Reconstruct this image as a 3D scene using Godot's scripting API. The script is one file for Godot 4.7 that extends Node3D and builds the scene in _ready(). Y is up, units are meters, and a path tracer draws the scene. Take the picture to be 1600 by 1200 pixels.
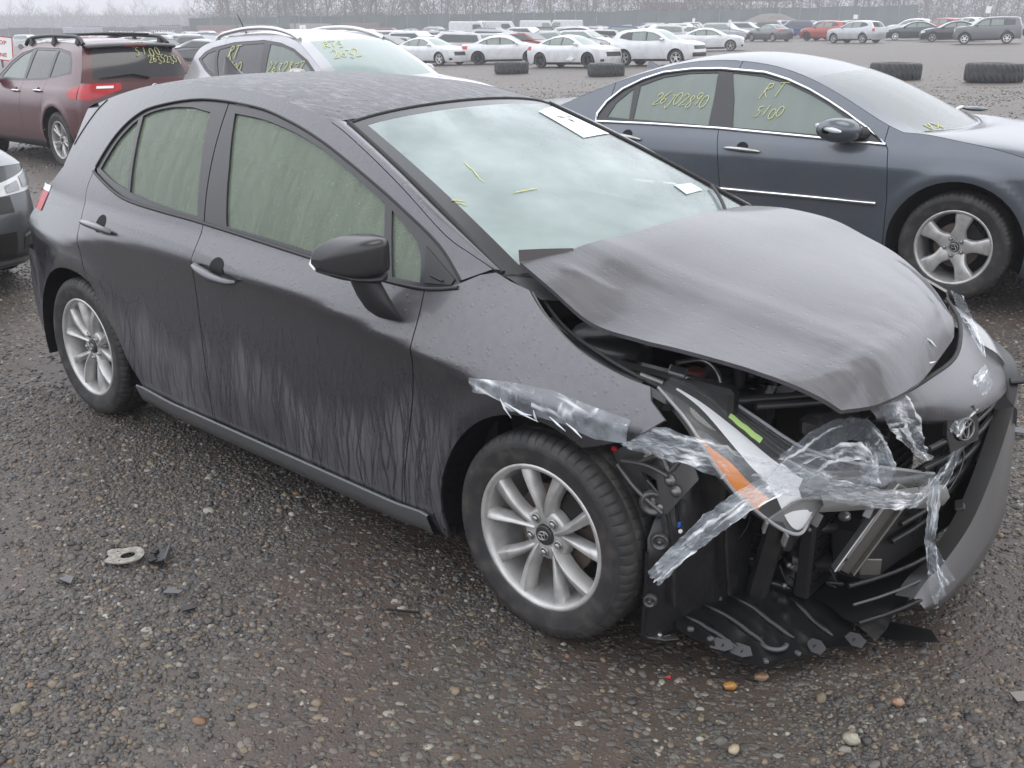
extends Node3D
# A wrecked dark grey hatchback on a wet gravel salvage lot. x runs along the hatchback towards its nose, y is up, z to its right.
const EYE := Vector3(1.6424, 1.7193, 2.8403)
var rng := RandomNumberGenerator.new()
var taken := {}
var M := {}

class MB:                     # collects triangles; every vertex has a normal and a texture place
	var v := PackedVector3Array()
	var n := PackedVector3Array()
	var t := PackedVector2Array()
	var k := PackedInt32Array()
	func tri(a: int, b: int, c: int):
		if (v[c] - v[a]).cross(v[b] - v[a]).dot(n[a] + n[b] + n[c]) < 0.0:
			k.append(a); k.append(c); k.append(b)
		else:
			k.append(a); k.append(b); k.append(c)
	func pt(p: Vector3, m: Vector3, uv := Vector2.ZERO) -> int:
		v.append(p); n.append(m); t.append(uv)
		return v.size() - 1
	func flat(p: Array, out := Vector3.ZERO):      # one flat convex face
		var m: Vector3 = (p[1] - p[0]).cross(p[2] - p[0]).normalized()
		if out != Vector3.ZERO and m.dot(out) < 0.0: m = -m
		var s := v.size()
		for q in p: pt(q, m, Vector2(q.x + q.z, q.y))
		for i in range(1, p.size() - 1): tri(s, s + i, s + i + 1)
	func grid(rows: Array, flip := false, wrap := false, ruv := false):   # smooth sheet through rows of points; wrap closes each row
		var R := rows.size()
		var C: int = rows[0].size()
		var s := v.size()
		for i in R:
			for j in C:
				var jl := (j - 1 + C) % C if wrap else maxi(j - 1, 0)
				var jr := (j + 1) % C if wrap else mini(j + 1, C - 1)
				if wrap and j == C - 1 and rows[i][0].is_equal_approx(rows[i][C - 1]): jr = 1
				if wrap and j == 0 and rows[i][0].is_equal_approx(rows[i][C - 1]): jl = C - 2
				var du: Vector3 = rows[i][jr] - rows[i][jl]
				var dv: Vector3 = rows[mini(i + 1, R - 1)][j] - rows[maxi(i - 1, 0)][j]
				var m := du.cross(dv)
				if m.length_squared() < 1e-14:
					du = rows[mini(i + 1, R - 1)][jr] - rows[mini(i + 1, R - 1)][jl] + rows[maxi(i - 1, 0)][jr] - rows[maxi(i - 1, 0)][jl]
					m = du.cross(dv)
				m = m.normalized()
				pt(rows[i][j], -m if flip else m, Vector2(float(j) / (C - 1), float(i) / (R - 1)))
		for i in R - 1:
			for j in C - 1:
				var a := s + i * C + j
				tri(a, a + 1, a + C + 1); tri(a, a + C + 1, a + C)
	func box(c: Vector3, e: Vector3, b := Basis.IDENTITY, ch := 0.0):     # chamfered box of size e
		var h := e * 0.5
		ch = minf(ch, minf(h.x, minf(h.y, h.z)) * 0.6)
		for ax in 3:
			for sg in [-1.0, 1.0]:
				var u := Vector3.ZERO; u[ax] = sg
				var a := Vector3.ZERO; a[(ax + 1) % 3] = 1.0
				var w := Vector3.ZERO; w[(ax + 2) % 3] = 1.0
				var f := []
				for q in [[-1, -1], [1, -1], [1, 1], [-1, 1]]:
					f.append(c + b * (u * h[ax] + a * (q[0] * (h[(ax + 1) % 3] - ch)) + w * (q[1] * (h[(ax + 2) % 3] - ch))))
				flat(f, b * u)
				if ch > 0.0:
					var ax2 := (ax + 1) % 3
					for s2 in [-1.0, 1.0]:
						var u2 := Vector3.ZERO; u2[ax2] = s2
						var hw: float = h[(ax + 2) % 3] - ch
						var p1 := u * h[ax] + u2 * (h[ax2] - ch)
						var p2 := u * (h[ax] - ch) + u2 * h[ax2]
						flat([c + b * (p1 - w * hw), c + b * (p1 + w * hw), c + b * (p2 + w * hw), c + b * (p2 - w * hw)], b * (u + u2))
		if ch > 0.0:
			for i in 8:
				var g := Vector3(1 if i & 1 else -1, 1 if i & 2 else -1, 1 if i & 4 else -1)
				var q := g * (h - Vector3.ONE * ch)
				flat([c + b * (q + Vector3(g.x * ch, 0, 0)), c + b * (q + Vector3(0, g.y * ch, 0)), c + b * (q + Vector3(0, 0, g.z * ch))], b * g)
	func tube(p: Array, r, sides := 8, caps := true, squash := 1.0):    # r: a radius, or one for each point
		var rows := []
		var up := Vector3.UP
		for i in p.size():
			var d: Vector3 = (p[mini(i + 1, p.size() - 1)] - p[maxi(i - 1, 0)]).normalized()
			if absf(d.dot(up)) > 0.95: up = Vector3.RIGHT if absf(d.x) < 0.9 else Vector3.BACK
			var a := d.cross(up).normalized()
			var b := a.cross(d)
			up = b
			var row := PackedVector3Array()
			var rr: float = r[i] if r is Array else r
			for j in sides + 1:
				var w := TAU * j / sides
				row.append(p[i] + (a * cos(w) + b * sin(w) * squash) * rr)
			rows.append(row)
		grid(rows, false, true)
		if caps:
			for e in [0, p.size() - 1]:
				var f := []
				for j in sides: f.append(rows[e][j])
				flat(f, (p[0] - p[1]) if e == 0 else (p[-1] - p[-2]))
	func lathe(prof: Array, o: Vector3, ax: Vector3, side: Vector3, segs := 32, a0 := 0.0, a1 := TAU):   # prof: Vector2(radius, along the axis)
		var up := ax.cross(side).normalized()
		var rows := []
		for q in prof:
			var row := PackedVector3Array()
			for j in segs + 1:
				var w := a0 + (a1 - a0) * j / segs
				row.append(o + ax * q.y + (side * cos(w) + up * sin(w)) * q.x)
			rows.append(row)
		grid(rows, false, is_equal_approx(a1 - a0, TAU))
	func plate(poly: PackedVector2Array, o: Vector3, bu: Vector3, bv: Vector3, depth: float):   # a flat outline with thickness
		var w := bu.cross(bv).normalized()
		var ts := Geometry2D.triangulate_polygon(poly)
		for sg in [0, 1]:
			var s := v.size()
			for q in poly: pt(o + bu * q.x + bv * q.y - w * (depth * sg), w if sg == 0 else -w, q)
			for i in range(0, ts.size(), 3): tri(s + ts[i], s + ts[i + 1], s + ts[i + 2])
		var cw := Geometry2D.is_polygon_clockwise(poly)
		for i in poly.size():
			var a := poly[i]
			var b := poly[(i + 1) % poly.size()]
			var e := (b - a).orthogonal() * (1.0 if not cw else -1.0)
			var A := o + bu * a.x + bv * a.y
			var B := o + bu * b.x + bv * b.y
			flat([A, B, B - w * depth, A - w * depth], -(bu * -e.x + bv * -e.y))
	func ball(c: Vector3, r: Vector3, seg := 12, b := Basis.IDENTITY):
		var rows := []
		for i in seg / 2 + 1:
			var row := PackedVector3Array()
			var f := PI * i / (seg / 2)
			for j in seg + 1:
				var w := TAU * j / seg
				row.append(c + b * (Vector3(sin(f) * cos(w), cos(f), sin(f) * sin(w)) * r))
			rows.append(row)
		grid(rows, false, true)
	func map(f: Callable):
		for i in v.size(): t[i] = f.call(v[i])
	func colors(f: Callable) -> PackedColorArray:
		var c := PackedColorArray()
		for i in v.size(): c.append(f.call(v[i]))
		return c
	func mesh(c := PackedColorArray()) -> ArrayMesh:
		var a := []
		a.resize(Mesh.ARRAY_MAX)
		a[Mesh.ARRAY_VERTEX] = v; a[Mesh.ARRAY_NORMAL] = n; a[Mesh.ARRAY_TEX_UV] = t; a[Mesh.ARRAY_INDEX] = k
		if c.size(): a[Mesh.ARRAY_COLOR] = c
		var m := ArrayMesh.new()
		m.add_surface_from_arrays(Mesh.PRIMITIVE_TRIANGLES, a)
		return m

func numbered(s: String) -> String:
	if not taken.has(s):
		taken[s] = 0
		return s
	taken[s] += 1
	return "%s_%03d" % [s, taken[s]]
func tag(o: Node, label := "", category := "", group := "", kind := ""):
	if label: o.set_meta("label", label)
	if category: o.set_meta("category", category)
	if group: o.set_meta("group", group)
	if kind: o.set_meta("kind", kind)
	return o
func thing(called: String, label: String, category: String, at := Vector3.ZERO, yaw := 0.0, group := "") -> Node3D:
	var o := Node3D.new()
	o.name = numbered(called)
	add_child(o)
	o.position = at
	o.rotation.y = yaw
	tag(o, label, category, group)
	return o
func node(called: String, parent: Node, at := Vector3.ZERO) -> Node3D:
	var o := Node3D.new()
	parent.add_child(o)
	o.name = free_name(called, parent)
	o.position = at
	return o
func free_name(called: String, parent: Node) -> String:
	var c: Dictionary = parent.get_meta("names") if parent.has_meta("names") else {}
	var k: int = c.get(called, -1) + 1
	c[called] = k
	parent.set_meta("names", c)
	return called if k == 0 else "%s_%03d" % [called, k]
func put(mb, called: String, mat: Material, parent: Node = self, cols := PackedColorArray()) -> MeshInstance3D:
	var o := MeshInstance3D.new()
	o.mesh = mb if mb is Mesh else mb.mesh(cols)
	o.material_override = mat
	parent.add_child(o)
	o.name = numbered(called) if parent == self else free_name(called, parent)
	return o

func lin(r: float, g: float, b: float, a := 1.0) -> Color:
	var c := Color(r, g, b, a).linear_to_srgb()
	c.a = a
	return c
func mat(c: Color, rough := 0.6, metal := 0.0, coat := 0.0, spec := 0.5) -> StandardMaterial3D:
	var m := StandardMaterial3D.new()
	m.albedo_color = c
	m.roughness = rough
	m.metallic = metal
	m.metallic_specular = spec
	if coat > 0.0:
		m.clearcoat_enabled = true
		m.clearcoat = coat
		m.clearcoat_roughness = 0.08
	if c.a < 0.999: m.transparency = BaseMaterial3D.TRANSPARENCY_ALPHA
	return m
func noise(f: float, oct := 4, sd := 1, type := FastNoiseLite.TYPE_SIMPLEX_SMOOTH) -> FastNoiseLite:
	var n := FastNoiseLite.new()
	n.noise_type = type
	n.frequency = f
	n.fractal_octaves = oct
	n.seed = sd
	return n
func tex_of(im: Image) -> ImageTexture:
	return ImageTexture.create_from_image(im)
func noise_tex(f: float, oct: int, sd: int, a: Color, b: Color, size := 512, as_normal := false, strength := 4.0, lo := 0.3, hi := 0.7) -> NoiseTexture2D:
	var t := NoiseTexture2D.new()
	t.width = size; t.height = size
	t.seamless = true
	t.noise = noise(f, oct, sd)
	if as_normal:
		t.as_normal_map = true
		t.bump_strength = strength
	else:
		var g := Gradient.new()
		g.offsets = PackedFloat32Array([lo, hi]); g.colors = PackedColorArray([a, b])
		t.color_ramp = g
	return t
func tri_planar(m: StandardMaterial3D, scale: float, world := false):
	m.uv1_triplanar = true
	m.uv1_world_triplanar = world
	m.uv1_scale = Vector3.ONE * scale

func smooth(a: float, b: float, x: float) -> float: return smoothstep(a, b, x)
func along(xs: Array, ys: Array, x: float) -> float:
	if x <= xs[0]: return ys[0]
	for i in range(1, xs.size()):
		if x <= xs[i]: return lerpf(ys[i - 1], ys[i], (x - xs[i - 1]) / (xs[i] - xs[i - 1]))
	return ys[-1]
func V2(a: Array) -> PackedVector2Array:
	var p := PackedVector2Array()
	for i in range(0, a.size(), 2): p.append(Vector2(a[i], a[i + 1]))
	return p
func V3(a: Array) -> Array:
	var p := []
	for i in range(0, a.size(), 3): p.append(Vector3(a[i], a[i + 1], a[i + 2]))
	return p
func curve2(p: PackedVector2Array, sub := 6) -> PackedVector2Array:      # open smooth curve through points
	var o := PackedVector2Array()
	for i in p.size() - 1:
		var a := p[maxi(i - 1, 0)]
		var d := p[mini(i + 2, p.size() - 1)]
		for s in sub: o.append(p[i].cubic_interpolate(p[i + 1], a, d, float(s) / sub))
	o.append(p[-1])
	return o
func curve3(p: Array, sub := 6) -> Array:
	var o := []
	for i in p.size() - 1:
		var a: Vector3 = p[maxi(i - 1, 0)]
		var d: Vector3 = p[mini(i + 2, p.size() - 1)]
		for s in sub: o.append(p[i].cubic_interpolate(p[i + 1], a, d, float(s) / sub))
	o.append(p[-1])
	return o
func surf(ctrl: Array, su: int, sv: int) -> Array:       # smooth sheet through a net of control points
	var rows := []
	for r in ctrl: rows.append(curve3(r, su))
	var out := []
	var cols := []
	for j in rows[0].size():
		var c := []
		for r in rows: c.append(r[j])
		cols.append(curve3(c, sv))
	for i in cols[0].size():
		var row := PackedVector3Array()
		for c in cols: row.append(c[i])
		out.append(row)
	return out
func arc2(c: Vector2, r: float, a0: float, a1: float, n := 16) -> PackedVector2Array:
	var p := PackedVector2Array()
	for i in n + 1:
		var w := deg_to_rad(lerpf(a0, a1, float(i) / n))
		p.append(c + Vector2(cos(w), sin(w)) * r)
	return p
func oval2(c: Vector2, rx: float, ry: float, a0: float, a1: float, n := 16) -> PackedVector2Array:
	var p := arc2(Vector2.ZERO, 1.0, a0, a1, n)
	for i in p.size(): p[i] = c + p[i] * Vector2(rx, ry)
	return p
func join(parts: Array) -> PackedVector2Array:
	var o := PackedVector2Array()
	for p in parts:
		for q in p:
			if o.is_empty() or o[-1].distance_to(q) > 0.0015: o.append(q)
	if o[0].distance_to(o[-1]) < 0.0015: o.remove_at(o.size() - 1)
	return o
func rev(p: PackedVector2Array) -> PackedVector2Array:
	var o := p.duplicate()
	o.reverse()
	return o
func ccw(p: PackedVector2Array) -> PackedVector2Array: return rev(p) if Geometry2D.is_polygon_clockwise(p) else p
func inset(p: PackedVector2Array, d: float) -> PackedVector2Array:
	p = ccw(p)
	var r := Geometry2D.offset_polygon(p, -d, Geometry2D.JOIN_MITER)
	var best := p
	var most := 0.0
	for q in r:
		var s := 0.0
		for i in q.size(): s += q[i].cross(q[(i + 1) % q.size()])
		if absf(s) > most:
			most = absf(s)
			best = q
	return best

# A sheet cut to an outline in side view, bent onto W(x, y) -> half width; sg picks the side of the car. lip turns its edges inwards.
func panel(mb: MB, outline: PackedVector2Array, holes: Array, W: Callable, cell: float, sg: float, off := 0.0, lip := 0.012):
	if outline.size() < 3: return
	outline = ccw(outline)
	var bb := Rect2(outline[0], Vector2.ZERO)
	for p in outline: bb = bb.expand(p)
	var o := bb.position - Vector2(0.0007, 0.0011)
	var nx := int(ceil((bb.size.x + 0.002) / cell))
	var ny := int(ceil((bb.size.y + 0.002) / cell))
	var hot := {}
	for loop in [outline] + holes:
		for i in loop.size():
			var a: Vector2 = loop[i]
			var b: Vector2 = loop[(i + 1) % loop.size()]
			var steps := int(a.distance_to(b) / (cell * 0.2)) + 1
			for s in steps + 1:
				var q := (a.lerp(b, float(s) / steps) - o) / cell
				for d in [Vector2(0.06, 0.06), Vector2(-0.06, 0.06), Vector2(0.06, -0.06), Vector2(-0.06, -0.06)]:
					hot[Vector2i((q + d).floor())] = true
	var seen := {}
	var vert := func(p: Vector2) -> int:
		var e := 0.002
		var z: float = W.call(p.x, p.y)
		var m := Vector3(-(W.call(p.x + e, p.y) - z) / e, -(W.call(p.x, p.y + e) - z) / e, 1.0).normalized()
		var q := Vector3(p.x, p.y, z) + m * off
		return mb.pt(Vector3(q.x, q.y, q.z * sg), Vector3(m.x, m.y, m.z * sg), Vector2(p.x, p.y))
	for i in nx:
		for j in ny:
			var c := o + Vector2(i, j) * cell
			if hot.has(Vector2i(i, j)):
				var sq := PackedVector2Array([c, c + Vector2(cell, 0), c + Vector2(cell, cell), c + Vector2(0, cell)])
				var ps: Array = Geometry2D.intersect_polygons(sq, outline)
				for h in holes:
					var nps := []
					for p in ps: nps.append_array(Geometry2D.clip_polygons(p, h))
					ps = nps
				for p in ps:
					if p.size() < 3 or Geometry2D.is_polygon_clockwise(p): continue
					var ts := Geometry2D.triangulate_polygon(p)
					var ids := []
					for q in p: ids.append(vert.call(q))
					for s in range(0, ts.size(), 3): mb.tri(ids[ts[s]], ids[ts[s + 1]], ids[ts[s + 2]])
			else:
				var mid := c + Vector2(cell, cell) * 0.5
				if not Geometry2D.is_point_in_polygon(mid, outline): continue
				var inside_hole := false
				for h in holes:
					if Geometry2D.is_point_in_polygon(mid, h): inside_hole = true
				if inside_hole: continue
				var ids := []
				for d in [Vector2i(0, 0), Vector2i(1, 0), Vector2i(1, 1), Vector2i(0, 1)]:
					var key: Vector2i = Vector2i(i, j) + d
					if not seen.has(key): seen[key] = vert.call(o + Vector2(key) * cell)
					ids.append(seen[key])
				mb.tri(ids[0], ids[1], ids[2]); mb.tri(ids[0], ids[2], ids[3])
	if lip > 0.0:
		for loop in [outline] + holes:
			for i in loop.size():
				var a: Vector2 = loop[i]
				var b: Vector2 = loop[(i + 1) % loop.size()]
				if a.distance_to(b) < 1e-5: continue
				var steps := int(a.distance_to(b) / maxf(cell, 0.03)) + 1
				for s in steps:
					var f := []
					for q in [a.lerp(b, float(s) / steps), a.lerp(b, float(s + 1) / steps)]:
						var e := 0.002
						var z: float = W.call(q.x, q.y)
						var m := Vector3(-(W.call(q.x + e, q.y) - z) / e, -(W.call(q.x, q.y + e) - z) / e, 1.0).normalized()
						f.append(Vector3(q.x, q.y, z) + m * off)
						f.append(Vector3(q.x, q.y, z) + m * (off - lip))
					for q in 4: f[q].z *= sg
					mb.flat([f[0], f[2], f[3], f[1]])
# A tube laid on W along a side-view line.
func on_side(line: PackedVector2Array, W: Callable, sg: float, off := 0.0) -> Array:
	var p := []
	for q in line:
		var e := 0.002
		var z: float = W.call(q.x, q.y)
		var m := Vector3(-(W.call(q.x + e, q.y) - z) / e, -(W.call(q.x, q.y + e) - z) / e, 1.0).normalized()
		var w := Vector3(q.x, q.y, z) + m * off
		p.append(Vector3(w.x, w.y, w.z * sg))
	return p
func _ready():
	rng.seed = 7
	var cam := Camera3D.new()
	cam.name = "camera"
	add_child(cam)
	var f := Vector3(-0.62125, -0.34177, -0.70515).normalized()
	cam.look_at_from_position(EYE, EYE + f, Vector3.UP)
	cam.rotate_object_local(Vector3.BACK, 0.0041)
	cam.fov = 41.535
	cam.near = 0.05
	cam.far = 4000.0
	cam.current = true
	var sun := DirectionalLight3D.new()        # the brightest patch of the overcast
	sun.name = "sun"
	add_child(sun)
	sun.rotation_degrees = Vector3(-66, 118, 0)
	sun.light_energy = 0.22
	sun.light_color = Color(1.0, 0.99, 0.975)
	sun.light_angular_distance = 40.0
	sun.shadow_enabled = true
	var env := Environment.new()
	var sm := ProceduralSkyMaterial.new()
	sm.sky_top_color = Color(0.935, 0.95, 0.98)
	sm.sky_horizon_color = Color(0.77, 0.778, 0.80)
	sm.sky_curve = 0.35
	sm.energy_multiplier = 1.45
	sm.ground_bottom_color = Color(0.30, 0.28, 0.27)
	sm.ground_horizon_color = Color(0.80, 0.80, 0.81)
	sm.sun_angle_max = 1.0
	var sky := Sky.new()
	sky.sky_material = sm
	env.background_mode = Environment.BG_SKY
	env.sky = sky
	env.tonemap_mode = Environment.TONE_MAPPER_LINEAR
	env.tonemap_exposure = 2.05
	env.sdfgi_enabled = true
	env.ssao_enabled = true
	env.ssil_enabled = true
	env.fog_enabled = true
	env.fog_density = 0.0020
	env.fog_light_color = Color(0.93, 0.93, 0.95)
	var we := WorldEnvironment.new()
	we.name = "world_environment"
	we.environment = env
	add_child(we)
	materials()
	build_ground()
	build_background()
	build_far_cars()
	build_neighbours()
	build_hatchback()
	build_litter()
func materials():
	M.void = mat(lin(0.006, 0.006, 0.007), 0.9)
	M.black = mat(lin(0.009, 0.009, 0.0095), 0.42)
	M.black_gloss = mat(lin(0.010, 0.010, 0.011), 0.12, 0.0, 0.6)
	M.trim = mat(lin(0.020, 0.020, 0.022), 0.5)
	M.rubber = mat(lin(0.018, 0.018, 0.019), 0.7)
	M.steel = mat(lin(0.42, 0.42, 0.41), 0.35, 0.9)
	M.chrome = mat(lin(0.75, 0.76, 0.77), 0.12, 1.0)
	M.alu = mat(lin(0.55, 0.55, 0.54), 0.33, 0.85)
	M.rusty = mat(lin(0.13, 0.10, 0.085), 0.6, 0.5)
	M.hubcap = mat(lin(0.05, 0.05, 0.052), 0.3, 0.4)
	M.white_plastic = mat(lin(0.72, 0.73, 0.73), 0.35)
	M.paper = mat(lin(0.80, 0.80, 0.80), 0.8)
	M.red_lens = mat(lin(0.36, 0.010, 0.016), 0.22)
	M.amber = mat(lin(0.80, 0.25, 0.008), 0.25)
	M.chalk = mat(lin(0.60, 0.61, 0.27), 0.9)
	M.lens = mat(lin(0.8, 0.82, 0.83, 0.06), 0.05)
	# tyres: dark rubber with dried mud specks on the walls
	var ty := mat(Color.WHITE, 0.62)
	ty.albedo_texture = noise_tex(0.02, 5, 31, lin(0.016, 0.016, 0.017), lin(0.055, 0.048, 0.042), 256, false, 1.0, 0.35, 0.85)
	tri_planar(ty, 2.3)
	M.tyre = ty
	# cast alloy, a little brake dust in blotches
	var al := mat(Color.WHITE, 0.36, 0.5)
	al.albedo_texture = noise_tex(0.015, 5, 32, lin(0.50, 0.495, 0.485), lin(0.36, 0.35, 0.335), 256, false, 1.0, 0.35, 0.8)
	tri_planar(al, 3.0)
	M.alloy = al
	# black crackle plastic of liners and trays
	var pl := mat(lin(0.008, 0.008, 0.0095), 0.36)
	pl.normal_enabled = true
	pl.normal_texture = noise_tex(0.03, 4, 33, Color.BLACK, Color.WHITE, 256, true, 5.0)
	pl.normal_scale = 0.35
	tri_planar(pl, 2.0)
	M.liner = pl
	var pg := mat(Color.WHITE, 0.42, 0.25, 0.35)
	pg.albedo_texture = noise_tex(0.02, 5, 34, lin(0.012, 0.012, 0.0135), lin(0.028, 0.027, 0.026), 256, false, 1.0, 0.3, 0.8)
	tri_planar(pg, 2.0)
	M.apron = pg
	var fab := mat(lin(0.022, 0.022, 0.024), 0.9)
	M.cloth = fab
	M.grey_cloth = mat(lin(0.20, 0.20, 0.19), 0.9)
	# wet beads: little domes pressed into a height picture
	var hi := Image.create(1024, 1024, false, Image.FORMAT_RGB8)
	hi.fill(Color(0.2, 0.2, 0.2))
	var r := RandomNumberGenerator.new()
	r.seed = 5
	for i in 2600:
		var cx := r.randi_range(0, 1023)
		var cy := r.randi_range(0, 1023)
		var q := r.randf()
		var rad := 1.4 + q * q * q * 3.6
		var n := int(ceil(rad))
		for dx in range(-n, n + 1):
			for dy in range(-n, n + 1):
				var d := Vector2(dx, dy * r.randf_range(0.92, 1.0)).length() / rad
				if d < 1.0:
					var h := 0.2 + 0.8 * sqrt(1.0 - d * d) * minf(1.0, rad / 5.0)
					hi.set_pixel((cx + dx + 1024) % 1024, (cy + dy + 1024) % 1024, Color(h, h, h))
	M.bead_height = tex_of(hi)
	var hn: Image = hi.duplicate()
	hn.bump_map_to_normal_map(4.0)
	M.beads = tex_of(hn)
	M.skirt = mat(lin(0.095, 0.097, 0.102), 0.32, 0.3, 0.3)
	M.frame = mat(lin(0.022, 0.022, 0.024), 0.30)
	M.frit = mat(lin(0.020, 0.021, 0.022), 0.16)
	M.recess = mat(lin(0.03, 0.029, 0.031), 0.3, 0.3)
	M.paint_plain = mat(lin(0.070, 0.069, 0.074), 0.3, 0.4, 0.7)
	M.mirror_paint = mat(lin(0.030, 0.029, 0.031), 0.24, 0.2)
	M.primer = mat(lin(0.045, 0.038, 0.040), 0.45)
	M.sticker = mat(lin(0.50, 0.58, 0.56), 0.4)
	M.red_cap = mat(lin(0.14, 0.035, 0.025), 0.5)
	M.apron_light = mat(lin(0.066, 0.065, 0.065), 0.32, 0.35, 0.3)
	M.steel_dark = mat(lin(0.16, 0.155, 0.15), 0.4, 0.7)
	M.blue_plug = mat(lin(0.02, 0.09, 0.35), 0.5)
	M.alu_dirty = mat(lin(0.17, 0.16, 0.145), 0.42, 0.7)
	M.lamp_dark = mat(lin(0.035, 0.035, 0.036), 0.3, 0.3)
	M.reflector = mat(lin(0.78, 0.79, 0.80), 0.25)
	M.lamp_strip = mat(lin(0.24, 0.24, 0.245), 0.2, 0.7)
	M.lens_edge = mat(lin(0.40, 0.41, 0.42, 0.62), 0.12)
	M.smoke_plastic = mat(lin(0.20, 0.195, 0.19, 0.78), 0.15)
	M.chalk_green = mat(lin(0.45, 0.66, 0.22), 0.85)
	M.tray = mat(lin(0.0075, 0.008, 0.0085), 0.3)
	M.tray_light = mat(lin(0.075, 0.075, 0.08), 0.38)
	M.paint_bumper = mat(lin(0.13, 0.128, 0.13), 0.34, 0.4, 0.5)
	var fz := Image.create(256, 256, false, Image.FORMAT_RGBA8)
	var fn := noise(0.16, 3, 115)
	var fw := noise(0.02, 3, 116)
	for y in 256:
		for x in 256:
			var s := 0.5 + 0.5 * fn.get_noise_2d(x * 0.35, y * 1.2)
			var u := 0.5 + 0.5 * fw.get_noise_2d(x, y)
			var q := lin(0.80, 0.81, 0.82)
			q.a = clampf(smoothstep(0.50, 0.85, s * 0.75 + u * 0.35) * 0.8, 0.10, 0.85)
			fz.set_pixel(x, y, q)
	M.frost = mat(Color(1, 1, 1, 0.999), 0.3)
	M.frost.transparency = BaseMaterial3D.TRANSPARENCY_ALPHA
	M.frost.albedo_texture = tex_of(fz)
	M.frost_solid = mat(lin(0.75, 0.77, 0.79), 0.3)
	M.big_tyre = mat(Color.WHITE, 0.6)
	M.big_tyre.albedo_texture = noise_tex(0.02, 4, 131, lin(0.016, 0.018, 0.021), lin(0.045, 0.045, 0.046), 256, false, 1.0, 0.35, 0.8)
	tri_planar(M.big_tyre, 0.8)
	M.fence_green = mat(Color.WHITE, 0.8)
	M.fence_green.albedo_texture = noise_tex(0.01, 4, 132, lin(0.028, 0.055, 0.050), lin(0.050, 0.080, 0.074), 256)
	tri_planar(M.fence_green, 0.12)
	M.fence_grey = mat(lin(0.065, 0.066, 0.072), 0.8)
	M.dirt = mat(Color.WHITE, 0.9)
	M.dirt.albedo_texture = noise_tex(0.03, 5, 133, lin(0.085, 0.072, 0.062), lin(0.15, 0.13, 0.115), 256)
	tri_planar(M.dirt, 0.2)
	M.bark = mat(Color.WHITE, 0.85)
	M.bark.albedo_texture = noise_tex(0.03, 4, 134, lin(0.075, 0.060, 0.052), lin(0.17, 0.15, 0.14), 128)
	tri_planar(M.bark, 0.5)
	M.twig = mat(lin(0.050, 0.038, 0.033), 0.9)
	M.brush = mat(lin(0.062, 0.045, 0.037), 0.9)
	M.dull_plate = mat(Color.WHITE, 0.55, 0.3)
	M.dull_plate.albedo_texture = noise_tex(0.04, 4, 135, lin(0.20, 0.185, 0.165), lin(0.34, 0.32, 0.29), 128)
	tri_planar(M.dull_plate, 8.0)
# ---------------------------------------------------------------- wheels
var wheel_store := {}
func tyre_mb(R: float, rim: float, w: float, blocks: int) -> MB:
	var mb := MB.new()
	var prof := [[rim - 0.004, 0.40, 0], [rim + 0.004, 0.455, 0], [rim + 0.012, 0.475, 0], [lerpf(rim, R, 0.35), 0.505, 0], [lerpf(rim, R, 0.55), 0.515, 0], [lerpf(rim, R, 0.58), 0.520, 0], [lerpf(rim, R, 0.72), 0.510, 0], [R - 0.026, 0.492, 0], [R - 0.020, 0.488, 1], [R - 0.012, 0.465, 1], [R - 0.005, 0.425, 1], [R - 0.001, 0.36, 1],
		[R, 0.25, 1], [R, 0.245, 2], [R, 0.20, 2], [R, 0.195, 1], [R, 0.055, 1], [R, 0.05, 2], [R, 0.0, 2], [R, -0.005, 1], [R, -0.18, 1], [R, -0.185, 2], [R, -0.24, 2], [R, -0.245, 1], [R - 0.001, -0.36, 1], [R - 0.012, -0.465, 1], [R - 0.026, -0.49, 0], [lerpf(rim, R, 0.5), -0.515, 0], [rim, -0.42, 0]]
	var rows := []
	for q in prof:
		var row := PackedVector3Array()
		var per := 4 if blocks > 0 else 1
		var n := blocks * 4 if blocks > 0 else 28
		for j in n + 1:
			var seg := j % per
			var f: float = float(j / per) + ([0.0, 0.03, 0.2, 0.23][seg] if blocks > 0 else 0.0)
			var a := TAU * f / (blocks if blocks > 0 else 28)
			var skew: float = (q[1] * 0.12 if absf(q[1]) < 0.3 else 0.03 * signf(q[1]))
			var r: float = q[0]
			if blocks > 0:
				if q[2] == 2: r -= 0.007
				elif q[2] == 1 and (seg == 1 or seg == 2) : r -= 0.006 if absf(q[1]) > 0.3 else 0.003
			row.append(Vector3(cos(a + skew) * r, sin(a + skew) * r, q[1] * w))
		rows.append(row)
	mb.grid(rows, false, true)
	return mb
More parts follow.
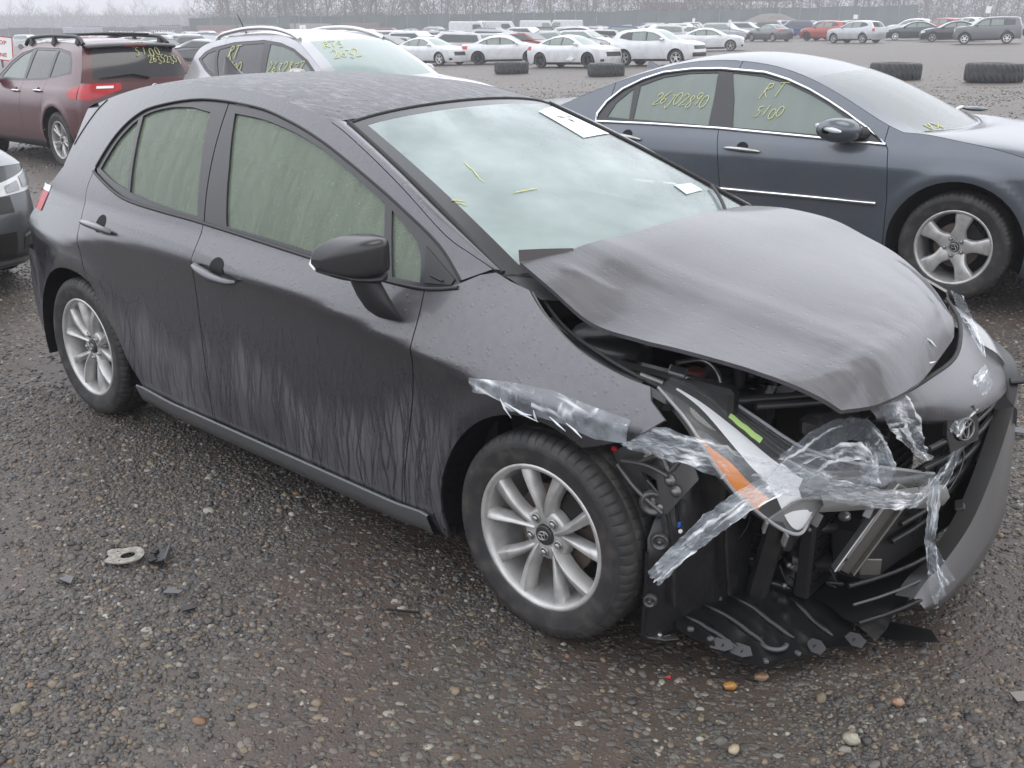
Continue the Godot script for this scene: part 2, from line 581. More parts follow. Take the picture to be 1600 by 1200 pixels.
# style: pairs (ten blades in pairs), star (five broad arms), twin (five split arms), disc (dark cap)
func make_wheel(parent: Node, at: Vector3, sg: float, R: float, rim: float, w: float, style: String, rim_mat: Material, tyre_mat: Material, turn := 0.0, steer := 0.0, fine := true) -> Node3D:
	var o := node("wheel", parent, at)
	var key := "%s%.3f%.3f%s" % [style, R, rim, fine]
	if not wheel_store.has(key):
		var s := {}
		s.tyre = tyre_mb(R, rim, w, 66 if fine else 0).mesh()
		var lip := w * 0.455
		var mb := MB.new()
		var seg := 64 if fine else 24
		mb.lathe([Vector2(rim - 0.030, -w * 0.42), Vector2(rim - 0.024, lip - 0.05), Vector2(rim - 0.014, lip - 0.014), Vector2(rim - 0.010, lip - 0.002), Vector2(rim - 0.002, lip + 0.004), Vector2(rim + 0.006, lip + 0.002), Vector2(rim + 0.008, lip - 0.008)], Vector3.ZERO, Vector3.BACK, Vector3.RIGHT, seg)
		var face := lip - 0.012
		var arms := []
		if style == "pairs":
			for i in 5:
				for d in [-1.0, 1.0]: arms.append([TAU * i / 5.0 + deg_to_rad(10.0) * d, TAU * i / 5.0 + deg_to_rad(17.5) * d, 0.027, 0.044, d])
		elif style == "star":
			for i in 5: arms.append([TAU * i / 5.0, TAU * i / 5.0, 0.075, 0.085, 0.0])
		elif style == "twin":
			for i in 5:
				for d in [-1.0, 1.0]: arms.append([TAU * i / 5.0 + 0.10 * d, TAU * i / 5.0 + 0.17 * d, 0.028, 0.034, 0.0])
		elif style == "disc":
			for i in 7: arms.append([TAU * i / 7.0, TAU * i / 7.0 + 0.1, 0.04, 0.06, 0.0])
		for a in arms:
			var rows := []
			var steps := 9 if fine else 3
			for i in steps + 1:
				var f := float(i) / steps
				var r := lerpf(0.04, rim - 0.012, f)
				var an := lerpf(a[0], a[1], smoothstep(0.0, 1.0, f))
				var wd := lerpf(a[2], a[3], f * f)
				if style == "star": wd = lerpf(0.115, 0.074, smoothstep(0.0, 0.45, f)) + 0.040 * smoothstep(0.45, 1.0, f)
				var u := Vector3(-sin(an), cos(an), 0)
				var c := Vector3(cos(an), sin(an), 0) * r
				var z := face - 0.022 * (1.0 - f) * (1.0 - f) + 0.004 * sin(f * PI)
				var tilt: float = 0.012 * a[4] * (1.0 - 0.4 * f)
				var ridge: float = 0.28 * wd * a[4] * (f - 0.3)
				if style == "star":
					rows.append(PackedVector3Array([c - u * wd * 0.5 + Vector3(0, 0, z - 0.035), c - u * wd * 0.48 + Vector3(0, 0, z - 0.010), c - u * wd * 0.36 + Vector3(0, 0, z - 0.001), c + Vector3(0, 0, z + 0.003), c + u * wd * 0.36 + Vector3(0, 0, z - 0.001), c + u * wd * 0.48 + Vector3(0, 0, z - 0.010), c + u * wd * 0.5 + Vector3(0, 0, z - 0.035)]))
				else:
					rows.append(PackedVector3Array([c - u * wd * 0.5 + Vector3(0, 0, z - 0.036), c - u * wd * 0.48 + Vector3(0, 0, z - 0.008 + tilt), c - u * (wd * 0.10 - ridge) + Vector3(0, 0, z + 0.003 + tilt * 0.5), c + u * (wd * 0.02 + ridge) + Vector3(0, 0, z + 0.003 + tilt * 0.4), c + u * wd * 0.48 + Vector3(0, 0, z - 0.008 - tilt), c + u * wd * 0.5 + Vector3(0, 0, z - 0.036)]))
			mb.grid(rows)
		# hub with five lug pockets
		mb.lathe([Vector2(0.085, face - 0.05), Vector2(0.080, face - 0.026), Vector2(0.070, face - 0.018), Vector2(0.034, face - 0.016), Vector2(0.033, face - 0.028), Vector2(0.0, face - 0.028)], Vector3.ZERO, Vector3.BACK, Vector3.RIGHT, 30)
		s.rim = mb.mesh()
		mb = MB.new()
		mb.lathe([Vector2(0.031, face - 0.03), Vector2(0.031, face - 0.012), Vector2(0.027, face - 0.009), Vector2(0.0, face - 0.008)], Vector3.ZERO, Vector3.BACK, Vector3.RIGHT, 24)
		s.cap = mb.mesh()
		s.nuts = []
		for i in 5:
			var a := TAU * (i + 0.5) / 5.0
			mb = MB.new()
			var c := Vector3(cos(a), sin(a), 0) * 0.054
			mb.lathe([Vector2(0.0145, face - 0.0155), Vector2(0.0145, face - 0.0120), Vector2(0.0115, face - 0.0115), Vector2(0.011, face - 0.018)], c, Vector3.BACK, Vector3.RIGHT, 16)
			mb.lathe([Vector2(0.0095, face - 0.02), Vector2(0.0095, face - 0.008), Vector2(0.006, face - 0.005), Vector2(0, face - 0.005)], c, Vector3.BACK, Vector3.RIGHT, 6)
			s.nuts.append(mb.mesh())
		mb = MB.new()
		mb.lathe([Vector2(0.06, 0.005), Vector2(0.085, 0.02), Vector2(0.09, 0.012), Vector2(0.138, 0.012), Vector2(0.140, 0.006), Vector2(0.140, -0.012), Vector2(0.07, -0.012)], Vector3.ZERO, Vector3.BACK, Vector3.RIGHT, 36)
		s.disc = mb.mesh()
		mb = MB.new()
		mb.box(Vector3(0.105, 0.075, 0.0), Vector3(0.10, 0.13, 0.075), Basis(Vector3.BACK, 0.62), 0.015)
		s.caliper = mb.mesh()
		mb = MB.new()
		mb.lathe([Vector2(rim - 0.02, -w * 0.36), Vector2(0.0, -w * 0.36)], Vector3.ZERO, Vector3.BACK, Vector3.RIGHT, 24)
		s.back = mb.mesh()
		wheel_store[key] = s
	var s: Dictionary = wheel_store[key]
	var spin := turn if sg > 0 else -turn
	o.basis = Basis(Vector3.UP, (0.0 if sg > 0 else PI) + steer) * Basis(Vector3.BACK, spin)
	put(s.tyre, "tyre", tyre_mat, o)
	put(s.rim, "rim", rim_mat, o)
	if fine:
		put(s.cap, "hub_cap", M.hubcap, o)
		for m in s.nuts: put(m, "lug_nut", M.steel, o)
		put(s.disc, "brake_disc", M.rusty, o)
		put(s.caliper, "brake_caliper", M.black, o)
	put(s.back, "inner_barrel", M.void, o)
	return o
func ovals(parent: Node, called: String, c: Vector3, bu: Vector3, bv: Vector3, r: float, m: Material):    # three linked ovals
	var mb := MB.new()
	for e in [[0.0, 0.0, 1.0, 0.68], [0.0, 0.05, 0.34, 0.62], [0.0, 0.36, 0.72, 0.26]]:
		var p := []
		for i in 25:
			var a := TAU * i / 24
			p.append(c + bu * ((e[0] + cos(a) * e[2]) * r) + bv * ((e[1] + sin(a) * e[3]) * r))
		mb.tube(p, r * 0.085, 6, false)
	put(mb, called, m, parent)
# ---------------------------------------------------------------- the wrecked hatchback
const YX := [-3.4, -3.0, -2.6, -2.2, -1.7, -1.36, -0.92, -0.49, -0.24, 0.0, 0.35, 0.6]
const YY := [0.885, 0.90, 0.915, 0.92, 0.905, 0.875, 0.846, 0.787, 0.757, 0.742, 0.735, 0.73]
var yc_table := PackedFloat32Array()
func crease_y(x: float) -> float:
	if yc_table.is_empty():
		var c := PackedVector2Array()
		for i in YX.size(): c.append(Vector2(YX[i], YY[i]))
		var q := curve2(c, 40)
		var xs := []
		var ys := []
		for p in q:
			xs.append(p.x); ys.append(p.y)
		for i in 401: yc_table.append(along(xs, ys, -3.4 + 0.01 * i))
	var f := clampf((x + 3.4) / 0.01, 0.0, 399.0)
	return lerpf(yc_table[int(f)], yc_table[int(f) + 1], f - int(f))
func HW(x: float, y: float) -> float:
	var d := y - crease_y(x)
	var sa := sqrt(d * d + 0.00006) - 0.0077
	var z := 0.888
	if d > 0.0: z -= 0.42 * sa + (0.35 + 0.35 * smoothstep(-0.55, -0.1, x)) * d * d
	else: z -= 0.022 * (1.0 - exp(-sa / 0.07))
	var q := (y - 0.36) / 0.12
	z += 0.006 * exp(-q * q)
	if y < 0.26: z -= (0.26 - y) * (0.26 - y) * 4.5
	for cx in [0.0, -2.64]:
		var r := (Vector2(x - cx, y - 0.315).length() - 0.40) / 0.05
		z += 0.012 * exp(-r * r)
	var hx := (x + 2.75) / 0.45
	var hy := (y - 0.72) / 0.16
	z += 0.012 * exp(-hx * hx - hy * hy)
	if x > 0.1: z -= 0.15 * (x - 0.1) * (x - 0.1)
	if x < -2.6: z -= 0.24 * (x + 2.6) * (x + 2.6)
	var e := y - 0.96
	var G := 0.826 - 0.35 * e - 0.5 * e * e if e > 0.0 else 0.826 - 0.6 * e
	if x < -1.9: G -= 0.05 * pow((-1.9 - x) / 0.8, 2)
	var h := maxf(0.012 - absf(z - G), 0.0) / 0.012
	return minf(z, G) - h * h * 0.003
func side_uv(p: Vector3) -> Vector2: return Vector2((p.x + 3.6) / 4.3, 1.0 - p.y / 1.6)
func top_uv(p: Vector3) -> Vector2: return Vector2((p.x + 3.3) / 4.4, (p.z + 1.0) / 2.0)

func hatch_paint():
	var r := RandomNumberGenerator.new()
	r.seed = 11
	# side: clean wet paint, road film over the lower half with rain trails washed through it
	var W := 1536
	var H := 640
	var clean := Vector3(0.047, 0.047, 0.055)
	var film := Vector3(0.152, 0.146, 0.155)  # road film tone, also used for the painted sky light
	var im := Image.create(W, H, false, Image.FORMAT_RGB8)
	var amount := PackedFloat32Array()
	amount.resize(W * H)
	var n1 := noise(0.006, 4, 3)
	var n2 := noise(0.03, 3, 4)
	var n3 := noise(0.0022, 3, 8)
	for x in W:
		var wx := -3.6 + 4.3 * x / W
		var top := 0.60 + 0.16 * n1.get_noise_2d(x, 0) + 0.05 * n2.get_noise_2d(x * 2.0, 9)
		top += 0.10 * smoothstep(-2.4, -3.0, wx) - 0.06 * smoothstep(-0.25, 0.2, wx)
		for y in H:
			var wy := 1.6 * (1.0 - float(y) / H)
			var f := 0.06 + 0.10 * maxf(0.0, n3.get_noise_2d(x, y))
			# fine standing drops above the crease, with sky light painted in as a paler tone
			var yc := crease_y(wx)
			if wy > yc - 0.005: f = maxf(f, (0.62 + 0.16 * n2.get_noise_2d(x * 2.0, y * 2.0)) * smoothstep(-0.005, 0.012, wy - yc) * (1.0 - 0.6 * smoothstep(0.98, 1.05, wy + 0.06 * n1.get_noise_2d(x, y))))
			if wy < top: f = clampf(0.58 + 0.5 * n1.get_noise_2d(x, y * 0.35) + 0.18 * n2.get_noise_2d(x * 3.0, y), 0.05, 0.95) * smoothstep(0.0, 0.12, top - wy)
			amount[y * W + x] = f
	for i in 520:                                   # trails
		var x := r.randf_range(0, W)
		var wy := r.randf_range(0.56, 0.74)
		var y := H * (1.0 - wy / 1.6)
		var width := 0.4 + 1.3 * pow(r.randf(), 2.5)
		var stop := H * (1.0 - (0.14 + 0.34 * pow(r.randf(), 2.0)) / 1.6)
		var drift := 0.0
		while y < stop:
			drift = clampf(drift + r.randf_range(-0.16, 0.16), -0.5, 0.6)
			x += drift * 0.5
			for dx in range(-3, 4):
				var xi := int(x) + dx
				if xi >= 0 and xi < W and absf(dx) <= width + 0.5:
					var keep := clampf((absf(dx) - width + 0.5), 0.06, 1.0)
					amount[int(y) * W + xi] *= keep
			y += 1.0
	for i in 900:                                   # drips on the upper panels that have run and dried
		var x := r.randi_range(2, W - 3)
		var y := int(H * (1.0 - r.randf_range(0.62, 1.5) / 1.6))
		var L := r.randi_range(6, 46)
		var a := r.randf_range(0.08, 0.34)
		for s in L:
			if y + s < H: amount[(y + s) * W + x] = minf(1.0, amount[(y + s) * W + x] + a * (1.0 - float(s) / L))
	var ro := Image.create(W, H, false, Image.FORMAT_RGB8)
	for y in H:
		for x in W:
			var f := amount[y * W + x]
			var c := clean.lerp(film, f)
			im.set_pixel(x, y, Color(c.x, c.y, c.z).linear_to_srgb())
			var q := 0.27 + 0.36 * f
			ro.set_pixel(x, y, Color(q, q, q))
	var m := mat(Color.WHITE, 1.0, 0.62)
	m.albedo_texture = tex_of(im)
	m.roughness_texture = tex_of(ro)
	m.roughness_texture_channel = BaseMaterial3D.TEXTURE_CHANNEL_RED
	m.normal_enabled = true
	m.normal_scale = 0.30
	# beads for the side are made on the same picture, only where the panel looks up at the rain
	var hi := Image.create(W, H, false, Image.FORMAT_RGB8)
	hi.fill(Color(0.2, 0.2, 0.2))
	for i in 9000:
		var cx := r.randi_range(5, W - 6)
		var wy := r.randf_range(0.60, 1.5)
		var wx := -3.6 + 4.3 * cx / W
		if wy < crease_y(wx) - 0.02 and r.randf() < 0.85: continue
		var cy := int(H * (1.0 - wy / 1.6))
		var rad := 0.7 + pow(r.randf(), 3.0) * 1.3
		for dx in range(-3, 4):
			for dy in range(-3, 4):
				var d := Vector2(dx, dy).length() / rad
				if d < 1.0 and cy + dy > 0:
					var h := 0.2 + 0.7 * sqrt(1.0 - d * d)
					hi.set_pixel(cx + dx, cy + dy, Color(h, h, h))
	hi.bump_map_to_normal_map(2.5)
	m.normal_texture = tex_of(hi)
	m.clearcoat_enabled = true
	m.clearcoat = 0.8
	m.clearcoat_roughness = 0.12
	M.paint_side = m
	# top: wet paint with sky light painted in, water sheets running down the panels in thin trails
	var T := 1024
	var it := Image.create(T, T, false, Image.FORMAT_RGB8)
	var rt := Image.create(T, T, false, Image.FORMAT_RGB8)
	var n5 := noise(0.012, 4, 21)
	var n6 := noise(0.05, 3, 22)
	for y in T:
		for x in T:
			var s := 0.5 + 0.5 * n5.get_noise_2d(x * 0.5, y * 0.9)
			s = 0.6 * s + 0.4 * (0.5 + 0.5 * n6.get_noise_2d(x * 0.18, y * 1.3))
			s = smoothstep(0.25, 0.75, s)
			var c := clean.lerp(film, 0.16 + 0.26 * s)
			it.set_pixel(x, y, Color(c.x, c.y, c.z).linear_to_srgb())
			var q := 0.36 + 0.08 * s
			rt.set_pixel(x, y, Color(q, q, q))
	m = mat(Color.WHITE, 1.0, 0.35)
	m.albedo_texture = tex_of(it)
	m.roughness_texture = tex_of(rt)
	m.normal_enabled = true
	m.normal_scale = 0.32
	var ht: Image = M.bead_height.get_image()
	ht = ht.duplicate()
	var big := Image.create(2048, 1024, false, Image.FORMAT_RGB8)
	big.blit_rect(ht, Rect2i(0, 0, 1024, 1024), Vector2i(0, 0))
	big.blit_rect(ht, Rect2i(0, 0, 1024, 1024), Vector2i(1024, 0))
	for i in 900:                                   # trails down the panel
		var x := float(r.randi_range(0, 2047))
		var y := float(r.randi_range(0, 1023))
		var L := r.randi_range(30, 160)
		for s in L:
			y += r.randf_range(-0.35, 0.35)
			x += 1.0
			var xi := int(x) % 2048
			var yi := posmod(int(y), 1024)
			big.set_pixel(xi, yi, Color(0.42, 0.42, 0.42))
			big.set_pixel(xi, posmod(yi + 1, 1024), Color(0.42, 0.42, 0.42))
	big.bump_map_to_normal_map(2.5)
	m.normal_texture = tex_of(big)
	m.clearcoat_enabled = true
	m.clearcoat = 0.5
	m.clearcoat_roughness = 0.12
	M.paint_top = m
	# roof: duller copy of the paint, shade put into its colour; fine drops, pale dried runs
	var ir := Image.create(T, T, false, Image.FORMAT_RGB8)
	for y in T:
		for x in T:
			var s := smoothstep(0.45, 0.8, 0.5 + 0.5 * n6.get_noise_2d(x * 0.9, y * 0.9))
			var c := clean.lerp(film, 0.05 + 0.6 * s)
			ir.set_pixel(x, y, Color(c.x, c.y, c.z).linear_to_srgb())
	for i in 260:
		var x := float(r.randi_range(100, 620))
		var y := float(r.randi_range(180, 820))
		var slope := (y - 500.0) / 500.0 + r.randf_range(-0.25, 0.25)
		for s in r.randi_range(12, 90):
			x -= 1.0 * r.randf_range(0.4, 1.0)
			y += slope + r.randf_range(-0.6, 0.6)
			if x > 2 and y > 2 and y < T - 3:
				var tone := lin(0.34, 0.35, 0.36).lerp(lin(0.14, 0.14, 0.145), r.randf())
				ir.set_pixel(int(x), int(y), tone)
				if i % 3 == 0: ir.set_pixel(int(x), int(y) + 1, tone)
	M.paint_roof = mat(Color.WHITE, 0.44, 0.2)
	M.paint_roof.albedo_texture = tex_of(ir)
	M.paint_roof.normal_enabled = true
	M.paint_roof.normal_texture = m.normal_texture
	M.paint_roof.normal_scale = 0.9
	# fogged glass: breath inside, drops and runs outside
	var G := 1024
	var gi := Image.create(G, G, false, Image.FORMAT_RGBA8)
	var n7 := noise(0.012, 4, 41, FastNoiseLite.TYPE_PERLIN)
	var n8 := noise(0.05, 2, 42)
	for y in G:
		for x in G:
			var s := 0.5 + 0.5 * n7.get_noise_2d(x * 1.9, y * 0.09)
			var u := 0.5 + 0.5 * n8.get_noise_2d(x, y * 0.25)
			var a := clampf(0.54 + 0.12 * (s - 0.5) + 0.10 * (u - 0.5), 0.35, 0.9)
			var c := Vector3(0.175, 0.225, 0.160).lerp(Vector3(0.215, 0.262, 0.197), clampf(s * 0.7 + u * 0.3, 0, 1))
			var q := Color(c.x, c.y, c.z).linear_to_srgb()
			q.a = a
			gi.set_pixel(x, y, q)
	for i in 2600:                                  # drops
		var x := r.randi_range(2, G - 3)
		var y := r.randi_range(2, G - 3)
		var q: Color = lin(0.40, 0.46, 0.40) if r.randf() < 0.6 else lin(0.09, 0.12, 0.09)
		q.a = 0.9
		gi.set_pixel(x, y, q)
		if r.randf() < 0.35: gi.set_pixel(x, y + 1, q)
	var g := mat(Color(1, 1, 1, 0.999), 0.16)
	g.transparency = BaseMaterial3D.TRANSPARENCY_ALPHA
	g.albedo_texture = tex_of(gi)
	g.normal_enabled = true
	g.normal_scale = 0.12
	g.normal_texture = M.beads
	M.glass_side = g
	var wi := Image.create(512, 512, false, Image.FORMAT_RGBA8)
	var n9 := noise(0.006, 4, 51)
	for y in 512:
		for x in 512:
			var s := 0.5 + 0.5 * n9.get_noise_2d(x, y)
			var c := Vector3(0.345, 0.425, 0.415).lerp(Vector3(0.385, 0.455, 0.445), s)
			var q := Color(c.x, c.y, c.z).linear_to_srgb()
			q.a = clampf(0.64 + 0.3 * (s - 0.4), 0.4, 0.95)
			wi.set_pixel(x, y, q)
	g = mat(Color(1, 1, 1, 0.999), 0.14)
	g.transparency = BaseMaterial3D.TRANSPARENCY_ALPHA
	g.albedo_texture = tex_of(wi)
	g.normal_enabled = true
	g.normal_scale = 0.2
	g.normal_texture = M.beads
	g.uv1_scale = Vector3(1, 1, 1)
	M.glass_front = g

func build_hatchback():
	hatch_paint()
	var car := thing("wrecked_hatchback", "dark grey wet hatchback whose crushed front end is held by clear tape", "car")
	hatch_body(car)
	hatch_glass(car)
	hatch_fittings(car)
	hatch_cabin(car)
	hatch_hood(car)
	hatch_front(car)
	hatch_tape(car)

const H_CANT := [-0.282, 1.033, -0.379, 1.064, -0.492, 1.103, -0.736, 1.216, -0.96, 1.307, -1.176, 1.378, -1.417, 1.424, -1.694, 1.451, -2.14, 1.458, -2.427, 1.440, -2.718, 1.383, -2.95, 1.318]
const H_SEAM := [-0.376, 0.990, -0.502, 1.074, -0.70, 1.157, -0.841, 1.210, -1.0, 1.264, -1.192, 1.321, -1.40, 1.368, -1.624, 1.400, -1.984, 1.408, -2.285, 1.367, -2.42, 1.32, -2.52, 1.235, -2.60, 1.105]
func hatch_body(car: Node3D):
	var cant := curve2(V2(H_CANT), 5)
	var seam := curve2(V2(H_SEAM), 5)
	var belt := curve2(V2([-2.605, 1.085, -2.40, 1.038, -2.229, 1.013, -1.95, 1.003, -1.663, 0.996, -1.041, 0.969, -0.657, 0.953, -0.49, 0.953]), 5)
	var farch := arc2(Vector2(0, 0.315), 0.372, -14, 194, 40)
	var rarch := arc2(Vector2(-2.64, 0.315), 0.362, -12, 190, 40)
	var d1 := curve2(V2([-0.545, 0.17, -0.548, 0.30, -0.530, 0.445, -0.500, 0.62, -0.484, 0.755, -0.482, 0.87, -0.494, 0.957]), 5)
	var d2 := curve2(V2([-1.640, 0.17, -1.645, 0.36, -1.663, 0.523, -1.668, 0.76, -1.664, 0.89, -1.662, 0.997]), 5)
	var d3 := curve2(V2([-2.145, 0.225, -2.20, 0.30, -2.277, 0.405, -2.37, 0.48, -2.455, 0.58, -2.525, 0.75, -2.60, 0.915, -2.63, 1.01, -2.606, 1.086]), 5)
	var shapes := {}
	shapes.front_fender = join([V2([-0.372, 0.17]), d1, V2([-0.43, 0.966, -0.385, 0.982, -0.32, 1.016, -0.272, 1.028, -0.211, 1.012]), curve2(V2([-0.142, 1.000, -0.060, 0.952, 0.085, 0.893, 0.222, 0.862, 0.331, 0.849]), 4), V2([0.345, 0.82, 0.399, 0.785, 0.310, 0.709]), arc2(Vector2(0, 0.315), 0.372, 64, 194, 30)])
	shapes.front_door = join([rev(d1), V2([-1.0, 0.17]), d2, V2([-1.640, 0.996]), belt_part(belt, -1.66, -0.494)])
	shapes.rear_door = join([rev(d2), V2([-1.9, 0.165]), d3, belt_part(belt, -2.60, -1.664)])
	# quarter: from the rear door to the tail, up over the window to the seam
	shapes.quarter_panel = join([V2([-2.145, 0.225]), d3, rev(seam), cant, V2([-2.95, 1.318, -2.935, 1.19, -2.975, 1.07, -3.06, 1.005]), V2([-3.15, 0.965, -3.215, 0.83, -3.235, 0.63, -3.25, 0.45, -3.20, 0.28, -3.09, 0.21, -3.04, 0.21]), rev(oval2(Vector2(-2.655, 0.315), 0.400, 0.360, -14, 196, 40))])
	for sg in [1.0, -1.0]:
		for s in shapes:
			if s == "front_fender" and sg < 0: continue
			var mb := MB.new()
			panel(mb, inset(shapes[s], 0.0022), [], HW, 0.028 if sg > 0 else 0.06, sg)
			mb.map(side_uv)
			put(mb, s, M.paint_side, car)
	# left fender is whole but shoved back a little under the hood
	var lf := MB.new()
	var left := join([V2([-0.372, 0.17]), d1, V2([-0.43, 0.966, -0.33, 0.985, -0.211, 1.004]), curve2(V2([-0.142, 1.000, -0.060, 0.962, 0.085, 0.92, 0.222, 0.885, 0.36, 0.85, 0.48, 0.80]), 4), V2([0.50, 0.70, 0.40, 0.62]), arc2(Vector2(0, 0.315), 0.372, 36, 194, 30)])
	panel(lf, left, [], HW, 0.06, -1.0)
	lf.map(side_uv)
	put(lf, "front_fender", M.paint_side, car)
	# dark inner shell seen through the gaps, and the floor
	var shell := MB.new()
	var hull := join([V2([-0.42, 0.24]), d1, V2([-0.48, 0.985]), rev(belt), V2([-2.66, 1.09, -3.05, 0.96, -3.18, 0.6, -3.1, 0.35, -3.03, 0.35]), rev(arc2(Vector2(-2.64, 0.315), 0.40, 0, 178, 20)), V2([-2.2, 0.24])])
	for sg in [1.0, -1.0]: panel(shell, hull, [], HW, 0.12, sg, -0.028, 0.0)
	put(shell, "inner_shell", M.void, car)
	var floor_mb := MB.new()
	floor_mb.box(Vector3(-1.32, 0.175, 0), Vector3(1.84, 0.05, 1.58))
	floor_mb.box(Vector3(-2.75, 0.34, 0), Vector3(0.95, 0.05, 1.0))
	put(floor_mb, "floor_pan", M.void, car)
	# roof
	var roof := MB.new()
	var side := cant.slice(25)
	var rows := []
	for i in side.size():
		var p := side[i]
		var f := float(i) / (side.size() - 1)
		var zw := HW(p.x, p.y)
		var row := PackedVector3Array()
		for j in 29:
			var s := -1.0 + 2.0 * j / 28.0
			var q := 1.0 - s * s
			var bow := 0.085 * q * (1.0 - smoothstep(0.0, 0.35, f)) - 0.05 * q * smoothstep(0.6, 1.0, f)
			row.append(Vector3(p.x + bow, p.y + 0.017 * q * sin(clampf(f, 0.12, 0.95) * PI * 0.9) + 0.011 * (1.0 - pow(absf(s), 6.0)) - 0.004, s * zw))
		rows.append(row)
	roof.grid(rows, true)
	roof.map(top_uv)
	put(roof, "roof", M.paint_roof, car)
	# spoiler lip, rear glass, tailgate and rear bumper
	var tail := [[-2.95, 1.318], [-3.02, 1.285]]
	var sp := MB.new()
	rows = []
	for q in [[-2.86, 1.342, 0.98], [-2.95, 1.318, 0.96], [-2.985, 1.295, 0.94], [-2.98, 1.272, 0.94], [-2.88, 1.262, 0.95]]:
		var row := PackedVector3Array()
		for j in 21:
			var s := -1.0 + 2.0 * j / 20.0
			row.append(Vector3(q[0] - 0.07 * (1.0 - s * s), q[1] + 0.035 * (1.0 - s * s), s * q[2] * 0.575))
		rows.append(row)
	sp.grid(rows, true)
	sp.map(top_uv)
	put(sp, "roof_spoiler", M.paint_top, car)
	var hatch_rows := []
	for q in [[-2.90, 1.27, 0.56, -0.10], [-2.965, 1.10, 0.64, -0.13], [-3.10, 0.985, 0.70, -0.13], [-3.19, 0.80, 0.73, -0.15], [-3.21, 0.66, 0.74, -0.15]]:
		var row := PackedVector3Array()
		for j in 21:
			var s := -1.0 + 2.0 * j / 20.0
			row.append(Vector3(q[0] + q[3] * (1.0 - s * s), q[1], s * q[2]))
		hatch_rows.append(row)
	var rg := MB.new()
	rg.grid(hatch_rows.slice(0, 3))
	put(rg, "rear_window", M.black_gloss, car)
	rg = MB.new()
	rg.grid(hatch_rows.slice(2, 5))
	rg.map(top_uv)
	put(rg, "tailgate", M.paint_side, car)
	var rb := MB.new()
	rows = []
	for i in 9:
		var f := i / 8.0
		var y := lerpf(0.66, 0.20, f)
		var row := PackedVector3Array()
		for j in 33:
			var a := PI * (float(j) / 32.0 - 0.5)
			var xe := along([0.20, 0.28, 0.45, 0.63, 0.70], [-3.06, -3.195, -3.245, -3.23, -3.225], y)
			var zw := HW(xe, maxf(y, 0.2)) - 0.001
			var deep := 0.20 + 0.03 * sin(f * PI)
			row.append(Vector3(xe - deep * pow(maxf(cos(a), 0.0), 0.5) + 0.05 * f * f * cos(a), y, signf(sin(a)) * pow(absf(sin(a)), 0.6) * zw))
		rows.append(row)
	rb.grid(rows)
	rb.map(side_uv)
	put(rb, "rear_bumper", M.paint_side, car)
	# side skirts
	for sg in [1.0, -1.0]:
		var sk := MB.new()
		var sec := [[0.238, 0.004], [0.246, 0.016], [0.238, 0.024], [0.20, 0.026], [0.168, 0.014], [0.150, -0.02], [0.148, -0.10]]
		rows = []
		for q in sec:
			var row := PackedVector3Array()
			for j in 41:
				var x := lerpf(-2.18, -0.42, j / 40.0)
				var lift := 0.014 * smoothstep(-1.9, -2.18, x) + 0.012 * smoothstep(-0.6, -0.42, x)
				row.append(Vector3(x, q[0] + lift, (HW(x, maxf(q[0], 0.2)) + q[1]) * sg))
			rows.append(row)
		sk.grid(rows, sg < 0)
		put(sk, "side_skirt", M.skirt, car)
	# arch linings
	for w in [[0.0, 1.0], [0.0, -1.0], [-2.64, 1.0], [-2.64, -1.0]]:
		var mb := MB.new()
		rows = []
		for z in [0.872, 0.80, 0.56, 0.555]:
			var row := PackedVector3Array()
			for j in 25:
				var a := deg_to_rad(lerpf(-14 if w[0] < -1 else (62 if w[1] > 0 else 10), 196, j / 24.0))
				var r := 0.385 if z > 0.555 else 0.12
				row.append(Vector3(w[0] + cos(a) * r, 0.315 + sin(a) * r, z * w[1]))
			rows.append(row)
		mb.grid(rows)
		put(mb, "arch_liner", M.liner, car)
	make_wheel(car, Vector3(0, 0.314, 0.765), 1.0, 0.316, 0.2185, 0.205, "pairs", M.alloy, M.tyre, 0.33, 0.0)
	make_wheel(car, Vector3(-2.64, 0.314, 0.765), 1.0, 0.316, 0.2185, 0.205, "pairs", M.alloy, M.tyre, 0.18)
	for w in car.get_children():
		if w.name.begins_with("wheel"): ovals(w, "emblem", Vector3(0, 0, 0.205 * 0.455 - 0.019), Vector3.RIGHT, Vector3.UP, 0.019, M.steel)
	make_wheel(car, Vector3(0, 0.314, -0.765), -1.0, 0.316, 0.2185, 0.205, "pairs", M.alloy, M.tyre, 0.1)
	make_wheel(car, Vector3(-2.64, 0.314, -0.765), -1.0, 0.316, 0.2185, 0.205, "pairs", M.alloy, M.tyre, 0.9)
	for x in [0.0, -2.64]:
		var mb := MB.new()
		mb.tube([Vector3(x, 0.28, 0.70), Vector3(x, 0.26, 0), Vector3(x, 0.28, -0.70)], 0.035, 8)
		put(mb, "axle", M.void, car)

func belt_part(b: PackedVector2Array, x0: float, x1: float) -> PackedVector2Array:
	var o := PackedVector2Array()
	for p in b:
		if p.x > x0 + 0.001 and p.x < x1 - 0.001: o.append(p)
	return o

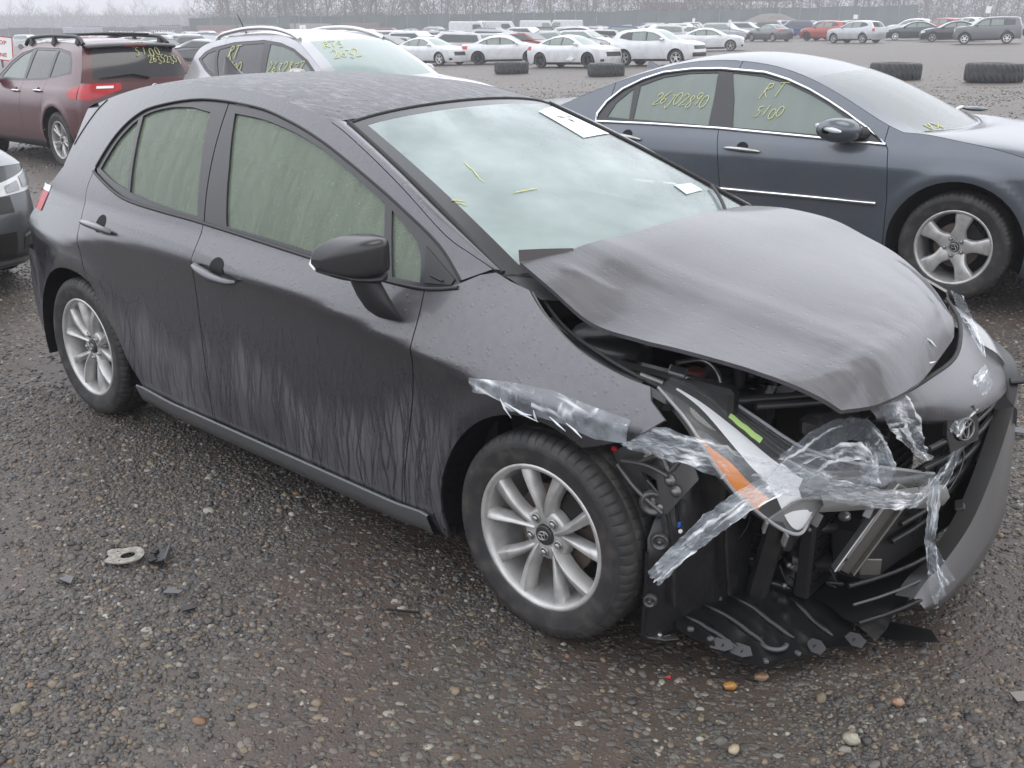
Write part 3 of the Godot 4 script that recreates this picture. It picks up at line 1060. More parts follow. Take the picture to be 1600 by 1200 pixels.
func hatch_glass(car: Node3D):
	# window surrounds: one black frame per door with the panes cut out of it
	var seam := curve2(V2(H_SEAM), 5)
	var belt := curve2(V2([-2.605, 1.085, -2.40, 1.038, -2.229, 1.013, -1.95, 1.003, -1.663, 0.996, -1.041, 0.969, -0.657, 0.953, -0.49, 0.953, -0.376, 0.972]), 5)
	var rear_pane := join([curve2(V2([-2.235, 1.045, -1.98, 1.026, -1.716, 1.016]), 4), V2([-1.80, 1.20, -1.888, 1.369]), curve2(V2([-2.02, 1.379, -2.16, 1.372, -2.29, 1.350, -2.365, 1.326]), 4), V2([-2.30, 1.19])])
	var quarter := join([V2([-2.262, 1.052, -2.33, 1.21, -2.392, 1.31]), curve2(V2([-2.42, 1.292, -2.49, 1.222, -2.545, 1.125, -2.555, 1.102]), 4), V2([-2.40, 1.068])])
	var front_pane := join([curve2(V2([-1.524, 1.004, -1.1, 0.990, -0.668, 0.967]), 4), V2([-0.715, 1.06, -0.775, 1.165]), curve2(V2([-0.95, 1.228, -1.12, 1.284, -1.29, 1.325, -1.43, 1.350, -1.56, 1.366, -1.728, 1.374]), 4), V2([-1.62, 1.20])])
	var vent := join([V2([-0.636, 0.967, -0.522, 0.967, -0.548, 1.03, -0.585, 1.072, -0.66, 1.112, -0.735, 1.148])])
	var split := V2([-1.664, 0.999, -1.70, 1.10, -1.75, 1.25, -1.80, 1.408])
	var whole := join([belt, seam])
	var fr := join([belt_part(belt, -1.664, -0.30), V2([-0.376, 0.972]), belt_none(seam, -1.80, -0.3), rev(split)])
	var rr := join([split, belt_none(seam, -2.61, -1.80), belt_part(belt, -2.606, -1.664)])
	for sg in [1.0, -1.0]:
		var mb := MB.new()
		panel(mb, inset(fr, 0.003), [front_pane, vent], HW, 0.04, sg, -0.004, 0.014)
		put(mb, "door_frame", M.frame, car)
		mb = MB.new()
		panel(mb, inset(rr, 0.003), [rear_pane, quarter], HW, 0.04, sg, -0.004, 0.014)
		put(mb, "door_frame", M.frame, car)
		for q in [["door_window", front_pane], ["door_window", rear_pane], ["quarter_window", quarter], ["vent_window", vent]]:
			mb = MB.new()
			panel(mb, q[1], [], HW, 0.06, sg, -0.013, 0.0)
			mb.map(func(p): return Vector2((p.x + 2.7) / 1.2, (1.45 - p.y) / 1.2))
			put(mb, q[0], M.glass_side, car)
		# gloss corner plate ahead of the vent window with a small ridge, and a belt strip
		mb = MB.new()
		panel(mb, V2([-0.500, 0.968, -0.405, 0.976, -0.398, 0.992, -0.545, 1.066]), [], HW, 0.05, sg, 0.0015, 0.006)
		put(mb, "corner_plate", M.trim, car)
		mb = MB.new()
		mb.tube(on_side(V2([-0.485, 0.990, -0.435, 0.981]), HW, sg, 0.004), 0.004, 6)
		put(mb, "corner_ridge", M.trim, car)
		mb = MB.new()
		mb.tube(on_side(belt, HW, sg, 0.002), 0.0065, 6)
		put(mb, "belt_strip", M.trim, car)
		mb = MB.new()
		mb.tube(on_side(seam, HW, sg, 0.0), 0.0045, 6)
		put(mb, "door_seal", M.rubber, car)
	# windscreen: black printed border and the pane
	var top := []
	var low := []
	for j in 51:
		var s := -1.0 + 2.0 * j / 50.0
		var q := 1.0 - s * s
		top.append(Vector3(-1.130 - 0.0 + 0.0 + 0.06 * q, 1.372 + 0.040 * q + 0.012 * (1.0 - pow(absf(s), 6.0)), s * 0.540))
		low.append(Vector3(-0.262 + 0.30 * q, 1.020 - 0.045 * q, s * 0.715))
	var rows := []
	for i in 21:
		var f := i / 20.0
		var row := PackedVector3Array()
		for j in 51:
			var s := -1.0 + 2.0 * j / 50.0
			row.append(top[j].lerp(low[j], f) + Vector3(0.5, 0.87, 0) * (0.028 * sin(f * PI) * (0.35 + 0.65 * (1.0 - s * s))))
		rows.append(row)
	var mb := MB.new()
	mb.grid(rows.slice(1, 20).map(func(r): return r.slice(2, 49)), true)
	put(mb, "windscreen", M.glass_front, car)
	mb = MB.new()
	var b := [rows.slice(0, 2), rows.slice(19, 21)]
	for q in b: mb.grid(q, true)
	mb.grid(rows.slice(1, 20).map(func(r): return r.slice(0, 3)), true)
	mb.grid(rows.slice(1, 20).map(func(r): return r.slice(48, 51)), true)
	put(mb, "windscreen_border", M.frit, car)
	screen = rows
	# pillar skin between the screen and the roof edge
	var cant := curve2(V2(H_CANT), 5).slice(0, 26)
	for sg in [1.0, -1.0]:
		var outer := []
		for i in 26: outer.append(on_side(PackedVector2Array([cant[i]]), HW, sg, -0.002)[0])
		var pr := []
		for i in 26:
			var f := 1.0 - i / 25.0
			var r: float = f * 20.0
			var a := int(minf(r, 19.0))
			var e: Vector3 = rows[a][50 if sg > 0 else 0].lerp(rows[a + 1][50 if sg > 0 else 0], r - a)
			var row := PackedVector3Array()
			for k in 6:
				var g := k / 5.0
				row.append(outer[i].lerp(e, g) + Vector3(0.35, 0.6, 0.5 * sg) * (0.012 * sin(g * PI)))
			pr.append(row)
		mb = MB.new()
		mb.grid(pr, sg > 0)
		mb.map(side_uv)
		put(mb, "screen_pillar", M.paint_side, car)
	for sg in [0, 50]:
		mb = MB.new()
		var p := []
		for r in rows: p.append(r[sg] + Vector3(0, 0.004, 0.004 * (1 if sg else -1)))
		mb.tube(p, 0.008, 6)
		put(mb, "screen_moulding", M.rubber, car)
	mb = MB.new()
	mb.tube(Array(rows[0]), 0.006, 6)
	put(mb, "screen_moulding", M.rubber, car)
var screen := []
func belt_none(b: PackedVector2Array, x0: float, x1: float) -> PackedVector2Array: return belt_part(b, x0, x1)
func on_screen(f: float, s: float, up := 0.0) -> Vector3:       # f down the windscreen, s across it (-1 left of the car)
	var i := clampf(f, 0, 1) * 20.0
	var j: float = clampf((s + 1.0) * 0.5, 0, 1) * 50.0
	var a := int(minf(i, 19)); var b := int(minf(j, 49))
	var p: Vector3 = screen[a][b].lerp(screen[a][b + 1], j - b)
	var q: Vector3 = screen[a + 1][b].lerp(screen[a + 1][b + 1], j - b)
	return p.lerp(q, i - a) + Vector3(0.45, 0.89, 0) * up
# handles, mirror, aerial, wipers, lamps and marks of the hatchback
func handle_on(car: Node3D, x0: float, y0: float, x1: float, y1: float, sg: float, m: Material, W: Callable):
	var cup := MB.new()  # flat dark ellipse painting the shade of a finger recess not modelled
	var mid := Vector2((x0 + x1) * 0.5, (y0 + y1) * 0.5) + Vector2(0.0, 0.012)
	var rows := []
	for i in 4:
		var f := i / 3.0
		var row := PackedVector3Array()
		for j in 25:
			var a := TAU * j / 24
			var q := mid + Vector2(cos(a) * 0.042, 0.006 + sin(a) * 0.034) * f
			var p: Vector3 = on_side(PackedVector2Array([q]), W, sg, 0.0012 - 0.0 * f)[0]
			row.append(p)
		rows.append(row)
	cup.grid(rows, sg < 0, true)
	put(cup, "handle_recess_shade", M.void, car)
	var h := MB.new()
	var line := []
	var rad := []
	for i in 13:
		var f := i / 12.0
		var q := Vector2(lerpf(x0, x1, f), lerpf(y0, y1, f))
		line.append(on_side(PackedVector2Array([q]), W, sg, 0.008 + 0.026 * pow(sin(f * PI), 0.4))[0])
		rad.append(0.009 + 0.0115 * pow(sin(f * PI), 0.5))
	h.tube(line, rad, 10, true, 0.7)
	put(h, "door_handle", m, car)

func hatch_fittings(car: Node3D):
	for sg in [1.0, -1.0]:
		handle_on(car, -1.625, 0.862, -1.372, 0.838, sg, M.paint_plain, HW)
		handle_on(car, -2.535, 0.887, -2.255, 0.883, sg, M.paint_plain, HW)
		# door mirror: shell, lower skirt, foot, indicator
		if sg < 0: continue      # the left mirror is gone
		var rows := []
		put(mirror_shell(sg), "mirror_shell", M.mirror_paint, car)
		put(mirror_skirt(sg), "mirror_skirt", M.trim, car)
		var ft := MB.new()
		rows = []
		for q in [[1.005, -0.620, 0.940, 0.048, 0.036], [0.975, -0.618, 0.932, 0.054, 0.040], [0.930, -0.605, 0.918, 0.062, 0.038], [0.885, -0.595, 0.895, 0.066, 0.032], [0.860, -0.592, 0.872, 0.060, 0.024]]:
			var row := PackedVector3Array()
			for j in 13:
				var a := TAU * j / 12
				row.append(Vector3(q[1] + cos(a) * q[3], q[0], sg * (q[2] + sin(a) * q[4])))
			rows.append(row)
		ft.grid(rows, sg > 0, true)
		put(ft, "mirror_foot", M.trim, car)
		var ind := MB.new()
		ind.tube([mirror_fit(-0.738, 1.066, 1.066, sg), mirror_fit(-0.734, 1.046, 1.076, sg), mirror_fit(-0.705, 1.030, 1.082, sg)], [0.002, 0.006, 0.003], 8)
		put(ind, "mirror_indicator", M.white_plastic, car)
	# shark fin aerial
	var fin := MB.new()
	var rows := []
	for i in 8:
		var f := i / 7.0
		var row := PackedVector3Array()
		for j in 13:
			var a := TAU * j / 12
			row.append(Vector3(-2.60 + lerpf(-0.085, -0.055, f) + 0.0 + (cos(a) + 1.0) * lerpf(0.085, 0.008, pow(f, 0.8)), 1.458 + 0.075 * f, sin(a) * lerpf(0.026, 0.004, f)))
		rows.append(row)
	fin.grid(rows, true, true)
	put(fin, "roof_aerial", M.mirror_paint, car)
	for sg in [1.0, -1.0]:
		var sm := MB.new()
		sm.tube(on_side(curve2(V2([-2.775, 1.362, -2.83, 1.315, -2.885, 1.235, -2.925, 1.165]), 4), HW, sg, 0.0), 0.0035, 5)
		put(sm, "tailgate_seam", M.rubber, car)
	# wipers lying along the foot of the screen
	for w in [[0.955, 0.55, 0.90, -0.15], [0.93, -0.2, 0.80, -0.92]]:
		var mb := MB.new()
		var p := []
		for i in 9: p.append(on_screen(lerpf(w[0], w[2], i / 8.0), lerpf(w[1], w[3], i / 8.0), 0.014))
		mb.tube(p, 0.007, 6)
		put(mb, "wiper", M.rubber, car)
	var cowl := MB.new()
	rows = []
	for i in 5:
		var row := PackedVector3Array()
		for j in 51:
			var p: Vector3 = screen[20][j]
			row.append(p + Vector3(0.035 * i, -0.004 - 0.012 * i, 0))
		rows.append(row)
	cowl.grid(rows)
	put(cowl, "cowl_cover", M.trim, car)
	# tail lamp wrapped round the right rear corner: white cap over red
	for sg in [1.0, -1.0]:
		for q in [["tail_lamp", 0.865, 0.945, M.red_lens], ["reverse_lens", 0.947, 0.975, M.white_plastic]]:
			var mb := MB.new()
			rows = []
			for i in 5:
				var y := lerpf(q[1], q[2], i / 4.0)
				var row := PackedVector3Array()
				for p in [[-3.085, 0.004], [-3.13, 0.009], [-3.185, 0.004], [-3.225, -0.04], [-3.25, -0.16]]:
					row.append(Vector3(p[0] + 0.05 * (y - 0.84), y, sg * (minf(HW(maxf(p[0], -3.2), y), 0.80) + p[1])))
				rows.append(row)
			mb.grid(rows, sg > 0)
			put(mb, q[0], q[3], car)
	# paper, sticker and chalk strokes on the windscreen
	var sheet := MB.new()
	rows = []
	for i in 7:
		var row := PackedVector3Array()
		for j in 7:
			var a := Vector2(0.125, -0.43).lerp(Vector2(0.07, -0.80), j / 6.0)
			var b := Vector2(0.335, -0.37).lerp(Vector2(0.325, -0.88), j / 6.0)
			var q := a.lerp(b, i / 6.0)
			row.append(on_screen(q.x, q.y, 0.004))
		rows.append(row)
	sheet.grid(rows, true)
	put(sheet, "paper_notice", M.paper, car)
	var ink := MB.new()
	var rr := RandomNumberGenerator.new()
	rr.seed = 3
	for i in 9:
		var q := Vector2(0.155 + rr.randf() * 0.05, -0.50 - rr.randf() * 0.20)
		ink.tube([on_screen(q.x, q.y, 0.006), on_screen(q.x + rr.randf_range(-0.02, 0.03), q.y - 0.03, 0.006), on_screen(q.x + rr.randf_range(-0.02, 0.03), q.y - 0.05, 0.006)], 0.0008, 4)
	put(ink, "notice_print", M.trim, car)
	var st := MB.new()
	st.grid([PackedVector3Array([on_screen(0.675, -0.48, 0.004), on_screen(0.715, -0.74, 0.004)]), PackedVector3Array([on_screen(0.73, -0.46, 0.004), on_screen(0.765, -0.74, 0.004)])], true)
	put(st, "screen_sticker", M.sticker, car)
	for s in [[0.38, 0.68, 0.505, 0.71], [0.565, 0.49, 0.577, 0.64], [0.60, 0.92, 0.62, 0.89], [0.585, 0.93, 0.597, 0.885]]:
		var mb := MB.new()
		var p := []
		for i in 6: p.append(on_screen(lerpf(s[0], s[2], i / 5.0), lerpf(s[1], s[3], i / 5.0) + 0.004 * sin(i * 2.1), 0.003))
		mb.tube(p, [0.0008, 0.0022, 0.0014, 0.0024, 0.0014, 0.0008], 5)
		put(mb, "chalk_mark", M.chalk, car)
	# camera pod behind the glass
	var pod := MB.new()
	pod.box(on_screen(0.16, 0.0, -0.05), Vector3(0.16, 0.05, 0.22), Basis(Vector3.BACK, -0.36), 0.02)
	put(pod, "mirror_pod", M.void, car)

func mirror_fit(x: float, y: float, z: float, sg: float) -> Vector3: return Vector3(-0.532 + (x + 0.50) * 0.86, 1.02 + (y - 1.02) * 0.88 - 0.012, sg * (0.905 + (z - 0.905) * 0.80))
func mirror_shell(sg: float) -> MB:
	# lofted outwards: sections across the car's width
	var mb := MB.new()
	var rows := []
	for q in [[0.905, -0.525, -0.590, 1.135, 1.045], [0.912, -0.500, -0.620, 1.145, 1.025], [0.95, -0.495, -0.650, 1.147, 1.018], [0.995, -0.508, -0.678, 1.142, 1.015], [1.03, -0.535, -0.705, 1.130, 1.015], [1.058, -0.575, -0.722, 1.112, 1.020], [1.074, -0.625, -0.732, 1.088, 1.030], [1.080, -0.675, -0.728, 1.065, 1.040]]:
		var row := PackedVector3Array()
		for j in 25:
			var a := TAU * j / 24
			var ca := signf(cos(a)) * pow(absf(cos(a)), 0.42 if cos(a) > 0 else 0.30)
			var sa := signf(sin(a)) * pow(absf(sin(a)), 0.46)
			row.append(mirror_fit(lerpf(q[1], q[2], 0.5 - 0.5 * ca), lerpf(q[4], q[3], 0.5 + 0.5 * sa), q[0], sg))
		rows.append(row)
	mb.grid(rows, sg > 0, true)
	mb.flat(Array(rows[0]).slice(0, 24), Vector3(0, 0, -sg))
	mb.flat(Array(rows[-1]).slice(0, 24), Vector3(0, 0, sg))
	return mb
func mirror_skirt(sg: float) -> MB:
	var mb := MB.new()
	var rows := []
	for q in [[0.905, -0.52, -0.60, 1.040, 0.985], [0.95, -0.503, -0.645, 1.026, 0.988], [0.995, -0.515, -0.672, 1.024, 0.996], [1.04, -0.55, -0.702, 1.024, 1.005], [1.070, -0.625, -0.722, 1.032, 1.018]]:
		var row := PackedVector3Array()
		for j in 17:
			var a := TAU * j / 16
			row.append(mirror_fit(lerpf(q[1], q[2], 0.5 - 0.5 * cos(a)), lerpf(q[4], q[3], 0.5 + 0.5 * sin(a)), q[0], sg))
		rows.append(row)
	mb.grid(rows, sg > 0, true)
	mb.flat(Array(rows[0]).slice(0, 16), Vector3(0, 0, -sg))
	mb.flat(Array(rows[-1]).slice(0, 16), Vector3(0, 0, sg))
	return mb

func hatch_cabin(car: Node3D):
	for x in [-1.35, -2.2]:
		for z in [0.36, -0.36]:
			var st := node("seat", car)
			var mb := MB.new()
			mb.box(Vector3(x, 0.52, z), Vector3(0.52, 0.2, 0.5), Basis(Vector3.BACK, 0.08), 0.06)
			put(mb, "cushion", M.cloth, st)
			mb = MB.new()
			mb.box(Vector3(x - 0.32, 0.86, z), Vector3(0.17, 0.64, 0.48), Basis(Vector3.BACK, 0.28), 0.06)
			put(mb, "backrest", M.cloth, st)
			mb = MB.new()
			mb.box(Vector3(x - 0.43, 1.23, z), Vector3(0.11, 0.17, 0.27), Basis(Vector3.BACK, 0.2), 0.04)
			put(mb, "headrest", M.cloth, st)
	var mb := MB.new()
	mb.box(Vector3(-0.55, 0.86, 0), Vector3(0.55, 0.22, 1.44), Basis(Vector3.BACK, 0.05), 0.06)
	put(mb, "dashboard", M.cloth, car)
	mb = MB.new()
	var p := []
	for i in 25:
		var a := TAU * i / 24
		p.append(Vector3(-0.92, 0.93, -0.36) + Vector3(-0.35, 0.93, 0).normalized() * sin(a) * 0.185 + Vector3.BACK * cos(a) * 0.185)
	mb.tube(p, 0.016, 8, false)
	mb.tube([Vector3(-0.92, 0.93, -0.54), Vector3(-0.88, 0.90, -0.36), Vector3(-0.92, 0.93, -0.18)], 0.02, 6)
	put(mb, "steering_wheel", M.trim, car)

func hatch_hood(car: Node3D):
	# the hood is shoved back and tented; its nose is folded down
	var net := [
		V3([-0.240, 1.050, 0.670, -0.180, 1.068, 0.517, -0.150, 1.082, 0.300, -0.140, 1.091, 0.080, -0.150, 1.089, -0.100, -0.175, 1.077, -0.310, -0.240, 1.044, -0.640]),
		V3([-0.105, 1.004, 0.698, -0.085, 1.036, 0.530, -0.060, 1.063, 0.300, -0.050, 1.074, 0.080, -0.055, 1.073, -0.120, -0.065, 1.066, -0.340, -0.085, 1.050, -0.660]),
		V3([0.048, 0.932, 0.702, 0.050, 0.983, 0.550, 0.060, 1.030, 0.300, 0.065, 1.048, 0.070, 0.065, 1.050, -0.140, 0.070, 1.046, -0.370, 0.085, 1.029, -0.680]),
		V3([0.200, 0.914, 0.690, 0.200, 0.953, 0.530, 0.205, 0.998, 0.290, 0.210, 1.017, 0.060, 0.210, 1.019, -0.150, 0.215, 1.012, -0.380, 0.215, 0.985, -0.685]),
		V3([0.320, 0.912, 0.685, 0.330, 0.940, 0.510, 0.345, 0.973, 0.280, 0.355, 0.989, 0.060, 0.360, 0.989, -0.150, 0.360, 0.976, -0.370, 0.340, 0.938, -0.680]),
		V3([0.470, 0.900, 0.665, 0.480, 0.917, 0.480, 0.500, 0.942, 0.260, 0.515, 0.954, 0.060, 0.520, 0.952, -0.140, 0.525, 0.934, -0.330, 0.495, 0.888, -0.570]),
		V3([0.590, 0.880, 0.640, 0.610, 0.896, 0.470, 0.630, 0.912, 0.270, 0.640, 0.918, 0.090, 0.642, 0.914, -0.080, 0.640, 0.897, -0.220, 0.610, 0.860, -0.420]),
		V3([0.675, 0.850, 0.612, 0.690, 0.871, 0.480, 0.706, 0.884, 0.330, 0.712, 0.886, 0.190, 0.708, 0.880, 0.050, 0.700, 0.868, -0.080, 0.680, 0.845, -0.300]),
		V3([0.724, 0.818, 0.580, 0.752, 0.806, 0.480, 0.776, 0.806, 0.400, 0.782, 0.804, 0.290, 0.772, 0.804, 0.170, 0.752, 0.806, 0.020, 0.712, 0.812, -0.230])]
	var rows := surf(net, 13, 13)
	var n1 := noise(5.0, 3, 61)
	for i in rows.size():
		for j in rows[i].size():
			var p: Vector3 = rows[i][j]
			var front := smoothstep(0.35, 0.75, p.x)
			p.y += 0.003 * front * n1.get_noise_2d(p.x * 1.3 + 7.0, p.z * 1.3)
			# a pressed ridge bends along each side, and one sharp buckle near the near corner
			var ridge := absf(p.z - 0.40 + 0.10 * p.x) - 0.02
			p.y += 0.006 * exp(-ridge * ridge / 0.0030)
			rows[i][j] = p
	# kinked creases: straight folds that break the sheet
	for q in [[0.36, -0.60, 0.78, -0.18, 0.008, 0.035], [-0.2, 0.60, 0.06, 0.57, 0.005, 0.03]]:
		var a := Vector2(q[0], q[1])
		var b := Vector2(q[2], q[3])
		for i in rows.size():
			for j in rows[i].size():
				var p: Vector3 = rows[i][j]
				var w := Vector2(p.x, p.z)
				var near := Geometry2D.get_closest_point_to_segment(w, a, b)
				var end_fade := smoothstep(0.0, 0.12, near.distance_to(a)) * smoothstep(0.0, 0.08, near.distance_to(b))
				p.y += q[4] * maxf(0.0, 1.0 - w.distance_to(near) / q[5]) * end_fade
				rows[i][j] = p
	var mb := MB.new()
	mb.grid(rows)
	mb.map(func(p): return Vector2((p.x * 0.9 + 0.12 * p.z + 1.2) / 1.6, (p.z + 1.0) / 1.7))
	put(mb, "hood", M.paint_top, car)
	# rolled edge under the hood and its dark inner panel
	var under := MB.new()
	var urows := []
	for r in rows:
		var row := PackedVector3Array()
		for p in r: row.append(p - Vector3(0.004, 0.011, 0))
		urows.append(row)
	under.grid(urows, true)
	put(under, "hood_inner_panel", M.black, car)
	var edge := MB.new()
	var lists := []
	var a := []
	for r in rows: a.append(r[0])
	lists.append(a)
	lists.append(Array(rows[-1]))
	a = []
	for r in rows: a.append(r[-1])
	lists.append(a)
	lists.append(Array(rows[0]))
	for q in lists:
		var up := PackedVector3Array(q)
		var dn := PackedVector3Array()
		for p in q: dn.append(p - Vector3(0.003, 0.011, 0))
		edge.grid([up, dn])
	edge.map(func(p): return Vector2((p.x * 0.9 + 1.2) / 1.6, (p.z + 1.0) / 1.7))
	put(edge, "hood_edge", M.paint_top, car)
	# torn flap standing up at the rear near corner
	var fl := MB.new()
	fl.grid([PackedVector3Array([Vector3(-0.252, 1.083, 0.664), Vector3(-0.215, 1.080, 0.590), Vector3(-0.172, 1.075, 0.510)]), PackedVector3Array([Vector3(-0.240, 1.050, 0.674), Vector3(-0.205, 1.058, 0.592), Vector3(-0.168, 1.068, 0.512)])])
	put(fl, "hood_flap", M.primer, car)
	# scraped bare metal on the fold
	for s in [[0.705, 0.868, 0.02, 0.735, 0.835, -0.01], [0.745, 0.815, 0.10, 0.755, 0.808, 0.04], [0.757, 0.812, 0.20, 0.748, 0.812, 0.12]]:
		var sc := MB.new()
		sc.tube([Vector3(s[0], s[1] + 0.006, s[2]), Vector3((s[0] + s[3]) * 0.5 + 0.004, (s[1] + s[4]) * 0.5 + 0.006, (s[2] + s[5]) * 0.5), Vector3(s[3], s[4] + 0.006, s[5])], [0.001, 0.003, 0.001], 5)
		put(sc, "scrape", M.white_plastic, car)
# ---------------------------------------------------------------- what the crash laid bare
var lamp_net := []
func lamp(t: float, s: float, deep := 0.0) -> Vector3:       # a place on the headlamp: t from its tail to its inner end, s from lower edge to upper
	var i := clampf(t, 0, 1) * (lamp_net.size() - 1)
	var j: float = clampf(s, 0, 1) * (lamp_net[0].size() - 1)
	var a := int(minf(i, lamp_net.size() - 2)); var b := int(minf(j, lamp_net[0].size() - 2))
	var p: Vector3 = lamp_net[a][b].lerp(lamp_net[a][b + 1], j - b)
	var q: Vector3 = lamp_net[a + 1][b].lerp(lamp_net[a + 1][b + 1], j - b)
	return p.lerp(q, i - a) - Vector3(0.66, 0.46, 0.60).normalized() * deep
func lamp_patch(t0: float, t1: float, lo: Callable, hi: Callable, deep: float, n := 16, w := 5) -> MB:
	var mb := MB.new()
	var rows := []
	for i in n + 1:
		var t := lerpf(t0, t1, float(i) / n)
		var row := PackedVector3Array()
		for j in w + 1: row.append(lamp(t, lerpf(lo.call(t), hi.call(t), float(j) / w), deep))
		rows.append(row)
	mb.grid(rows)
	return mb
func rod(parent: Node, called: String, pts: Array, r, m: Material, sides := 8):
	var mb := MB.new()
	mb.tube(curve3(pts, 5) if pts.size() > 2 else pts, r, sides)
	put(mb, called, m, parent)
func slab(parent: Node, called: String, c: Vector3, e: Vector3, m: Material, rot := Vector3.ZERO, ch := 0.012):
	var mb := MB.new()
	mb.box(c, e, Basis.from_euler(rot), ch)
	return put(mb, called, m, parent)
func hatch_front(car: Node3D):
	# --- engine bay
	var bay := node("engine_bay", car)
	slab(bay, "bulkhead", Vector3(-0.34, 0.62, 0), Vector3(0.06, 0.72, 1.40), M.apron)
	for sg in [1.0, -1.0]:
		slab(bay, "inner_wing", Vector3(0.02, 0.60, 0.60 * sg), Vector3(0.86, 0.42, 0.05), M.apron)
		var mb := MB.new()
		mb.lathe([Vector2(0.14, -0.1), Vector2(0.13, 0.10), Vector2(0.10, 0.14), Vector2(0.0, 0.14)], Vector3(-0.02, 0.72, 0.53 * sg), Vector3.UP, Vector3.RIGHT, 20)
		put(mb, "strut_tower", M.apron, bay)
		slab(bay, "wing_rail", Vector3(0.02, 0.835, 0.70 * sg), Vector3(0.62, 0.05, 0.05), M.apron, Vector3(0, 0, -0.26), 0.015)
	slab(bay, "engine_cover", Vector3(0.12, 0.73, -0.02), Vector3(0.42, 0.14, 0.60), M.liner, Vector3(0, 0, -0.05), 0.04)
	slab(bay, "engine_block", Vector3(0.14, 0.50, -0.05), Vector3(0.46, 0.40, 0.66), M.black, Vector3(0, 0.05, 0), 0.05)
	slab(bay, "battery_box", Vector3(0.22, 0.70, -0.46), Vector3(0.26, 0.2, 0.18), M.liner, Vector3(0, 0.1, 0), 0.02)
	slab(bay, "air_box", Vector3(0.30, 0.66, 0.36), Vector3(0.24, 0.16, 0.2), M.liner, Vector3(0.1, 0.3, 0), 0.03)
	var cap := MB.new()
	cap.lathe([Vector2(0.026, -0.02), Vector2(0.030, -0.012), Vector2(0.030, 0.006), Vector2(0.022, 0.011), Vector2(0.0, 0.011)], Vector3(0.245, 0.775, 0.475), Vector3.UP, Vector3.RIGHT, 20)
	put(cap, "filler_cap", M.red_cap, bay)
	rod(bay, "filler_neck", [Vector3(0.245, 0.755, 0.475), Vector3(0.24, 0.66, 0.46)], 0.024, M.liner)
	rod(bay, "metal_pipe", V3([0.20, 0.80, 0.50, 0.235, 0.80, 0.435, 0.27, 0.785, 0.42, 0.30, 0.76, 0.43, 0.31, 0.70, 0.44]), 0.0075, M.steel)
	rod(bay, "hose", V3([0.15, 0.82, 0.44, 0.25, 0.815, 0.375, 0.315, 0.795, 0.375, 0.345, 0.755, 0.395, 0.34, 0.70, 0.40]), 0.016, M.rubber, 10)
	for q in [[0.20, 0.82, 0.405], [0.215, 0.82, 0.395], [0.23, 0.82, 0.387]]:
		rod(bay, "hose_clip", [Vector3(q[0], q[1], q[2]), Vector3(q[0] + 0.004, q[1], q[2] - 0.004)], 0.0185, M.steel, 12)
	for q in [[0.34, 0.775, 0.33], [0.40, 0.765, 0.30], [0.37, 0.735, 0.36]]:
		var mb := MB.new()
		mb.lathe([Vector2(0.03, -0.03), Vector2(0.033, 0.0), Vector2(0.024, 0.006), Vector2(0.018, -0.004), Vector2(0.0, -0.006)], Vector3(q[0], q[1], q[2]), Vector3.UP, Vector3.RIGHT, 18)
		put(mb, "sensor_cap", M.black_gloss, bay)
	# grey tie bars and the crossmember behind the lamp
	rod(bay, "tie_bar", [Vector3(0.40, 0.745, 0.53), Vector3(0.56, 0.742, 0.30), Vector3(0.64, 0.742, 0.10)], 0.013, M.apron_light)
	rod(bay, "tie_bar", [Vector3(0.455, 0.735, 0.50), Vector3(0.58, 0.735, 0.34), Vector3(0.66, 0.73, 0.16)], 0.011, M.apron_light)
	slab(bay, "radiator_support", Vector3(0.58, 0.70, -0.05), Vector3(0.07, 0.06, 1.05), M.apron, Vector3(0, 0.04, 0), 0.015)
	slab(bay, "support_post", Vector3(0.60, 0.60, 0.30), Vector3(0.06, 0.24, 0.07), M.apron, Vector3(0, 0.2, 0.1), 0.012)
	slab(bay, "radiator", Vector3(0.56, 0.40, -0.06), Vector3(0.05, 0.56, 0.84), M.black, Vector3(0, 0.04, 0), 0.01)
	for i in 14:
		slab(bay, "radiator_fin", Vector3(0.588, 0.17 + 0.036 * i, -0.06), Vector3(0.006, 0.009, 0.80), M.liner, Vector3(0, 0.04, 0), 0.0)
	# plastic rail cover lying along the open fender edge
	var rc := MB.new()
	var rows := []
	for q in [[-0.12, 0.905, 0.700], [0.02, 0.862, 0.722], [0.14, 0.826, 0.725], [0.24, 0.808, 0.715]]:
		rows.append(PackedVector3Array([Vector3(q[0], q[1] - 0.03, q[2] + 0.034), Vector3(q[0], q[1], q[2] + 0.026), Vector3(q[0], q[1] + 0.008, q[2]), Vector3(q[0] - 0.01, q[1] - 0.004, q[2] - 0.05), Vector3(q[0] - 0.01, q[1] - 0.04, q[2] - 0.06)]))
	rc.grid(rows)
	put(rc, "rail_cover", M.liner, car)
	rod(car, "fender_flange", on_side(V2([-0.135, 0.996, -0.055, 0.948, 0.085, 0.889, 0.222, 0.858, 0.325, 0.846]), HW, 1.0, -0.010), 0.004, M.apron_light)
	var hg := MB.new()
	hg.tube(curve3(V3([-0.16, 0.985, 0.69, -0.05, 0.90, 0.70, 0.10, 0.85, 0.715, 0.20, 0.825, 0.72, 0.27, 0.80, 0.70]), 5), 0.006, 6)
	put(hg, "release_cable", M.rubber, car)
	slab(car, "hood_hinge", Vector3(-0.24, 0.975, 0.66), Vector3(0.16, 0.03, 0.05), M.black, Vector3(0, 0.3, -0.25), 0.008)
	# --- splayed bracket plate with its window, rods and wires ahead of the wheel
	var pl := node("fender_bracket", car)
	var shape := V2([0.189, 0.617, 0.290, 0.672, 0.366, 0.672, 0.417, 0.624, 0.433, 0.593, 0.374, 0.491, 0.339, 0.469, 0.276, 0.499, 0.221, 0.545])
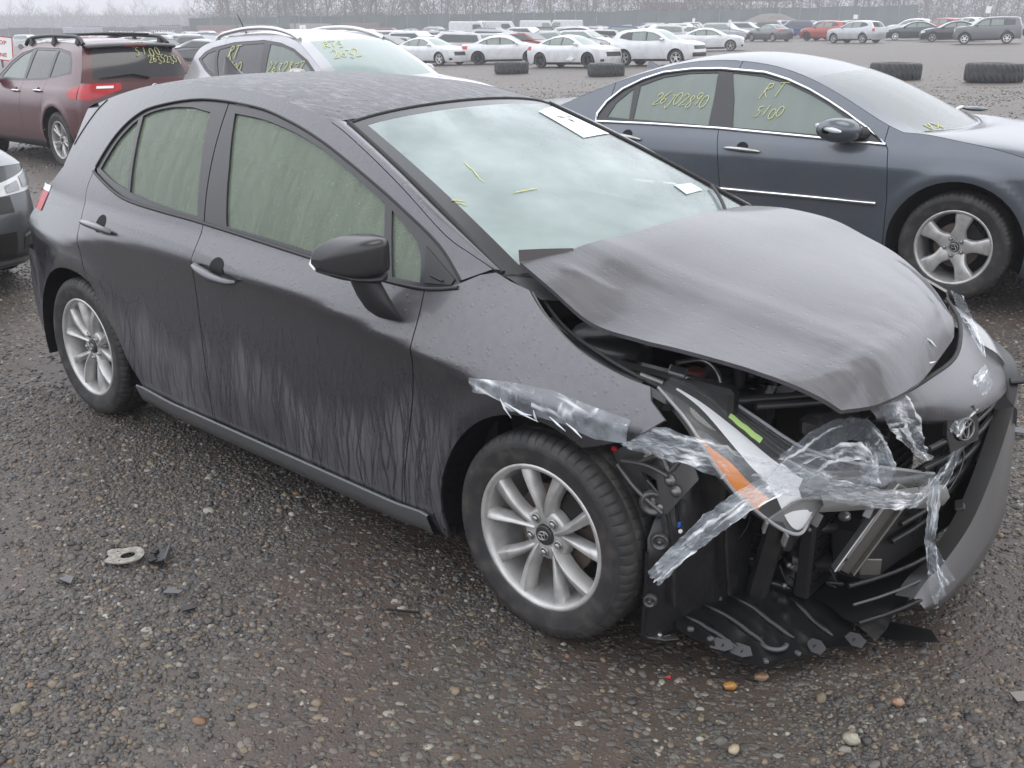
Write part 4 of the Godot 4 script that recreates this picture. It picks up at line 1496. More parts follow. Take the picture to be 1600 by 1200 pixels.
	var hole := V2([0.271, 0.574, 0.333, 0.575, 0.349, 0.528, 0.305, 0.522])
	var flatW := func(x: float, y: float): return 0.742 + 0.03 * sin((x + y) * 9.0) + 0.012 * sin(x * 40.0)
	var pm := MB.new()
	panel(pm, shape, [hole], flatW, 0.02, 1.0, 0.0, 0.012)
	put(pm, "plate", M.apron_light, pl)
	for q in [[0.211, 0.585, 0.281, 0.535, 0.361, 0.490], [0.276, 0.609, 0.334, 0.648, 0.354, 0.640], [0.354, 0.645, 0.379, 0.620, 0.402, 0.650], [0.225, 0.60, 0.31, 0.615, 0.37, 0.60]]:
		rod(pl, "rod", [Vector3(q[0], q[1], 0.785), Vector3(q[2], q[3], 0.792), Vector3(q[4], q[5], 0.785)], 0.0065, M.apron_light)
	for q in [[0.300, 0.632], [0.372, 0.585], [0.352, 0.503], [0.392, 0.560]]:
		var mb := MB.new()
		mb.lathe([Vector2(0.016, 0.0), Vector2(0.016, 0.008), Vector2(0.009, 0.010), Vector2(0.009, 0.016), Vector2(0.0, 0.017)], Vector3(q[0], q[1], 0.772), Vector3.BACK, Vector3.RIGHT, 14)
		put(mb, "bolt", M.steel_dark, pl)
	for q in [[0.0, 0.0], [0.012, -0.006]]:
		rod(pl, "wire", V3([0.389 + q[0], 0.625, 0.735, 0.385 + q[0], 0.56, 0.755, 0.378 + q[0], 0.50, 0.745, 0.384 + q[0], 0.43 + q[1], 0.735]), 0.0045, M.rubber)
	slab(pl, "blue_plug", Vector3(0.392, 0.453, 0.748), Vector3(0.008, 0.016, 0.010), M.blue_plug, Vector3.ZERO, 0.002)
	slab(pl, "white_plug", Vector3(0.397, 0.435, 0.748), Vector3(0.009, 0.010, 0.010), M.white_plastic, Vector3.ZERO, 0.002)
	slab(pl, "red_tab", Vector3(0.215, 0.640, 0.81), Vector3(0.014, 0.012, 0.012), M.red_lens, Vector3.ZERO, 0.003)
	for i in 4: slab(pl, "clip_slot", Vector3(0.235 + 0.018 * i, 0.664 + 0.008 * i, 0.80), Vector3(0.012, 0.014, 0.02), M.black, Vector3(0, 0, 0.4), 0.002)
	# inner rail, crash box and cross tubes
	slab(car, "front_rail", Vector3(0.30, 0.45, 0.44), Vector3(0.52, 0.12, 0.09), M.apron, Vector3(0, 0.05, -0.03), 0.02)
	slab(car, "crash_box", Vector3(0.490, 0.27, 0.40), Vector3(0.06, 0.32, 0.08), M.apron, Vector3(0.05, 0.25, -0.16), 0.014)
	slab(car, "rail_flange", Vector3(0.555, 0.40, 0.40), Vector3(0.03, 0.16, 0.15), M.apron, Vector3(0, 0.2, 0), 0.008)
	rod(car, "lower_tube", [Vector3(0.53, 0.235, 0.36), Vector3(0.64, 0.205, 0.20), Vector3(0.70, 0.19, -0.1)], 0.028, M.black, 10)
	rod(car, "upper_tube", [Vector3(0.56, 0.345, 0.34), Vector3(0.65, 0.32, 0.2), Vector3(0.70, 0.31, 0.0)], 0.016, M.apron, 10)
	slab(car, "subframe", Vector3(0.12, 0.20, 0), Vector3(0.42, 0.09, 0.9), M.black, Vector3.ZERO, 0.03)
	rod(car, "control_arm", [Vector3(0.14, 0.22, 0.40), Vector3(0.02, 0.21, 0.68)], 0.03, M.black)
	for q in [[0.585, 0.355, 0.365], [0.555, 0.245, 0.405], [0.548, 0.175, 0.405], [0.60, 0.44, 0.30]]:
		var mb := MB.new()
		mb.ball(Vector3(q[0], q[1], q[2]), Vector3.ONE * 0.009, 8)
		put(mb, "bolt", M.steel_dark, car)
	var bolt := MB.new()
	bolt.lathe([Vector2(0.016, 0), Vector2(0.016, 0.012), Vector2(0.009, 0.013), Vector2(0.009, 0.028), Vector2(0, 0.028)], Vector3(0.655, 0.40, 0.305), Vector3(0.7, 0.2, 0.6).normalized(), Vector3.UP, 12)
	put(bolt, "flange_bolt", M.steel, car)
	# aluminium bumper beam end hanging down: an open channel with a bright edge
	var bm := node("bumper_beam", car)
	var ax := (Vector3(0.672, 0.235, 0.315) - Vector3(0.775, 0.50, 0.215)).normalized()
	var mid := (Vector3(0.672, 0.235, 0.315) + Vector3(0.775, 0.50, 0.215)) * 0.5
	var side := ax.cross(Vector3(0.7, 0.3, 0.62).normalized()).normalized()
	var bb := Basis(side, ax, side.cross(ax))
	slab2(bm, "web", mid, Vector3(0.052, 0.30, 0.006), bb, M.alu_dirty)
	slab2(bm, "flange", mid + side * 0.028 + bb.z * 0.014, Vector3(0.006, 0.31, 0.036), bb, M.alu)
	slab2(bm, "flange", mid - side * 0.028 + bb.z * 0.012, Vector3(0.006, 0.28, 0.03), bb, M.alu_dirty)
	slab2(bm, "bright_edge", mid + side * 0.014 + bb.z * 0.010 + ax * 0.02, Vector3(0.010, 0.27, 0.010), bb, M.chrome)
	slab2(bm, "mount", mid + ax * 0.10 - side * 0.065, Vector3(0.06, 0.05, 0.010), bb * Basis(Vector3.BACK, 0.5), M.alu_dirty)
	# --- torn wheel liner hanging ahead of the tyre
	rows = []
	var n1 := noise(3.0, 3, 63)
	for i in 11:
		var y := lerpf(0.60, 0.105, i / 10.0)
		var row := PackedVector3Array()
		for q in [[0.325, 0.800], [0.350, 0.790], [0.372, 0.745], [0.385, 0.68], [0.40, 0.60], [0.425, 0.52], [0.44, 0.42]]:
			var top := smoothstep(0.36, 0.60, y)
			row.append(Vector3(q[0] + 0.012 * n1.get_noise_2d(y * 3.0, q[1] * 4.0) - 0.03 * top, y + 0.03 * (0.80 - q[1]), q[1] - 0.16 * top * smoothstep(0.6, 0.8, q[1])))
		rows.append(row)
	var ln := MB.new()
	ln.grid(rows)
	put(ln, "torn_liner", M.liner, car)
	rod(car, "liner_rib", V3([0.330, 0.37, 0.803, 0.334, 0.24, 0.803, 0.338, 0.11, 0.80, 0.385, 0.105, 0.745]), 0.005, M.liner)
	var tb := MB.new()
	tb.plate(V2([-0.03, -0.02, 0.04, -0.026, 0.055, 0.005, 0.02, 0.03, -0.03, 0.02]), Vector3(0.362, 0.10, 0.765), Vector3(0.85, 0, -0.5).normalized(), Vector3(0.4, 0.25, 0.85).normalized(), 0.004)
	put(tb, "liner_tab", M.apron_light, car)
	for q in [[0.325, 0.505, 0.775, 0.026], [0.352, 0.40, 0.775, 0.018], [0.345, 0.225, 0.795, 0.014]]:
		var mb := MB.new()
		mb.lathe([Vector2(q[3] * 1.5, 0.0), Vector2(q[3] * 1.3, 0.012), Vector2(q[3], 0.014), Vector2(q[3] * 0.8, 0.006), Vector2(q[3] * 0.4, 0.006), Vector2(q[3] * 0.35, 0.016), Vector2(0.0, 0.017)], Vector3(q[0], q[1], q[2]), Vector3(0.45, 0.1, 0.88).normalized(), Vector3.UP, 18)
		put(mb, "bolt_boss", M.apron_light, car)
	rod(car, "liner_rib", V3([0.30, 0.56, 0.77, 0.345, 0.53, 0.775, 0.372, 0.46, 0.765, 0.385, 0.34, 0.755, 0.392, 0.20, 0.745]), 0.006, M.apron)
	rod(car, "liner_rib", V3([0.42, 0.56, 0.60, 0.43, 0.44, 0.575, 0.437, 0.28, 0.555, 0.44, 0.16, 0.53]), 0.007, M.apron)
	slab(car, "liner_clip", Vector3(0.366, 0.108, 0.768), Vector3(0.012, 0.012, 0.012), M.steel, Vector3.ZERO, 0.003)
	# --- undertray splayed out on the ground
	undertray(car)
	headlamp(car)
	nose(car)
	# torn odds and ends hanging in the gap: brackets, clips, cut wires
	var rr := RandomNumberGenerator.new()
	rr.seed = 612
	var junk := node("crash_debris", car)
	for i in 62:
		var t := rr.randf()
		var c := Vector3(lerpf(0.26, 0.74, t), rr.randf_range(0.17, 0.66), lerpf(0.74, 0.12, t) + rr.randf_range(-0.10, 0.05))
		c.x -= 0.04
		var m: Material = [M.liner, M.apron, M.apron_light, M.black, M.smoke_plastic, M.tray_light][rr.randi_range(0, 5) if rr.randf() < 0.6 else 0]
		if i % 3 == 0:
			var mb := MB.new()
			var poly := PackedVector2Array()
			var n := rr.randi_range(5, 8)
			for k in n:
				var a := TAU * k / n + rr.randf_range(-0.3, 0.3)
				poly.append(Vector2(cos(a) * rr.randf_range(0.012, 0.06), sin(a) * rr.randf_range(0.010, 0.04)))
			if Geometry2D.triangulate_polygon(poly).is_empty(): continue
			var b := Basis.from_euler(Vector3(rr.randf_range(-0.9, 0.9), rr.randf_range(-0.4, 1.6), rr.randf_range(-2.0, 2.0)))
			mb.plate(poly, c, b.x, b.y, 0.004)
			put(mb, "torn_plastic", m, junk)
		elif i % 3 == 1:
			var p := [c]
			for k in 4: p.append(p[-1] + Vector3(rr.randf_range(-0.05, 0.05), rr.randf_range(-0.07, 0.02), rr.randf_range(-0.05, 0.05)))
			rod(junk, "cut_wire", p, rr.randf_range(0.002, 0.005), M.rubber if rr.randf() < 0.7 else M.apron_light, 5)
		else:
			var mb := MB.new()
			var e := Vector3(rr.randf_range(0.02, 0.09), rr.randf_range(0.012, 0.05), rr.randf_range(0.01, 0.04))
			mb.box(c, e, Basis.from_euler(Vector3(rr.randf_range(-0.7, 0.7), rr.randf_range(-1, 1), rr.randf_range(-0.9, 0.9))), 0.004)
			put(mb, "broken_clip", m, junk)
func slab2(parent: Node, called: String, c: Vector3, e: Vector3, b: Basis, m: Material):
	var mb := MB.new()
	mb.box(c, e, b, 0.002)
	put(mb, called, m, parent)

func undertray(car: Node3D):
	var tr := node("undertray", car)
	var n1 := noise(2.2, 3, 64)
	var H := func(x: float, z: float) -> float:
		return 0.135 - 0.16 * smoothstep(0.42, 0.72, x + 0.22 * (z - 0.5)) * 0.5 + 0.010 * n1.get_noise_2d(x * 3.0, z * 3.0)
	var mb := MB.new()
	var outline := V2([0.36, 0.70, 0.40, 0.735, 0.47, 0.722, 0.515, 0.70, 0.545, 0.700, 0.57, 0.672, 0.615, 0.660, 0.640, 0.628, 0.655, 0.560, 0.690, 0.500, 0.715, 0.430, 0.735, 0.405, 0.770, 0.372, 0.745, 0.330, 0.70, 0.28, 0.62, 0.20, 0.48, 0.16, 0.33, 0.20, 0.30, 0.50])
	# laid out in plan, so x and z take the places of x and y
	var holes := []
	for q in [[0.575, 0.655], [0.742, 0.365], [0.46, 0.655], [0.41, 0.62]]: holes.append(arc2(Vector2(q[0], q[1]), 0.008, 0, 324, 9))
	var tmp := MB.new()
	panel(tmp, outline, holes, H, 0.025, 1.0, 0.0, 0.008)
	for i in tmp.v.size():
		var p := tmp.v[i]
		var m := tmp.n[i]
		mb.pt(Vector3(p.x, p.z, p.y), Vector3(m.x, m.z, m.y), tmp.t[i])
	for i in range(0, tmp.k.size(), 3): mb.tri(tmp.k[i], tmp.k[i + 1], tmp.k[i + 2])
	put(mb, "tray", M.tray, tr)
	for q in [[0.395, 0.685, 0.555, 0.655], [0.40, 0.60, 0.585, 0.575], [0.43, 0.50, 0.63, 0.485], [0.55, 0.36, 0.70, 0.385], [0.46, 0.36, 0.55, 0.32]]:
		var p := []
		for i in 9:
			var x := lerpf(q[0], q[2], i / 8.0)
			var z := lerpf(q[1], q[3], i / 8.0)
			p.append(Vector3(x, H.call(x, z) + 0.003, z))
		var rb := MB.new()
		rb.tube(p, [0.004, 0.009, 0.010, 0.010, 0.010, 0.010, 0.010, 0.009, 0.004], 8)
		put(rb, "rib", M.tray, tr)
	var ring := MB.new()
	var rp := []
	for i in 13:
		var a := lerpf(-0.4, 2.9, i / 12.0)
		rp.append(Vector3(0.60 + cos(a) * 0.035, H.call(0.60, 0.55) + 0.006, 0.55 + sin(a) * 0.035))
	ring.tube(rp, 0.007, 8)
	put(ring, "access_rim", M.tray_light, tr)
	for q in [[0.56, 0.665, 0.3], [0.757, 0.365, -0.5], [0.515, 0.690, 0.5], [0.69, 0.475, -0.6]]:
		var tb := MB.new()
		tb.plate(V2([-0.035, -0.012, -0.012, -0.026, 0.022, -0.022, 0.034, 0.004, 0.010, 0.018, -0.03, 0.012]), Vector3(q[0], H.call(q[0], q[1]) + 0.006, q[1]), Vector3(cos(q[2]), 0, -sin(q[2])), Vector3(sin(q[2]) * 0.9, -0.3, cos(q[2]) * 0.9).normalized(), 0.003)
		put(tb, "tab", M.tray_light, tr)
		var ht := MB.new()
		ht.lathe([Vector2(0.0075, 0.0), Vector2(0, 0.0)], Vector3(q[0], H.call(q[0], q[1]) + 0.009, q[1]) , Vector3(0, 0.95, 0.3).normalized(), Vector3.RIGHT, 12)
		put(ht, "screw_hole", M.void, tr)
	for q in [[0.43, 0.715], [0.485, 0.70], [0.62, 0.630], [0.665, 0.53], [0.38, 0.655], [0.40, 0.575], [0.415, 0.54]]:
		var nb := MB.new()
		nb.box(Vector3(q[0], H.call(q[0], q[1]) + 0.005, q[1]), Vector3(0.018, 0.012, 0.014), Basis(Vector3.UP, q[0] * 9.0), 0.003)
		put(nb, "clip", M.tray_light, tr)
	# second torn sheet further under the nose
	var s2 := MB.new()
	var rows := []
	for i in 7:
		var row := PackedVector3Array()
		for j in 9:
			var f := j / 8.0
			var g := i / 6.0
			var x := lerpf(0.60, 0.80, g) + 0.02 * n1.get_noise_2d(f * 9.0, 3.0) * (1.0 if i == 6 else 0.0)
			row.append(Vector3(x, 0.12 - 0.055 * g * (1.0 - f) + 0.02 * n1.get_noise_2d(g * 3.0, f * 3.0), lerpf(0.32, -0.20, f)))
		rows.append(row)
	s2.grid(rows)
	put(s2, "torn_sheet", M.tray, tr)

func headlamp(car: Node3D):
	var hl := node("headlight", car)
	var U := V3([0.278, 0.817, 0.630, 0.349, 0.788, 0.580, 0.462, 0.720, 0.530, 0.560, 0.648, 0.470, 0.614, 0.597, 0.380, 0.683, 0.566, 0.300, 0.824, 0.518, 0.120])
	var L := V3([0.271, 0.798, 0.700, 0.393, 0.743, 0.740, 0.470, 0.647, 0.730, 0.543, 0.544, 0.680, 0.637, 0.436, 0.560, 0.656, 0.482, 0.440, 0.826, 0.437, 0.140])
	var net := []
	for i in 7:
		var o: Vector3 = Vector3(0.66, 0.46, 0.60).normalized() * [0.004, 0.022, 0.035, 0.04, 0.035, 0.018, 0.006][i]
		net.append([L[i], L[i].lerp(U[i], 0.3) + o, L[i].lerp(U[i], 0.7) + o, U[i]])
	lamp_net = surf(net, 6, 6)
	put(lamp_patch(0.0, 1.0, func(_t): return 0.0, func(_t): return 1.0, 0.05, 40, 14), "lamp_housing", M.lamp_dark, hl)
	var band := lamp_patch(0.07, 0.60, func(t): return lerpf(0.47, 0.38, smoothstep(0.1, 0.5, t)), func(t): return lerpf(0.53, 0.60, smoothstep(0.05, 0.35, t)), 0.020, 20)
	put(band, "reflector_band", M.reflector, hl)
	band = lamp_patch(0.50, 0.70, func(t): return lerpf(0.36, 0.08, smoothstep(0.5, 0.68, t)), func(t): return lerpf(0.62, 0.30, smoothstep(0.52, 0.70, t)), 0.016, 14)
	put(band, "light_guide", M.reflector, hl)
	put(lamp_patch(0.52, 0.66, func(_t): return 0.68, func(_t): return 0.92, 0.04, 8), "projector_bezel", M.apron_light, hl)
	put(lamp_patch(0.18, 0.54, func(_t): return 0.04, func(t): return lerpf(0.06, 0.24, smoothstep(0.17, 0.40, t)), 0.012, 18), "amber_reflector", M.amber, hl)
	for q in [[0.68, 0.70], [0.75, 0.775], [0.82, 0.835], [0.90, 0.93], [0.975, 1.0]]:
		put(lamp_patch(0.03, 0.78, func(_t): return q[0], func(_t): return q[1], 0.006, 24, 2), "chrome_strip", M.lamp_strip, hl)
	put(lamp_patch(0.0, 1.0, func(_t): return 0.0, func(_t): return 1.0, 0.0, 40, 14), "clear_lens", M.lens, hl)
	var e := []
	for i in 41: e.append(lamp(i / 40.0, 0.0))
	rod(hl, "lens_edge", e, 0.005, M.lens_edge)
	e = []
	for i in 41: e.append(lamp(i / 40.0, 1.0))
	rod(hl, "lens_edge", e, 0.005, M.lens_edge)
	var ch := MB.new()
	var rows := []
	for i in 9:
		var row := PackedVector3Array()
		for j in 4: row.append(lamp(0.27 + 0.016 * i, 0.62 + 0.03 * j + 0.006 * sin(i * 1.9) , -0.003))
		rows.append(row)
	ch.grid(rows)
	put(ch, "chalk_mark", M.chalk_green, hl)
	# mounting ear at the tail, broken clear brackets below and inboard
	slab(hl, "mounting_ear", lamp(0.02, 0.75) + Vector3(-0.004, 0.012, -0.02), Vector3(0.05, 0.014, 0.045), M.apron_light, Vector3(0.2, 0.4, -0.2), 0.004)
	rod(hl, "adjuster", [lamp(0.0, 0.3) + Vector3(-0.06, 0.015, 0.02), lamp(0.0, 0.3)], 0.010, M.steel_dark)
	var br := MB.new()
	br.plate(V2([0.0, 0.0, 0.05, -0.012, 0.085, -0.055, 0.12, -0.03, 0.145, -0.05, 0.16, 0.01, 0.20, 0.045, 0.30, 0.05, 0.31, 0.075, 0.18, 0.085, 0.06, 0.05]), Vector3(0.585, 0.485, 0.625), Vector3(0.42, -0.10, -0.90).normalized(), Vector3(0.25, 0.95, 0.1).normalized(), 0.006)
	put(br, "clear_bracket", M.smoke_plastic, hl)
	for q in [[0.50, 0.30], [0.56, 0.12], [0.62, 0.05], [0.80, 0.1], [0.9, 0.3]]:
		slab(hl, "broken_tab", lamp(q[0], 0.0) + Vector3(0.008, -0.022, 0.004), Vector3(0.022, 0.04, 0.008), M.smoke_plastic, Vector3(q[1], q[0] * 4.0, 0.3), 0.003)
	# lower clear arm reaching inboard
	rows = []
	for q in [[0.66, 0.52, 0.50, 0.05], [0.70, 0.50, 0.40, 0.05], [0.755, 0.478, 0.28, 0.045], [0.82, 0.46, 0.15, 0.06], [0.845, 0.445, 0.07, 0.055]]:
		rows.append(PackedVector3Array([Vector3(q[0], q[1] + q[3] * 0.5, q[2]), Vector3(q[0] + 0.02, q[1], q[2] + 0.012), Vector3(q[0] + 0.005, q[1] - q[3] * 0.6, q[2] + 0.006)]))
	var arm := MB.new()
	arm.grid(rows)
	put(arm, "inner_arm", M.smoke_plastic, hl)

func nose(car: Node3D):
	# painted strip between hood and grille, carried forward to the emblem
	var top := V3([0.690, 0.762, 0.360, 0.745, 0.772, 0.230, 0.755, 0.775, 0.05, 0.745, 0.772, -0.15, 0.695, 0.775, -0.35, 0.620, 0.785, -0.55, 0.520, 0.800, -0.72])
	var mid := V3([0.715, 0.740, 0.350, 0.785, 0.735, 0.210, 0.815, 0.725, 0.04, 0.810, 0.715, -0.16, 0.765, 0.710, -0.38, 0.685, 0.715, -0.58, 0.575, 0.735, -0.76])
	var low := V3([0.725, 0.722, 0.345, 0.790, 0.690, 0.190, 0.845, 0.665, 0.02, 0.858, 0.648, -0.17, 0.835, 0.630, -0.42, 0.760, 0.640, -0.62, 0.640, 0.670, -0.82])
	var back := V3([0.700, 0.710, 0.345, 0.765, 0.672, 0.190, 0.820, 0.645, 0.02, 0.835, 0.628, -0.17, 0.812, 0.610, -0.42, 0.740, 0.620, -0.62, 0.620, 0.650, -0.82])
	var mb := MB.new()
	mb.grid(surf([top, mid, low, back], 6, 6), true)
	mb.map(func(p): return Vector2(p.x, p.z))
	put(mb, "nose_panel", M.paint_top, car)
	mb = MB.new()
	mb.tube(curve3(top, 6), 0.007, 6)
	put(mb, "hood_seal", M.rubber, car)
	# grille frame under it, dark slats behind
	var gr := node("grille", car)
	for i in 7:
		var f := i / 6.0
		var p := []
		for j in 9:
			var z := lerpf(0.18, -0.66, j / 8.0)
			p.append(Vector3(0.845 - 0.30 * pow(absf(z + 0.12), 2.0) - 0.035 * f - 0.05 * f * f, lerpf(0.61, 0.24, f), z))
		mb = MB.new()
		mb.tube(p, 0.009, 6)
		put(mb, "slat", M.black, gr)
	for z in [0.02, -0.2, -0.42]:
		mb = MB.new()
		mb.tube([Vector3(0.83 - 0.3 * pow(absf(z + 0.12), 2.0), 0.62, z), Vector3(0.76 - 0.3 * pow(absf(z + 0.12), 2.0), 0.23, z)], 0.008, 6)
		put(mb, "upright", M.black, gr)
	var em := MB.new()
	em.plate(V2([-0.075, -0.05, 0.075, -0.05, 0.085, 0.0, 0.07, 0.055, -0.07, 0.055, -0.085, 0.0]), Vector3(0.850, 0.628, 0.015), Vector3(0.18, 0, -0.98).normalized(), Vector3(-0.25, 0.96, 0.0).normalized(), 0.012)
	put(em, "emblem_plate", M.black_gloss, gr)
	ovals(gr, "emblem", Vector3(0.856, 0.628, 0.012), Vector3(0.18, 0, -0.98).normalized(), Vector3(-0.25, 0.96, 0.0).normalized(), 0.044, M.steel_dark)
	# bumper skin: whole on the far side, torn off where it should meet the near lamp
	var plan := V3([0.875, 0.0, 0.170, 0.893, 0.0, 0.13, 0.910, 0.0, 0.06, 0.925, 0.0, -0.10, 0.918, 0.0, -0.30, 0.870, 0.0, -0.52, 0.760, 0.0, -0.72, 0.590, 0.0, -0.845, 0.38, 0.0, -0.885])
	var hi := [0.150, 0.205, 0.235, 0.330, 0.520, 0.640, 0.665, 0.68, 0.70]
	var lo := [0.110, 0.100, 0.100, 0.115, 0.125, 0.135, 0.14, 0.15, 0.16]
	var rows := []
	for r in 6:
		var f := r / 5.0
		var ctrl := []
		for i in 9:
			var p: Vector3 = plan[i]
			p.y = lerpf(lo[i], hi[i], f)
			var inn := Vector3(-0.9, 0, 0.25 * signf(p.z)).normalized()
			p += inn * (0.035 * f * f + (0.05 if r == 0 else 0.0) - 0.0)
			ctrl.append(p)
		rows.append(PackedVector3Array(curve3(ctrl, 6)))
	mb = MB.new()
	mb.grid(rows)
	mb.map(func(p): return Vector2(p.z * 0.3 + 0.3, 1.0 - p.y / 1.6 - 0.02))
	put(mb, "bumper_cover", M.paint_bumper, car)
	mb = MB.new()
	var edge := [rows[5], PackedVector3Array()]
	for p in rows[5]: edge[1].append(p + Vector3(-0.05, -0.004, 0.012))
	mb.grid(edge)
	put(mb, "bumper_return", M.black, car)
	# slotted lower grille strip in front of the radiator
	for i in 3:
		var p := []
		for j in 13:
			var z := lerpf(0.40, -0.55, j / 12.0)
			p.append(Vector3(0.72 + 0.17 * (1.0 - pow((z + 0.1) / 0.6, 2.0)) - 0.02 * i, 0.145 + 0.05 * i + 0.03 * smoothstep(0.1, -0.3, z), z))
		mb = MB.new()
		mb.tube(p, 0.0065 if i != 1 else 0.004, 6)
		put(mb, "lower_strip", M.liner if i != 1 else M.tray_light, car)
	slab(car, "lower_duct", Vector3(0.70, 0.27, -0.1), Vector3(0.14, 0.20, 0.75), M.black, Vector3(0, -0.1, 0.2), 0.03)
	# broken foils and clips sticking out beside the nose
	var sh := MB.new()
	sh.plate(V2([0, 0, 0.05, 0.012, 0.10, -0.03, 0.115, -0.085, 0.08, -0.05, 0.03, -0.03]), Vector3(0.80, 0.60, -0.36), Vector3(0.75, 0.0, -0.5).normalized(), Vector3(0.1, 0.95, -0.2).normalized(), 0.006)
	put(sh, "broken_foil", M.black, car)
	slab(car, "broken_clip", Vector3(0.845, 0.635, -0.50), Vector3(0.05, 0.014, 0.03), M.black, Vector3(0.3, 0.5, 0.2), 0.004)
	slab(car, "bracket_tab", Vector3(0.84, 0.335, -0.12), Vector3(0.03, 0.012, 0.045), M.apron_light, Vector3(0.3, 0.4, 0.5), 0.004)
	rod(car, "loose_wire", V3([0.80, 0.60, -0.05, 0.84, 0.52, -0.07, 0.835, 0.44, -0.04, 0.81, 0.38, 0.0]), 0.003, M.apron_light, 5)
	# left headlamp stub under the far tape
	mb = MB.new()
	mb.grid(surf([V3([0.50, 0.79, -0.74, 0.62, 0.76, -0.64, 0.70, 0.72, -0.54]), V3([0.54, 0.75, -0.80, 0.67, 0.72, -0.70, 0.755, 0.69, -0.56]), V3([0.55, 0.68, -0.83, 0.69, 0.66, -0.74, 0.78, 0.64, -0.60])], 4, 4))
	put(mb, "left_headlight", M.lens_edge, car)

func ribbon(parent: Node, called: String, A: Array, B: Array, crumple := 0.006, sd := 1, m: Material = null, raise := 0.006):
	var a := curve3(A, 10)
	var b := curve3(B, 10)
	var n := noise(9.0, 3, 100 + sd)
	var rows := []
	var run := 0.0
	var w := 16
	for i in a.size():
		if i: run += a[i].distance_to(a[i - 1])
		var row := PackedVector3Array()
		var along_dir: Vector3 = (a[mini(i + 1, a.size() - 1)] - a[maxi(i - 1, 0)]).normalized()
		var nn: Vector3 = (b[i] - a[i]).cross(along_dir).normalized()
		if nn.dot(EYE - a[i]) < 0.0: nn = -nn
		for j in w + 1:
			var f := float(j) / w
			var wob := n.get_noise_2d(run * 1.5, f * a[i].distance_to(b[i]) * 3.5)
			var fold := absf(n.get_noise_2d(run * 3.0 + 40.0, f * a[i].distance_to(b[i]) * 4.0)) * 2.0
			var p: Vector3 = a[i].lerp(b[i], f) + nn * (crumple * (1.6 * wob + fold) + raise)
			if i == 0 or i == a.size() - 1: p += along_dir * (0.012 * n.get_noise_2d(f * 30.0, sd * 3.0)) * (1 if i else -1)
			p += (b[i] - a[i]) * 0.10 * n.get_noise_2d(run * 2.5, 50.0 * (j / (w / 2)))
			row.append(p)
		rows.append(row)
	# stiff film breaks into small flat facets
	var rr := RandomNumberGenerator.new()
	rr.seed = 900 + sd
	for i in rows.size():
		for j in rows[i].size():
			rows[i][j] += Vector3(rr.randf_range(-1, 1), rr.randf_range(-1, 1), rr.randf_range(-1, 1)) * crumple * 0.45
	var mb := MB.new()
	for i in rows.size() - 1:
		for j in w:
			var q := [rows[i][j], rows[i][j + 1], rows[i + 1][j + 1], rows[i + 1][j]]
			var uv := []
			for e in [[i, j], [i, j + 1], [i + 1, j + 1], [i + 1, j]]: uv.append(Vector2(float(e[0]) / rows.size() * run * 1.6 + sd * 0.37, float(e[1]) / w * 0.16 + sd * 0.17))
			for t3 in ([[0, 1, 2], [0, 2, 3]] if rr.randf() < 0.5 else [[0, 1, 3], [1, 2, 3]]):
				var s0 := mb.v.size()
				mb.flat([q[t3[0]], q[t3[1]], q[t3[2]]], EYE - q[0])
				for e in 3: mb.t[s0 + e] = uv[t3[e]]
	var o := put(mb, called, m if m else M.film, parent)
	return o
